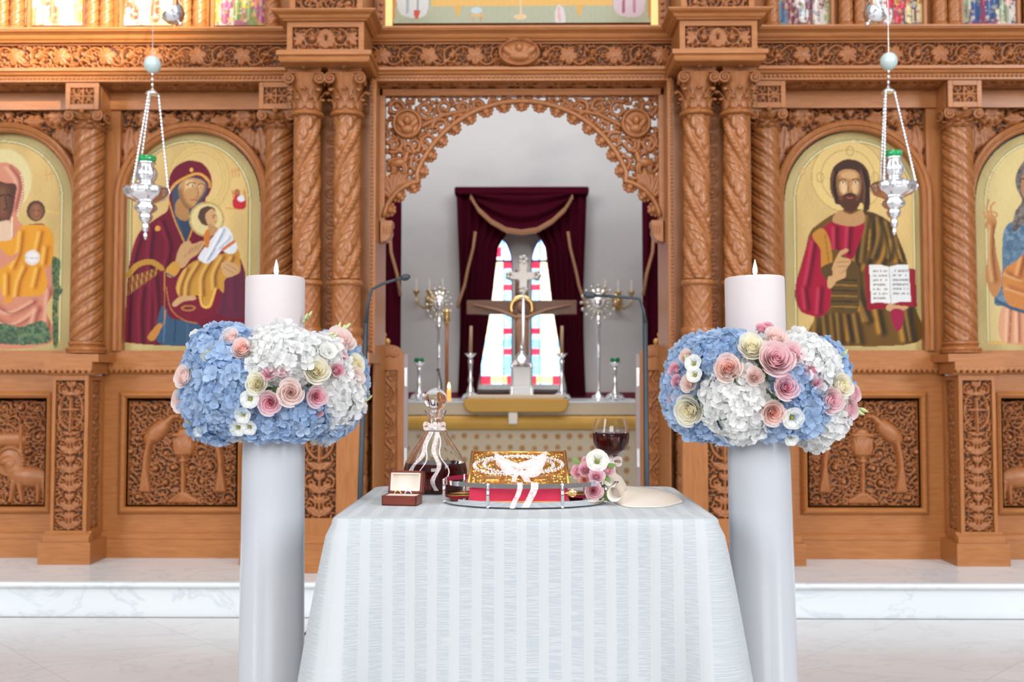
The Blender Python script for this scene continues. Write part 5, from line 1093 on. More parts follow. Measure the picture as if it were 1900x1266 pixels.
# gate leaves folded back in the opening
for s in (-1,1):
    Yg = 5.36; xa = -ax(697,Yg,780); xb = -ax(748,Yg,780); zt = az(664,Yg,720); z0 = DZ+.01; a_,b_ = s*xb,s*xa; x0,x1 = min(a_,b_),max(a_,b_); xm = (x0+x1)/2; rr_ = (x1-x0)/2
    t = thing('sanctuary_gate','low arched oak gate leaf folded open on the '+('left' if s<0 else 'right')+' of the opening','gate',(xm,Yg,z0),group='sanctuary gate leaves')
    fx0,fx1,fz0,fz1 = x0+.030,x1-.030,z0+.12,az(687,Yg,720)
    b = MB(); boards(b,x0,x1,z0,zt,fx0,fx1,fz0,fz1,Yg,Yg+.02); b.box(x0,x1,Yg+.018,Yg+.06,z0,zt); b.prism([(xm+rr_*math.cos(a),zt+rr_*math.sin(a)*.95) for a in np.linspace(0,math.pi,20)],Yg,Yg+.06); b.build('leaf_board',WOOD,t)
    R = Relief(fx0,fx1,fz0,fz1,.0035); zc = R.z0; k = 0; xc = (fx0+fx1)/2; w = fx1-fx0
    R.stroke([(xc+w*.28*math.sin(i/100*math.pi*2*5),R.z0+(R.z1-R.z0)*i/100) for i in range(101)],w*.07,w*.07,.010)
    for i in range(10): zc = R.z0+(R.z1-R.z0)*(i+.5)/10; R.spiral(xc+(w*.16 if i%2 else -w*.16),zc,w*.26,1,1 if i%2 else -1,1.2,w*.05,.010,False); R.leaf(xc+(-w*.3 if i%2 else w*.3),zc,1.2 if i%2 else 1.9,w*.5,.012,2)
    b = MB(); R.emit(b,Yg+.018); b.build('scroll_carving',CARVE,t,smooth=True)
    R = Relief(x0+.02,x1-.02,zt,zt+rr_,.0035); 
    for i in range(7): a = .2+i*.45; R.leaf(xm,zt+.012,a,rr_*.72,.007,2)
    b = MB(); R.emit(b,Yg-.0005); b.build('shell_carving',CARVE,t,smooth=True)
    xe = x1 if s<0 else x0-.022; b = MB(); b.box(xe,xe+.022,Yg+.015,Yg+.05,z0,zt+.02); b.build('hinge_stile',mat('grey_painted_edge',(.33,.27,.27),.5) if s<0 else bpy.data.materials['grey_painted_edge'],t)
    for py in (700,850):
        b = MB(); zz = az(py,Yg,750); b.box(xe+.003,xe+.019,Yg+.010,Yg+.016,zz-.05,zz+.05); b.build('hinge',SILVER,t,bevel=.001)
    b = MB(); P = [(s*-ax(px,5.5,620),az(py,5.5,700)) for px,py in ((699,596),(705,610),(712,622),(722,640),(722,690),(699,690))]
    b.prism(P if s<0 else P[::-1],5.49,5.53)
    for i,(px,py) in enumerate(((701,600),(706,612),(712,622),(719,634))): b.sphere((s*-ax(px,5.5,620),5.49,az(py,5.5,700)),.018,8,6)
    b.build('gilt_crest',mat('gilded_crest',(.62,.30,.07),.4,.3),t)
# ================================================================ FOREGROUND: TABLE
ZT = .76; TX0, TX1, TY0, TY1 = -.413, .427, 2.19, 2.86
CLOTHW = mat('white_seersucker', (.86,.87,.88), .85, sheen=.15)
def _weave(m):
    uv = nd(m,'ShaderNodeUVMap'); uv.uv_map = 'weave'; sp_ = nd(m,'ShaderNodeSeparateXYZ'); lk(m,uv.outputs[0],sp_.inputs[0])
    mu = nd(m,'ShaderNodeMath'); mu.operation = 'MULTIPLY'; mu.inputs[1].default_value = 1/.0485; lk(m,sp_.outputs[0],mu.inputs[0])
    fr = nd(m,'ShaderNodeMath'); fr.operation = 'FRACT'; lk(m,mu.outputs[0],fr.inputs[0])
    band = ramp(m,fr.outputs[0],[(.0,(0,0,0)),(.20,(0,0,0)),(.25,(1,1,1)),(.74,(1,1,1)),(.80,(0,0,0)),(.88,(.0,.0,.0)),(.90,(.3,.3,.3)),(.92,(0,0,0))])
    mp = nd(m,'ShaderNodeMapping'); mp.inputs['Scale'].default_value = (22,330,1); lk(m,uv.outputs[0],mp.inputs[0])
    n = nd(m,'ShaderNodeTexNoise'); n.inputs['Scale'].default_value = 1; n.inputs['Detail'].default_value = 3; lk(m,mp.outputs[0],n.inputs['Vector'])
    pk = ramp(m,n.outputs['Fac'],[(.42,(0,0,0)),(.58,(1,1,1))])
    x = nd(m,'ShaderNodeMath'); x.operation = 'MULTIPLY'; lk(m,band,x.inputs[0]); lk(m,pk,x.inputs[1])
    lk(m,mixcol(m,x.outputs[0],(.475,.495,.505),(.41,.44,.468)),bsdf(m).inputs['Base Color']); bump(m,x.outputs[0],.35,.0025)
_weave(CLOTHW)
def cloth():
    per = []; r = .03; N = 14
    def edge(a,b,n): return [(a[0]+(b[0]-a[0])*i/n, a[1]+(b[1]-a[1])*i/n) for i in range(n)]
    cs = [((TX0+r,TY0+r),math.pi,1.5*math.pi),((TX1-r,TY0+r),1.5*math.pi,2*math.pi),((TX1-r,TY1-r),0,.5*math.pi),((TX0+r,TY1-r),.5*math.pi,math.pi)]
    for i,(c,a0,a1) in enumerate(cs):
        arc = [(c[0]+r*math.cos(a0+(a1-a0)*k/N), c[1]+r*math.sin(a0+(a1-a0)*k/N)) for k in range(N+1)]; nc,na,_ = cs[(i+1)%4]; nxt = (nc[0]+r*math.cos(na), nc[1]+r*math.sin(na))
        per += arc[:-1]+edge(arc[-1],nxt,90 if i%2==0 else 60)
    n = len(per); P = np.array(per); L = np.hypot(*(np.roll(P,-1,0)-P).T); S = np.concatenate([[0],np.cumsum(L)])[:-1]; tot = L.sum()
    T = np.roll(P,-3,0)-np.roll(P,3,0); T /= np.hypot(*T.T)[:,None]; Nn = np.stack([T[:,1],-T[:,0]],1)
    corners = [S[np.argmin(np.hypot(P[:,0]-x,P[:,1]-y))] for x,y in ((TX0,TY0),(TX1,TY0),(TX1,TY1),(TX0,TY1))]
    rows = [(-.02,0),(-.004,.0003),(.003,.002),(.007,.008),(.009,.018)]+[(None,d) for d in np.linspace(.04,.71,34)]
    vs = []; uv = []
    for off,d in rows:
        for i in range(n):
            x,y = P[i]; nx_,ny_ = Nn[i]; s = S[i]
            if off is None:
                t = d/.71; o = .010+.012*t; dcs = []
                for c_ in corners:
                    dc = (s-c_+tot/2)%tot-tot/2; g = math.exp(-(dc/.075)**2); o += .115*t**.85*g; o -= .030*t*math.exp(-((abs(dc)-.15)/.045)**2)*(1 if dc*1 else 1); o += .020*t*math.exp(-((abs(dc)-.24)/.05)**2)
                o += t*(.006*math.sin(s*17)+.0045*math.sin(s*31+1.3))+.0015*math.sin(s*60+d*9)*t
                z = ZT+.004-d
            else: o = off; z = ZT+.004-d
            vs.append((x+nx_*o,y+ny_*o,z))
            if off is not None and off < 0: uv.append((x,y))
            elif 1: 
                front = abs(ny_)>.7; uv.append((x if front else (y*1.0+.3), (TY0-d) if front else x*0+d))
    fs = [(j*n+i,j*n+(i+1)%n,(j+1)*n+(i+1)%n,(j+1)*n+i) for j in range(len(rows)-1) for i in range(n)]
    fs = [f[::-1] for f in fs]
    fs.append(tuple(range(n)))
    b = MB(); b.v = vs; b.f = fs; o = b.build('tablecloth',CLOTHW,None,smooth='auto',label='white striped seersucker cloth draped over the small table in front',category='tablecloth')
    me = o.data; l = me.uv_layers.new(name='weave'); vi = np.empty(len(me.loops),int); me.loops.foreach_get('vertex_index',vi); U = np.array(uv)[vi]; l.data.foreach_set('uv',U.ravel().astype(np.float32)); return o
cloth()
t = thing('small_table','small square table hidden under the white striped cloth','table',(0,2.52,0))
b = MB(); b.box(TX0+.012,TX1-.012,TY0+.012,TY1-.012,ZT-.028,ZT-.001); b.build('table_top',WOODH,t)
for x in (TX0+.05,TX1-.05):
    for y in (TY0+.05,TY1-.05): b = MB(); b.box(x-.02,x+.02,y-.02,y+.02,0,ZT-.028); b.build('leg',WOOD,t)
ZC = ZT+.0045        # surface of the cloth
# ---------------------------------------------------------------- flowers
PETAL = paint_mat('petals',.6)
_tr = nd(PETAL,'ShaderNodeBsdfTranslucent'); _ms = nd(PETAL,'ShaderNodeMixShader'); _vc = [n for n in PETAL.node_tree.nodes if n.bl_idname == 'ShaderNodeVertexColor'][0]; _ou = [n for n in PETAL.node_tree.nodes if n.bl_idname == 'ShaderNodeOutputMaterial'][0]
lk(PETAL,_vc.outputs[0],_tr.inputs[0]); _ms.inputs[0].default_value = .5; lk(PETAL,bsdf(PETAL).outputs[0],_ms.inputs[1]); lk(PETAL,_tr.outputs[0],_ms.inputs[2]); lk(PETAL,_ms.outputs[0],_ou.inputs[0])
def srgb(c): return np.array(lin(*c))
def petal_grid(L, W, nu=4, nv=4, cup=.25, ruf=0, rng=None, tip=.55):
    vs = []
    for j in range(nv+1):
        v = j/nv; w = W*(.18+.82*(v/.6)**.8 if v < .6 else math.sqrt(max(0,1-((v-.6)/.415)**2)))
        for i in range(nu+1):
            u = i/nu*2-1; z = cup*L*(v*v)*.6+cup*W*u*u*.8-.3*L*max(0,v-.6)**2+(ruf*L*math.sin(u*4.5+v*5+(rng.random()*2 if rng else 0))*v if ruf else 0); vs.append((u*w, v*L*(1-.10*u*u*v), z))
    return vs,[(j*(nu+1)+i,j*(nu+1)+i+1,(j+1)*(nu+1)+i+1,(j+1)*(nu+1)+i) for j in range(nv) for i in range(nu)]
def hydrangea(parent, c, rad, col1, col2, seed, away, label=None):
    """mop head: some hundred four-petalled florets on a ball"""
    rng = random.Random(seed); c = Vector(c); b = MB(); cl = []; rad = Vector(rad); R = (rad.x+rad.y+rad.z)/3; fl = .0205; N = int(5.4*R*R/(fl*fl)*2.5); away = Vector(away)
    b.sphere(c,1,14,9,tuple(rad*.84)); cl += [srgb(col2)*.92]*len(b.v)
    for k in range(N):
        zz = 1-2*(k+.5)/N; a = k*2.39996+rng.uniform(-.2,.2); q = math.sqrt(max(0,1-zz*zz)); d = Vector((q*math.cos(a),q*math.sin(a),zz))
        if away.length > 0 and d.dot(away) < -.45: continue
        p = c+Vector((d.x*rad.x,d.y*rad.y,d.z*rad.z))*rng.uniform(.92,1.05); nrm = Vector((d.x/rad.x,d.y/rad.y,d.z/rad.z)).normalized()
        nrm = (nrm+Vector((rng.uniform(-.35,.35),rng.uniform(-.35,.35),rng.uniform(-.35,.35)))).normalized(); t1 = nrm.orthogonal().normalized(); t2 = nrm.cross(t1); roll = rng.uniform(0,1.6); size = fl*rng.uniform(.8,1.15); mixv = rng.random(); base = srgb(col1)*(1-mixv)+srgb(col2)*mixv; base = np.clip(base*rng.uniform(.95,1.06),0,.95)
        for m in range(4):
            an = roll+m*math.pi/2+rng.uniform(-.15,.15); yd = t1*math.cos(an)+t2*math.sin(an); xd = nrm.cross(yd); vs,fs = petal_grid(size,size*.52,4,5,rng.uniform(.1,.5),.05,rng,.6); tl = rng.uniform(-.1,.35)
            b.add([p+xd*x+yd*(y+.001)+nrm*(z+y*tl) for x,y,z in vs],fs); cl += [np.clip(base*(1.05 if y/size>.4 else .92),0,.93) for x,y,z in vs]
        n0 = len(b.v); b.sphere(p+nrm*.0015,.0022,5,4); cl += [base*.85]*(len(b.v)-n0)
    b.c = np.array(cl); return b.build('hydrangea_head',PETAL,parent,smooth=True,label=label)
def rose(parent, c, r, axis, outer, inner, seed, label=None, openness=1.0, name='rose', green=True):
    rng = random.Random(seed); b = MB(); cl = []; n = 30; ax_ = Vector(axis).normalized(); t1 = ax_.orthogonal().normalized(); t2 = ax_.cross(t1); c = Vector(c)
    for k in range(n):
        q = k/(n-1); a0 = k*2.39996+rng.uniform(-.15,.15); rad = r*(.05+.86*q**1.05); wid = 2.4-1.0*q if q<.4 else 1.75-.35*q; top = r*(.42-.16*q**2.2*openness); bot = -r*.55; curl = r*(.015+.17*q**1.8)*openness; nu,nv = 8,6; vs = []
        for j in range(nv+1):
            v = j/nv; 
            for i in range(nu+1):
                u = i/nu*2-1; an = a0+u*wid*.5; prof = .30+.70*math.sin(min(1,v*1.25)*math.pi/2); rr_ = rad*prof+curl*max(0,v-.62)**1.5*4.2*(1-.45*u*u); rr_ += r*.03*u*(1 if k%2 else -1)
                hgt = bot+(top-bot)*v*(1-.13*u*u)-curl*max(0,v-.75)**2*5+r*.02*math.sin(u*5+k)*v; vs.append(c+t1*(rr_*math.cos(an))+t2*(rr_*math.sin(an))+ax_*hgt)
        b.add(vs,[(j*(nu+1)+i,j*(nu+1)+i+1,(j+1)*(nu+1)+i+1,(j+1)*(nu+1)+i) for j in range(nv) for i in range(nu)])
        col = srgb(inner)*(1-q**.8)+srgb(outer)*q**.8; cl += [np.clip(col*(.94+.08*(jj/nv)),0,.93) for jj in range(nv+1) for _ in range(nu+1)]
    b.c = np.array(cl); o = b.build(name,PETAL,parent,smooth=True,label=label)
    if green:
        g = MB()
        for k in range(5):
            an = k*1.257; d = t1*math.cos(an)+t2*math.sin(an); s_ = ax_.cross(d); P0 = c-ax_*r*.55
            g.add([P0-s_*r*.12,P0+s_*r*.12,P0+d*r*.5+s_*r*.16+ax_*r*.05,P0+d*r*.5-s_*r*.16+ax_*r*.05,P0+d*r*.98-ax_*r*.0],[(0,1,2,3),(3,2,4)])
        g.sphere(c-ax_*r*.6,r*.2,8,6); g.build('sepals',GREEN,o,smooth=True)
    return o
GREEN = mat('leaf_green',(.16,.26,.06),.55); GREENL = mat('bud_green',(.50,.56,.26),.5); FOAM = mat('floral_foam',(.10,.16,.07),.9)
def lisianthus(parent, c, r, axis, seed, eye=(150,150,40), label=None, closed=.0):
    rng = random.Random(seed); b = MB(); cl = []; ax_ = Vector(axis).normalized(); t1 = ax_.orthogonal().normalized(); t2 = ax_.cross(t1); c = Vector(c)
    for lay in range(2):
        for k in range(5 if lay==0 else 4):
            a0 = k*(1.257 if lay==0 else 1.571)+lay*.6; nu,nv = 8,6; vs = []
            for j in range(nv+1):
                v = j/nv
                for i in range(nu+1):
                    u = i/nu*2-1; wid = 1.9*(.5+.5*v); an = a0+u*wid*.42; rr_ = r*(.10+(.98-.28*lay-closed*.5)*v**1.25)*(1-.10*u*u*v); hgt = r*(-.5+(1.0+closed*.5)*v**.75-.20*(1-closed)*max(0,v-.7)*3*(1-.3*lay)); hgt += r*.06*math.sin(u*6+k*2)*v; vs.append(c+t1*(rr_*math.cos(an))+t2*(rr_*math.sin(an))+ax_*hgt)
            b.add(vs,[(j*(nu+1)+i,j*(nu+1)+i+1,(j+1)*(nu+1)+i+1,(j+1)*(nu+1)+i) for j in range(nv) for i in range(nu)])
            cl += [srgb((246,246,240)) if jj>1 else srgb((214,220,160)) for jj in range(nv+1) for _ in range(nu+1)]
    b.c = np.minimum(np.array(cl),.93); o = b.build('lisianthus',PETAL,parent,smooth=True,label=label)
    if not closed: g = MB(); g.sphere(c-ax_*r*.12,r*.20,8,6); g.tube([c-ax_*r*.1,c+ax_*r*.18],[r*.08,r*.10],6); g.build('stigma',mat('stigma_green',lin(*eye),.5),o,smooth=True)
    return o
def bud(parent, c, L, axis, pale=True):
    c = Vector(c); a = Vector(axis).normalized(); b = MB(); b.tube([c-a*L*1.2,c-a*L*.4],[.0016,.002],6); b.tube([c-a*L*.5,c-a*L*.3,c,c+a*L*.3,c+a*L*.5],[.0022,L*.17,L*.20,L*.12,.0008],8); return b.build('flower_bud',GREENL,parent,smooth=True)
def leafy(parent, c, axis, L, name='leaf'):
    c = Vector(c); a = Vector(axis).normalized(); s_ = a.cross(Vector((0,-1,.2))).normalized(); n_ = a.cross(s_); b = MB(); vs = []
    for j in range(6):
        v = j/5; w = L*.26*math.sin(v*math.pi*.93+.1); vs += [c+a*L*v-s_*w+n_*.1*w,c+a*L*v-n_*L*.05*v,c+a*L*v+s_*w+n_*.1*w]
    b.add(vs,[(3*j+k,3*j+k+1,3*j+4+k,3*j+3+k) for j in range(5) for k in range(2)]); return b.build(name,GREEN,parent,smooth=True)
BLUE = ((200,217,236),(164,192,225)); WHITEH = ((247,247,244),(240,240,238))
def arrangement(xc_px, yc_px, Yc_, rxp, ryp, label, items, ycol):
    s_ = Yc_/FPX; cx = ax(xc_px,Yc_,yc_px); cz = az(yc_px,Yc_,xc_px); R = rxp*s_; Rz = ryp*s_
    t = thing('flower_arrangement',label,'flower arrangement',(cx,Yc_,cz-Rz))
    b = MB(); ri = .082      # ring of foam around the candle
    b.lathe([(ri,-Rz*.55),(R*.62,-Rz*.6),(R*.76,-Rz*.2),(R*.76,Rz*.2),(R*.62,Rz*.55),(ri,Rz*.5),(ri,-Rz*.55)],(cx,Yc_,cz),32); b.build('floral_foam',FOAM,t,smooth=True)
    for i,it in enumerate(items):
        kind,px,py,r = it[:4]; ex = it[4] if len(it)>4 else {}
        Yq = Yc_
        for _ in range(3):
            x = ax(px,Yq,py); z = az(py,Yq,px); u = (x-cx)/R; w = (z-cz)/Rz; d = max(0,1-u*u-w*w); Yq = Yc_-R*.86*math.sqrt(d)+(0)
        r = r*Yq/FPX; depth = {'B':.62,'W':.62}.get(kind,.10)
        nrm = Vector((u/R,-math.sqrt(d)/R/.86,w/Rz)); nrm = nrm.normalized() if nrm.length>0 else Vector((0,-1,0)); p = Vector((x,Yq,z)); axis = (nrm+Vector((0,-.5,.15))).normalized() if kind not in 'BW' else nrm
        if kind in 'BW':
            p = p-nrm*r*depth; asp = ex.get('asp',1); col = BLUE if kind=='B' else WHITEH
            # keep clear of the candle shaft
            dx = Vector((p.x-cx,p.y-Yc_)); rmin = .080+r*.80
            if dx.length < rmin and dx.length>1e-6: dx = dx.normalized()*rmin; p.x = cx+dx.x; p.y = Yc_+dx.y
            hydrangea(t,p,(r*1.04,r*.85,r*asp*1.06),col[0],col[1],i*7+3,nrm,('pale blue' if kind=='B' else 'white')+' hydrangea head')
        elif kind == 'L': lisianthus(t,p+nrm*.014,r*1.05,axis,i,closed=ex.get('cl',0),label='white lisianthus bloom')
        elif kind == 'b':
            for k in range(ex.get('n',3)):
                a = Vector(ex['d'])+Vector((random.Random(i*9+k).uniform(-.4,.4),random.Random(i*5+k).uniform(-.3,.3),random.Random(i*3+k).uniform(-.3,.3))); bud(t,p+nrm*.012+Vector((.010*k-.01,0,.006*(k%2))),r*1.5,a)
        else:
            o_,i_,nm = {'P':((246,226,228),(243,178,196),'pink rose with deep pink heart'),'p':((242,208,216),(236,166,186),'small pink spray rose'),'C':((247,244,232),(247,238,210),'cream rose'),'S':((247,233,228),(246,222,216),'blush rose'),'s':((246,230,224),(246,196,184),'salmon pink rose'),'K':((243,222,222),(240,194,204),'soft pink rose')}[kind]
            rose(t,p+nrm*(.007+r*.20),r*1.06,axis,o_,i_,i+40,nm,openness=ex.get('op',1.0),name='spray_rose' if kind=='p' else 'rose')
    # the side away from the photo
    for k in range(5):
        a = math.pi*(.05+.9*k/4); x = cx+R*.62*math.cos(a); y = Yc_+R*.62*math.sin(a); col = BLUE if k%2==0 else WHITEH
        hydrangea(t,(x,y,cz-.02*(k%2)),(.085,.085,Rz*.70),col[0],col[1],k+90,(math.cos(a),math.sin(a),0),('pale blue' if k%2==0 else 'white')+' hydrangea head')
    return t
YL = 2.45
left_items = [('B',402,632,58,{'asp':.85}),('B',415,718,64,{'asp':1.22}),('B',385,795,54,{'asp':.8}),('B',360,745,34,{'asp':1.2}),('B',560,785,50,{'asp':.85}),('B',625,790,42,{'asp':.85}),('B',480,800,36,{'asp':.8}),('B',520,808,34,{'asp':.6}),
 ('W',525,640,66,{'asp':.82}),('W',573,640,40,{'asp':.8}),('W',640,742,50,{'asp':1.15}),('W',610,655,40),('W',480,680,30),
 ('P',501,745,22),('S',538,727,25),('C',584,690,25),('P',585,734,20),('p',499,694,13),('p',523,689,12),('C',478,712,21,{'op':.7}),('S',626,640,28),('p',622,688,14),('p',628,665,12),('S',432,634,20),('s',452,652,20,{'op':.8}),('S',352,700,20),('S',347,742,20),('C',655,678,18),('S',655,700,18),('p',590,763,8),('C',395,660,16),
 ('L',467,738,16),('L',455,765,14),('L',446,787,14),('L',466,786,13),('L',378,634,14,{'cl':.7}),('L',384,790,13,{'cl':.7}),('L',602,660,18,{'cl':.3}),('b',624,618,12,{'d':(.6,-.1,1),'n':4}),('b',608,632,12,{'d':(.9,-.2,.3),'n':3}),('b',573,596,9,{'d':(.2,0,1),'n':2}),('b',678,740,8,{'d':(1,0,.4),'n':2}),('b',368,778,8,{'d':(-.3,-1,.6),'n':1})]
right_items = [('B',1338,640,56,{'asp':.8}),('B',1255,745,44,{'asp':1.35}),('B',1292,797,46,{'asp':.8}),('B',1352,815,34,{'asp':.6}),('B',1480,705,36),('B',1500,765,48,{'asp':1.1}),('B',1450,805,46,{'asp':.6}),
 ('W',1368,755,64,{'asp':1.12}),('W',1505,668,62,{'asp':.95}),('W',1545,775,44,{'asp':1.2}),('W',1520,815,30),
 ('C',1395,650,26),('K',1438,672,33),('K',1466,662,24),('P',1456,718,24),('s',1433,762,23),('s',1354,687,27,{'op':.8}),('C',1285,757,28),('p',1257,688,13),('p',1261,708,12),('K',1258,738,17),('p',1497,690,15),('p',1510,709,11),('K',1534,741,24),('K',1562,757,22),('C',1553,716,22),('p',1412,616,11),('p',1424,612,10),('S',1438,634,22),('S',1283,712,16),('S',1278,665,14),('K',1572,730,16),('S',1400,700,18,{'op':.7}),
 ('L',1293,679,15),('L',1295,698,14),('L',1466,770,19),('L',1463,804,14,{'cl':.3}),('b',1580,762,12,{'d':(1,-.1,-.1),'n':4}),('b',1562,660,10,{'d':(.7,0,.8),'n':1}),('b',1285,668,9,{'d':(-.5,-.3,.7),'n':1})]
arrangement(505,713,YL,172,130,'ring of blue and white hydrangeas with pink roses around the left candle',left_items,0)
arrangement(1408,716,YL,172,126,'ring of blue and white hydrangeas with pink roses around the right candle',right_items,0)
def candle_stand(px, lean, lab):
    z0 = 0; x = ax(px,YL,515); zt = az(515,YL,px); zm = az(800,YL,px); M = Matrix.Translation((x,YL,zt))@Matrix.Rotation(lean,4,'Y')@Matrix.Translation((-x,-YL,-zt))
    t = thing('candle_column','tall glossy white round column standing on the floor, '+lab+' of the table','stand',(x,YL,0),group='white candle columns')
    b = MB(); b.lathe([(.079,.005),(.080,.012),(.0755,zm-.07),(.0745,zm-.01),(.072,zm)],(x,YL,0),64); b.xf(M); zmin = min(p[2] for p in b.v); b.v = [(a,c_,z-zmin if z<.02 else z) for a,c_,z in b.v]; b.build('shaft',CANDSHELL,t,smooth='auto')
    t = thing('pillar_candle','thick white lit candle rising from the flower ring '+lab+' of the table','candle',(x,YL,zm),group='lit pillar candles')
    b = MB(); b.lathe([(.0722,zm+.001),(.0722,zt-.006),(.0705,zt-.001),(.068,zt),(.060,zt-.003),(.02,zt-.006),(0,zt-.006)],(x,YL,0),64); b.xf(M); b.build('wax',WAX,t,smooth='auto')
    b = MB(); b.tube([(x,YL,zt-.008),(x+.001,YL,zt+.006),(x+.002,YL,zt+.012)],.0013,6); w = b.build('wick',BLACKM,t,smooth=True)
    b = MB(); h = 30*YL/FPX; b.lathe([(.0005,0),(.0042,h*.12),(.0058,h*.28),(.0048,h*.5),(.0026,h*.75),(.0004,h)],(x+.002,YL,zt+.004),14); b.build('flame',mat('flame_glow',(1,.75,.4),.5,ecol=(1,.72,.38),estr=14),t,smooth=True)
    d = bpy.data.lights.new('candle_glow','POINT'); d.energy = .7; d.color = (1,.62,.36); d.shadow_soft_size = .012; o = bpy.data.objects.new('candle_glow',d); COL.objects.link(o); o.location = (x+.002,YL,zt+.035)
candle_stand(511,0,'left'); candle_stand(1399.5,-math.radians(.9),'right')
# ---------------------------------------------------------------- things on the table
GLASS = mat('clear_glass',(1,1,1),.0,trans=1,ior=1.3); WINE = mat('red_wine',(.10,.012,.010),.02,trans=.75,ior=1.34); LACE = mat('sheer_lace',(.90,.78,.76),.8,alpha=.62)
_ln = noise(LACE,260,2); lk(LACE,ramp(LACE,_ln,[(.40,(.5,.5,.5)),(.56,(.82,.82,.82))]),bsdf(LACE).inputs['Alpha'])
SATIN = mat('ivory_satin',(.78,.68,.56),.32,sheen=.3); SATINW = mat('white_satin',(.86,.82,.84),.3,sheen=.3)
def px_lathe(prof, Y, pz0): return [(r*Y/FPX,h*Y/FPX) for r,h in prof]
# decanter
Yd = 2.70; x = ax(808,Yd,900); t = thing('decanter','round bellied glass decanter of dark wine with ball stopper','decanter',(x,Yd,ZC))
outer = [(0,0),(36,0),(50,4),(58,22),(59,40),(55,56),(45,72),(34,88),(24,103),(18.5,113),(15,124),(13.5,132),(15,140),(21,150)]
inner = [(20,149),(13.5,140),(11.8,132),(13.3,124),(17,113),(22,103),(32,88),(43,72),(53,56),(57,40),(56,23),(48,7),(34,4),(0,4)]
b = MB(); b.lathe(px_lathe(outer+inner,Yd,0),(x,Yd,ZC+.0005),48); b.build('glass_body',GLASS,t,smooth='auto')
b = MB(); b.lathe(px_lathe([(0,3.9),(34,3.9),(48.2,6.9),(56.2,23),(57.2,40),(54.2,53),(53.6,54),(0,54)],Yd,0),(x,Yd,ZC+.0005),48); b.build('wine',WINE,t,smooth='auto')
b = MB(); b.sphere((x,Yd,ZC+171*Yd/FPX),21*Yd/FPX,32,20); b.lathe(px_lathe([(8.5,124),(9.5,138),(10,150),(8,153)],Yd,0),(x,Yd,ZC),24); b.build('ball_stopper',GLASS,t,smooth='auto')
s_ = Yd/FPX; nx = (x,Yd-.022,ZC+118*s_); th = thing('decanter_ribbon','sheer white ribbon bow tied round the neck of the decanter','ribbon',nx)
b = MB(); b.tube([(x+.026*math.cos(a),Yd+.026*math.sin(a),nx[2]-.004) for a in np.linspace(0,2*math.pi,24,endpoint=False)],.0035,6,True,.6)
b.build('neck_band',SATINW,th,smooth=True)
for sx in (-1,1):
    b = MB(); P = [(x+sx*.030*math.sin(u)*(1.0),Yd-.030-.008*math.sin(u),nx[2]+.010*math.sin(2*u)+.004*u) for u in np.linspace(0,math.pi,14)]; b.ribbon(P,.010,(.1*sx,0,1)); b.build('bow_loop',LACE,th,smooth=True)
b = MB(); b.sphere((x,Yd-.030,nx[2]),.005,10,8); b.build('knot',SATINW,th,smooth=True)
def on_glass(px_r,hpx,ang,off=.003):
    rs = [p[0] for p in outer[1:]]; hs = [p[1] for p in outer[1:]]; r = np.interp(hpx,hs,rs)*s_+off; return (x+r*math.sin(ang),Yd-r*math.cos(ang),ZC+hpx*s_)
for k,(a0,a1,h1) in enumerate(((-.3,-.75,14),(-.2,-.42,10),(.1,.10,8),(.25,.45,12))):
    b = MB(); P = [on_glass(0,hh,a0+(a1-a0)*((112-hh)/(112-h1))**.8+.10*math.sin(hh*.11+k)) for hh in np.linspace(112,h1,22)]; b.ribbon(P,.0028 if k%2 else .012,[(1,.0,.25*math.sin(i*.6)) for i in range(22)]); b.build('ribbon_tail',SATINW if k%2 else LACE,th,smooth=True)
# wine glass
Yg = 2.64; xg = ax(1133.5,Yg,800); s_g = Yg/FPX; t = thing('wine_glass','stemmed wine glass half full of dark wine beside the posy','wine glass',(xg,Yg,ZC))
zr = az(777,Yg,1133)-ZC; H = zr/s_g; o_ = [(0,0),(26,0),(26,1),(14,3),(4,6),(2.6,12),(2.4,50),(3,H-74),(8,H-71),(18,H-66),(26,H-58),(32,H-46),(34,H-32),(33,H-20),(30,H-8),(27.5,H)]
i_ = [(27,H),(29.4,H-8),(32.4,H-20),(33.3,H-32),(31.3,H-46),(25.2,H-57.5),(17,H-65),(7,H-69.5),(0,H-70)]
b = MB(); b.lathe(px_lathe(o_+i_,Yg,0),(xg,Yg,ZC+.0005),48); b.build('glass',GLASS,t,smooth='auto')
b = MB(); b.lathe(px_lathe([(0,H-69.9),(7,H-69.4),(17.1,H-64.9),(25.3,H-57.4),(31.4,H-46),(33.4,H-32),(33.1,H-26.5),(32.7,H-26),(0,H-26)],Yg,0),(xg,Yg,ZC+.0005),48); b.build('wine',WINE,t,smooth='auto')
zb_ = ZC+(H-76)*s_g; th = thing('glass_ribbon','small white ribbon bow tied to the stem of the wine glass','ribbon',(xg,Yg,zb_))
for sx in (-1,1):
    b = MB(); P = [(xg+sx*.028*math.sin(u),Yg-.008-.006*math.sin(u),zb_+.008*math.sin(2*u)-.002*u) for u in np.linspace(0,math.pi,12)]; b.ribbon(P,.009,(.1*sx,0,1)); b.build('bow_loop',LACE,th,smooth=True)
    b = MB(); b.ribbon([(xg+sx*(.002+.010*u),Yg-.010-.004*math.sin(u*6),zb_-.05*u) for u in np.linspace(0,1,9)],.008,(1,0,.2)); b.build('ribbon_tail',SATINW,th,smooth=True)
b = MB(); b.sphere((xg,Yg-.010,zb_),.005,8,6); b.build('knot',SATINW,th,smooth=True)
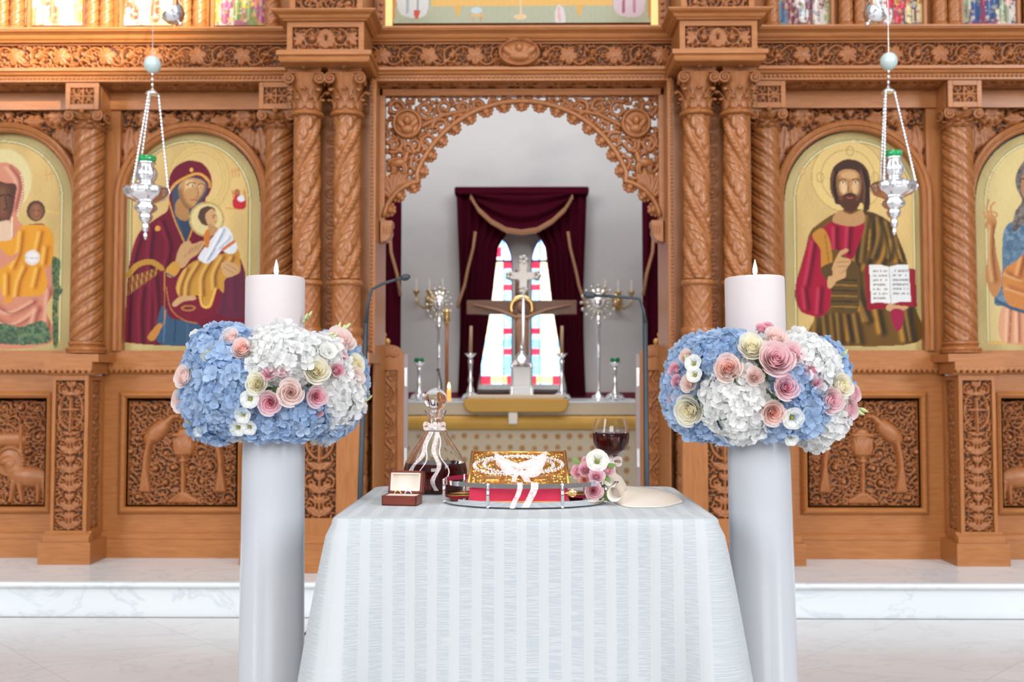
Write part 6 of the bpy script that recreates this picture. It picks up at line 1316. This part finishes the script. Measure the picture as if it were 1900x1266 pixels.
# ring box
Mx = Matrix.Translation((ax(746,2.425,930),2.425,ZC))@Matrix.Rotation(math.radians(-9),4,'Z'); t = thing('ring_box','small open mahogany box with cream lining holding two rings','ring box',tuple(Mx.translation)); MAH = wood('mahogany_veneer',(.14,.025,.015),(.19,.038,.02),(2,14,14),.3); CREAM = mat('cream_velvet_lining',(.74,.66,.58),.8)
w,d,h = .043,.028,.024
def obox(mb,x0,x1,y0,y1,z0,z1): mb.box(x0,x1,y0,y1,z0,z1)
b = MB(); obox(b,-w,w,-d,-d+.004,0,h); obox(b,-w,w,d-.004,d,0,h); obox(b,-w,-w+.004,-d,d,0,h); obox(b,w-.004,w,-d,d,0,h); obox(b,-w,w,-d,d,0,.004); b.xf(Mx).build('box_base',MAH,t,bevel=.0012)
b = MB(); obox(b,-w+.004,w-.004,-d+.004,d-.004,.004,h-.001); b.xf(Mx).build('ring_cushion',CREAM,t,bevel=.002)
for k,sx in enumerate((-.012,.014)):
    r = MB(); r.tube([(sx+.008*math.cos(a)*1.0,.004,h+.0015+.0075*math.sin(a)) for a in np.linspace(0,2*math.pi,28,endpoint=False)],.0013,8,True); tr_ = thing('wedding_ring',('plain gold ring standing at the left in the ring box','plain pale ring standing at the right in the ring box')[k],'ring',tuple(Mx@Vector((sx,.004,h))),group='wedding rings'); r.xf(Mx).build('band',GOLDM if k==0 else SILVER,tr_,smooth=True)
ML = Mx@Matrix.Translation((0,d+.002,h))@Matrix.Rotation(math.radians(-12),4,'X')
b = MB(); L_ = .055; obox(b,-w,w,.014,.018,0,L_); obox(b,-w,-w+.006,-.006,.018,0,L_); obox(b,w-.006,w,-.006,.018,0,L_); obox(b,-w,w,-.006,.018,L_-.006,L_); obox(b,-w,w,-.006,.018,0,.005); b.xf(ML).build('lid',MAH,t,bevel=.0012)
b = MB(); obox(b,-w+.006,w-.006,.008,.0139,.005,L_-.006); b.xf(ML).build('lid_lining',CREAM,t)
b = MB(); 
for q in (-1,1): obox(b,min(q*(w-.006),q*(w-.0085)),max(q*(w-.006),q*(w-.0085)),-.007,.008,.005,L_-.006)
obox(b,-w+.006,w-.006,-.007,.008,L_-.0085,L_-.006); obox(b,-w+.006,w-.006,-.007,.008,.005,.0075); b.xf(ML).build('lid_rim',mat('ivory_piping',(.85,.72,.62),.6),t)
# tray
TXc = ax(974,2.45,930); TYc = 2.475; ta,tb = .200,.145; zt0 = ZC+.006; t = thing('mirror_tray','oval chrome tray with mirrored floor and raised gallery rail','tray',(TXc,TYc,ZC))
def ell(a,b_,z,n=72): return [(TXc+a*math.cos(q),TYc+b_*math.sin(q),z) for q in np.linspace(0,2*math.pi,n,endpoint=False)]
def bandring(mb,a,b_,z0,z1,th_):
    E0,E1,E2,E3 = ell(a,b_,z0),ell(a,b_,z1),ell(a-th_,b_-th_,z1),ell(a-th_,b_-th_,z0); n = 72; mb.add(E0+E1+E2+E3,[(j*n+i,j*n+(i+1)%n,((j+1)%4)*n+(i+1)%n,((j+1)%4)*n+i) for j in range(4) for i in range(n)])
b = MB(); bandring(b,ta,tb,zt0-.002,zt0+.011,.003); b.build('base_rim',CHROME,t,smooth='auto')
b = MB(); n = 72; E = ell(ta-.003,tb-.003,zt0+.002); E2 = ell(ta-.003,tb-.003,zt0); b.add(E+E2,[tuple(range(n)),tuple(range(n,2*n))[::-1]]+[(i,n+i,n+(i+1)%n,(i+1)%n) for i in range(n)]); b.build('mirror_floor',mat('mirror',(.80,.82,.84),.02,1),t)
b = MB(); bandring(b,ta+.002,tb+.002,zt0+.042,zt0+.053,.0025); b.build('gallery_rail',CHROME,t,smooth='auto')
for a in (-2.02,-1.12,-.18,.7,1.57,2.45,3.3):
    px_,py_ = TXc+(ta+.001)*math.cos(a),TYc+(tb+.001)*math.sin(a); b = MB(); b.tube([(px_,py_,zt0+.001),(px_,py_,zt0+.048)],.0042,10); b.sphere((px_,py_,zt0-.0015),.0045,10,6); b.sphere((px_,py_,zt0+.050),.0048,10,6); b.build('rail_post',CHROME,t,smooth=True)
# the book
bx0,bx1 = ax(866,2.385,930),ax(1058,2.385,930); by0,by1 = 2.385,2.60; zb0 = zt0+.0025; zf,zk = zb0+.040,az(840,2.60,968)
t = thing('gospel_book','thick gold covered book with red velvet edges lying in the tray','book',((bx0+bx1)/2,(by0+by1)/2,zb0)); RV = mat('crimson_velvet',(.55,.012,.06),.75,sheen=.4); GOLDC = mat('chased_gold',(.86,.46,.14),.30,1)
def wedge(mb,x0,x1,y0,y1,zlo,f,k): mb.add([(x0,y0,zlo),(x1,y0,zlo),(x1,y1,zlo),(x0,y1,zlo),(x0,y0,f),(x1,y0,f),(x1,y1,k),(x0,y1,k)],[(0,3,2,1),(4,5,6,7),(0,1,5,4),(1,2,6,5),(2,3,7,6),(3,0,4,7)])
b = MB(); wedge(b,bx0+.006,bx1-.006,by0+.004,by1-.004,zb0+.005,zf-.004,zk-.004); b.build('velvet_block',RV,t)
b = MB(); b.box(bx0,bx1,by0,by1,zb0,zb0+.005); b.build('lower_cover',GOLDC,t,bevel=.0015)
sl = math.atan2(zk-zf,by1-by0); Ls = math.hypot(zk-zf,by1-by0); MC = Matrix.Translation(((bx0+bx1)/2,by0,zf))@Matrix.Rotation(sl,4,'X'); hw = (bx1-bx0)/2
b = MB(); b.box(-hw,hw,0,Ls,-.004,.001); b.xf(MC).build('upper_cover',GOLDC,t,bevel=.0012)
b = MB()
for sx in (-1,1): b.tube([(sx*(hw-.004),0,.002),(sx*(hw-.004),Ls,.002)],.0045,8)
b.tube([(-hw,.004,.002),(hw,.004,.002)],.0035,8); b.tube([(-hw,Ls-.004,.002),(hw,Ls-.004,.002)],.0035,8); b.xf(MC).build('cover_rim',GOLDC,t,smooth=True)
R = Relief(-hw+.010,hw-.010,.008,Ls-.008,.0018); rng = random.Random(4)
for _ in range(520): x_,z_ = rng.uniform(R.x0,R.x1),rng.uniform(R.z0,R.z1); R.disc(x_,z_,rng.uniform(.0025,.005),.0032)
for _ in range(60): R.spiral(rng.uniform(R.x0,R.x1),rng.uniform(R.z0,R.z1),.010,rng.uniform(0,6),rng.choice((-1,1)),1.2,.0022,.0045,False)
R.H = np.maximum(R.H,.0003)
b = MB(); R.emit(b,0); b.v = [(x_,z_,.001+(-y_)) for x_,y_,z_ in b.v]; b.xf(MC).build('chased_relief',GOLDC,t,smooth=True)
MED = [mat('enamel_'+n_,c_,.15,coat=.6) for n_,c_ in (('green',(.05,.14,.09)),('rose',(.35,.16,.18)),('blue',(.08,.14,.30)),('teal',(.10,.30,.30)))]
for k,(mx_,my_) in enumerate(((-.063,.045),(.052,.045),(-.058,Ls-.040),(.060,Ls-.040),(0,Ls*.52))):
    b = MB(); b.lathe([(.020,0),(.0215,.002),(.020,.0042),(.0165,.0045)],(mx_,my_,.001),28,sy=.85); b.lathe([(.0245,0),(.0255,.0018),(.0235,.003),(.021,.001)],(mx_,my_,.001),36,18,.03,.85); md = b.xf(MC).build('medallion',GOLDC,t,smooth=True)
    b = MB(); b.lathe([(0,.0040),(.0165,.0040),(.0165,.003)][::-1],(mx_,my_,.001),28,sy=.85); b.sphere((mx_,my_,.0045),.006,10,6,(1,1,.25)); b.xf(MC).build('enamel_plaque',MED[k%4],md,smooth='auto')
b = MB(); b.sphere((bx1+.006,by0-.002,zb0+.024),.010,16,10,(1.0,.35,1.0)); b.tube([(bx1-.02,by0-.003,zb0+.024),(bx1+.004,by0-.003,zb0+.024)],.004,8,flat=.5); b.build('clasp',GOLDM,t,smooth=True)
# marriage crowns and lace bow on the book
PEARL = mat('pearl_beads',(.86,.84,.84),.18,coat=.6)
def onbook(u,v,hh=.006): return MC@Vector((u,v,hh))
for k,(dx,dy,ra,rb) in enumerate(((-.012,.112,.098,.062),(.012,.118,.098,.058))):
    t = thing('bead_crown',('bead and crystal wreath crown lying on the book, left one','bead and crystal wreath crown lying on the book, right one')[k],'crown',tuple(onbook(dx,dy)),group='bead wreath crowns')
    b = MB(); P = [onbook(dx+ra*math.cos(a),dy+rb*math.sin(a),.0085+.002*math.sin(a*9+k)) for a in np.linspace(0,2*math.pi,90,endpoint=False)]; b.tube(P,.0011,6,True)
    b.build('wire',SILVER,t,smooth=True); b = MB()
    for i in range(90):
        a = i*2*math.pi/90; 
        for q in (0,math.pi): b.sphere(onbook(dx+(ra+.0028*math.cos(a*22+q))*math.cos(a),dy+(rb+.0028*math.cos(a*22+q))*math.sin(a),.0085+.0028*math.sin(a*22+q)),.0023,6,5)
    b.build('bead_strand',PEARL,t,smooth=True)
t = thing('lace_bow','large sheer pinkish lace bow on the book, tails hanging over the rail','ribbon',tuple(onbook(0,.07)))
def strip(name,P,w,side=(0,1,0),m=LACE): b = MB(); b.ribbon(P,w,side); return b.build(name,m,t,smooth=True)
for sx,ln,wd,vv in ((-1,.058,.045,.105),(1,.068,.055,.105),(1,.060,.036,.050),(-1,.045,.03,.065)):
    P = [onbook(.0+sx*ln*math.sin(u/2)*1.0 if u<math.pi else .0+sx*ln*math.sin(u/2), vv+.012*math.sin(u), .012+.020*(1-math.cos(u))*.5*math.sin(u/2+.2)) for u in np.linspace(0,2*math.pi,24)]
    strip('bow_loop',P,[wd*(.35+.65*abs(math.sin(u/2))) for u in np.linspace(0,2*math.pi,24)],tuple((MC.to_3x3()@Vector((.12*sx,1,.25)))))
b = MB(); b.sphere(onbook(0,.085,.016),.009,12,8,(1.2,1,.7)); b.build('knot',SATINW,t,smooth=True)
yr = TYc-tb-.004; zr_ = zt0+.055
for xs,xe,wd,zl in ((-.012,-.030,.012,ZC+.004),(.022,.000,.017,ZC+.006)):
    P = [onbook(0,.085,.014),onbook(xs*.3,.06,.013),onbook(xs*.8,.02,.012),onbook(xs,.0,.011)]; E = P[-1]
    P += [Vector((TXc+xs,yr+.012,zr_+.001)),Vector((TXc+xs,yr,zr_)),Vector((TXc+xs*1.0,yr-.003,zr_-.012)),Vector((TXc+(xs+xe)/2+.004,yr-.004,zr_-.028)),Vector((TXc+(xs+xe)/2-.004,yr-.006,zr_-.042)),Vector((TXc+xe,yr-.008,zl))]
    strip('ribbon_tail',P,wd,(1,0,0))
# posy on the tray
Yp = 2.43; cxp = ax(1103,Yp,880); t = thing('posy','little posy of pink roses and a white lisianthus at the tray end','posy',(cxp,Yp,zt0+.003))
def pf(px,py,r,k,Y=2.425,d=(0,-1,.35)): 
    p = (ax(px,Y,py),Y,az(py,Y,px)); r *= Y/FPX*1.12
    if k=='L': return lisianthus(t,p,r,d,7,(120,130,30))
    c1,c2 = {'P':((247,230,233),(243,186,204)),'p':((247,220,226),(244,188,202)),'o':((247,216,204),(245,186,170)),'K':((246,228,230),(236,166,184))}[k]
    return rose(t,p,r,d,c1,c2,int(px),None,.85,'rose' if r>.015 else 'spray_rose')
pf(1108,856,18,'L'); pf(1071,875,12,'p',2.43,(-.6,-1,.3)); pf(1087,871,13,'p'); pf(1107,883,15,'P',2.41); pf(1129,872,11,'p',2.43,(.6,-1,.3)); pf(1088,856,9,'p',2.45,(-.3,-.8,.7)); pf(1083,892,10,'o',2.42,(-.2,-1,0)); pf(1102,911,17,'K',2.40,(0,-1,.1)); pf(1120,858,9,'p',2.46,(.4,-.6,.7))
for px,py,dx,dz in ((1121,880,.5,-.8),(1112,916,.9,-.1),(1118,920,1,-.5),(1077,862,-.8,.6),(1064,885,-1,-.3),(1124,866,1,.2)):
    leafy(t,(ax(px,2.43,py),2.43,az(py,2.43,px)),(dx,-.3,dz),.026)
b = MB(); b.tube([(cxp,Yp+.03,zt0+.08),(cxp+.01,Yp+.035,zt0+.05),(cxp+.03,Yp+.04,zt0+.02)],[.02,.014,.010],10); b.build('stems',GREEN,t,smooth=True)
# ivory satin ribbon
t = thing('satin_ribbon','wide ivory satin ribbon trailing from the posy across the table','ribbon',(ax(1200,2.45,935),2.42,ZC))
zz = lambda px,py,Y: (ax(px,Y,py),Y,az(py,Y,px))
b = MB(); P = []; c0 = Vector(zz(1143,912,2.42))
for u in np.linspace(.4,1.75*math.pi,20): P.append(c0+Vector((.018*math.cos(u),-.006+.004*math.cos(u),.018*math.sin(u))))
P = [Vector(zz(1122,890,2.43)),Vector(zz(1130,897,2.42))]+P[4:]; b.ribbon(P,.036,(.35,.9,.25)); b.build('ribbon_loop',SATIN,t,smooth=True,solid=.0006)
b = MB(); b.ribbon([Vector(zz(1126,884,2.44)),Vector(zz(1135,884,2.47)),Vector(zz(1145,892,2.49)),Vector(zz(1155,906,2.50)),(zz(1158,911,2.52)[0],2.52,ZC+.003)],[.020,.028,.032,.028,.024],(.8,.5,.6)); b.build('upper_tail',SATIN,t,smooth=True,solid=.0006)
def on_plane(px,py,z):
    d = ROT@Vector(((px-W_/2)/FPX,-(py-H_/2)/FPX,-1)); return EYE+d*((z-EYE.z)/d.z)
Fp = cat([tuple(on_plane(px,py,ZC+.001)) for px,py in ((1126,912),(1138,930),(1160,940),(1195,942),(1235,940),(1268,932))],8,False)
Bp = cat([tuple(at(px,py,2.58)) for px,py in ((1138,906),(1158,903),(1185,904),(1215,907),(1243,915),(1262,925))],8,False); nV = 10; vs = []
for i,(f_,b_) in enumerate(zip(Fp,Bp)):
    u = i/(len(Fp)-1)
    for j in range(nV+1): v = j/nV; q = f_*(1-v)+b_*v; vs.append((q[0],q[1],max(ZC+.001,q[2]+.010*math.sin(v*math.pi)*(1-u)**.5*(.6+.4*math.sin(u*9))-.004*math.sin(v*2*math.pi))))
b = MB(); b.add(vs,[(i*(nV+1)+j,(i+1)*(nV+1)+j,(i+1)*(nV+1)+j+1,i*(nV+1)+j+1) for i in range(len(Fp)-1) for j in range(nV)]); b.build('long_tail',SATIN,t,smooth=True,solid=.0006)
# ---------------------------------------------------------------- microphone stands
def mic(pts, Y, lab, head_dir):
    P = [Vector((ax(px,Y,py),Y,az(py,Y,px))) for px,py in pts]; base = Vector((P[0].x,Y,0)); t = thing('microphone_stand',lab,'microphone',tuple(base),group='slim black microphone stands')
    b = MB(); b.lathe([(.11,0),(.11,.008),(.10,.016),(.02,.022),(.014,.03)],tuple(base),32); b.build('round_base',BLACKM,t,smooth='auto')
    b = MB(); b.tube([base+Vector((0,0,.02)),P[0],P[1]],[.011,.011,.010],12); b.build('pole',BLACKM,t,smooth=True)
    b = MB(); b.tube(P[1:-1],[.010]+[.006]*(len(P)-3),10); b.build('gooseneck',BLACKM,t,smooth=True)
    b = MB(); a,c_ = P[-2],P[-1]; b.tube([a,a.lerp(c_,.55)],[.006,.006],10); b.tube([a.lerp(c_,.5),a.lerp(c_,.62),c_,c_+(c_-a).normalized()*.012],[.008,.013,.014,.004],12); b.build('microphone_head',BLACKM,t,smooth=True)
mic([(668,925),(679,600),(683,562),(690,537),(712,526),(735,519),(756,514)],4.0,'black gooseneck microphone stand left of the opening, bent to the right',1)
mic([(1200,925),(1197,600),(1194,575),(1187,555),(1160,552),(1120,549),(1088,548)],4.0,'black gooseneck microphone stand right of the opening, bent to the left',-1)
# cables on the floor
def floor_pts(L): 
    out = []
    for px,py in L:
        d = ROT@Vector(((px-950)/FPX,-(py-633)/FPX,-1)); k = (0.005-EYE.z)/d.z; out.append(EYE+d*k)
    return out
b = MB(); b.tube([Vector(p) for p in cat([tuple(q) for q in floor_pts([(640,1150),(610,1152),(588,1158),(577,1166),(566,1176),(550,1184),(520,1190)])],5,False)],.005,8); b.build('cable',BLACKM,None,smooth=True,label='black cable curling on the floor between left column and tablecloth',category='cable')
t = thing('power_plug','black cable end with a plug on the floor beside the left column','cable',tuple(floor_pts([(570,1200)])[0]))
b = MB(); b.tube([Vector(p) for p in cat([tuple(q) for q in floor_pts([(530,1214),(552,1208),(566,1203),(575,1200)])],5,False)],.006,8); b.build('cord',BLACKM,t,smooth=True)
b = MB(); q = floor_pts([(575,1200),(581,1190)]); b.tube([q[0]+Vector((0,0,.008)),q[1]+Vector((0,0,.010))],[.013,.010],8); b.build('plug',BLACKM,t,smooth='auto')
# ---------------------------------------------------------------- hanging oil lamps
EGG = mat('pale_celadon_egg',(.50,.60,.58),.3,coat=.3); GREENG = mat('green_lamp_glass',(.01,.30,.08),.08,coat=.5)
def hanging(top, cap, body, tip_y, lab, Y=4.4):
    s_ = Y/FPX; T = Vector((ax(top[0],Y,top[1]),Y,az(top[1],Y,top[0]))); Cp = Vector((ax(cap[0],Y,cap[1]),Y,az(cap[1],Y,cap[0]))); Bd = Vector((ax(body[0],Y,body[1]),Y,az(body[1],Y,body[0]))); zt = az(tip_y,Y,body[0])
    t = thing('hanging_oil_lamp',lab,'hanging lamp',(Bd.x,Y,zt),group='silver hanging oil lamps')
    b = MB(); b.tube([T+Vector((0,0,1.35)),T],.0018,5); b.build('suspension_wire',SILVER,t)
    b = MB(); b.sphere(T,16*s_,24,16,(1,1,1.06)); b.build('egg',EGG,t,smooth=True)
    b = MB(); 
    for i in range(4): b.sphere(T.lerp(Cp,.35+.2*i),.0065,8,6,(1,1,1.5))
    b.lathe([(.003,.02),(.006,.012),(.010,.006),(.030,-.008),(.032,-.014),(.026,-.016)][::-1],tuple(Cp),20); b.build('cap',SILVER,t,smooth=True)
    prof = [(0,0),(3,4),(4,10),(2,14),(6,19),(7,27),(5,33),(10,37),(13,45),(10,50),(16,54),(21,60),(18,66),(13,68),(20,73),(34,80),(39,88),(40,94),(37,99),(26,103),(15,107),(13,111),(18,117),(20,126),(17,134),(13,139),(14,144),(17,146),(15,147)]
    b = MB(); b.lathe([(r*s_,h*s_) for r,h in prof],(Bd.x,Y,zt),40,10,.06); b.build('silver_body',SILVER,t,smooth=True)
    b = MB(); b.lathe([(14*s_,0),(16*s_,5*s_),(17.5*s_,12*s_),(16*s_,12*s_),(14*s_,6*s_),(12*s_,1*s_)],(Bd.x,Y,zt+146*s_),30,10,.05); b.build('green_glass_cup',GREENG,t,smooth=True)
    for k in range(3):
        a = k*2.094+(.25 if body[0]<950 else -.25)+math.pi/2*0; e = Vector((Bd.x+39*s_*math.cos(a),Y+39*s_*math.sin(a),zt+92*s_)); st0 = Vector((Cp.x+.026*math.cos(a),Y+.026*math.sin(a),Cp.z-.012))
        b = MB(); b.tube([e+Vector((0,0,-.02)),e+Vector((.008*math.cos(a),.008*math.sin(a),.0)),e+Vector((0,0,.018))],.004,6); n = 26
        b.tube([st0,e+Vector((0,0,.018))],.0013,5)
        for i in range(n): b.sphere(st0.lerp(e+Vector((0,0,.018)),(i+.5)/n),.0078,7,5,(.8,.8,1.25))
        b.build('beaded_chain',SILVER,t,smooth=True)
hanging((283,120),(283,170),(271,372),446,'silver oil lamp with green glass hanging before the robed mother icon')
hanging((1649,114),(1648,166),(1658,368),438,'silver oil lamp with green glass hanging before the bearded man icon')
for px,py,tl,lb in ((322,26,-.6,'tilted silver bowl hanging on a wire, top left'),(1622,26,.6,'tilted silver bowl hanging on a wire, top right')):
    Y = 4.4; c_ = Vector((ax(px,Y,py),Y,az(py,Y,px))); t = thing('hanging_bowl',lb,'hanging bowl',tuple(c_),group='small silver hanging bowls'); M = Matrix.Translation(c_)@Matrix.Rotation(tl,4,'Y')
    b = MB(); b.lathe([(.004,-.045),(.025,-.040),(.045,-.022),(.052,0),(.055,.008),(.052,.008),(.048,-.002),(.040,-.020),(.02,-.036),(0,-.040)],(0,0,0),28); b.sphere((0,0,-.055),.010,10,8); b.xf(M); b.build('bowl',SILVER,t,smooth=True)
    b = MB(); b.tube([c_+Vector((0,0,1.0)),c_+Vector((0,0,.02))],.0018,5)
    for sx in (-1,1): b.tube([c_+Vector((0,0,.10)),M@Vector((sx*.05,0,.006))],.0015,5)
    b.build('suspension_wire',SILVER,t)
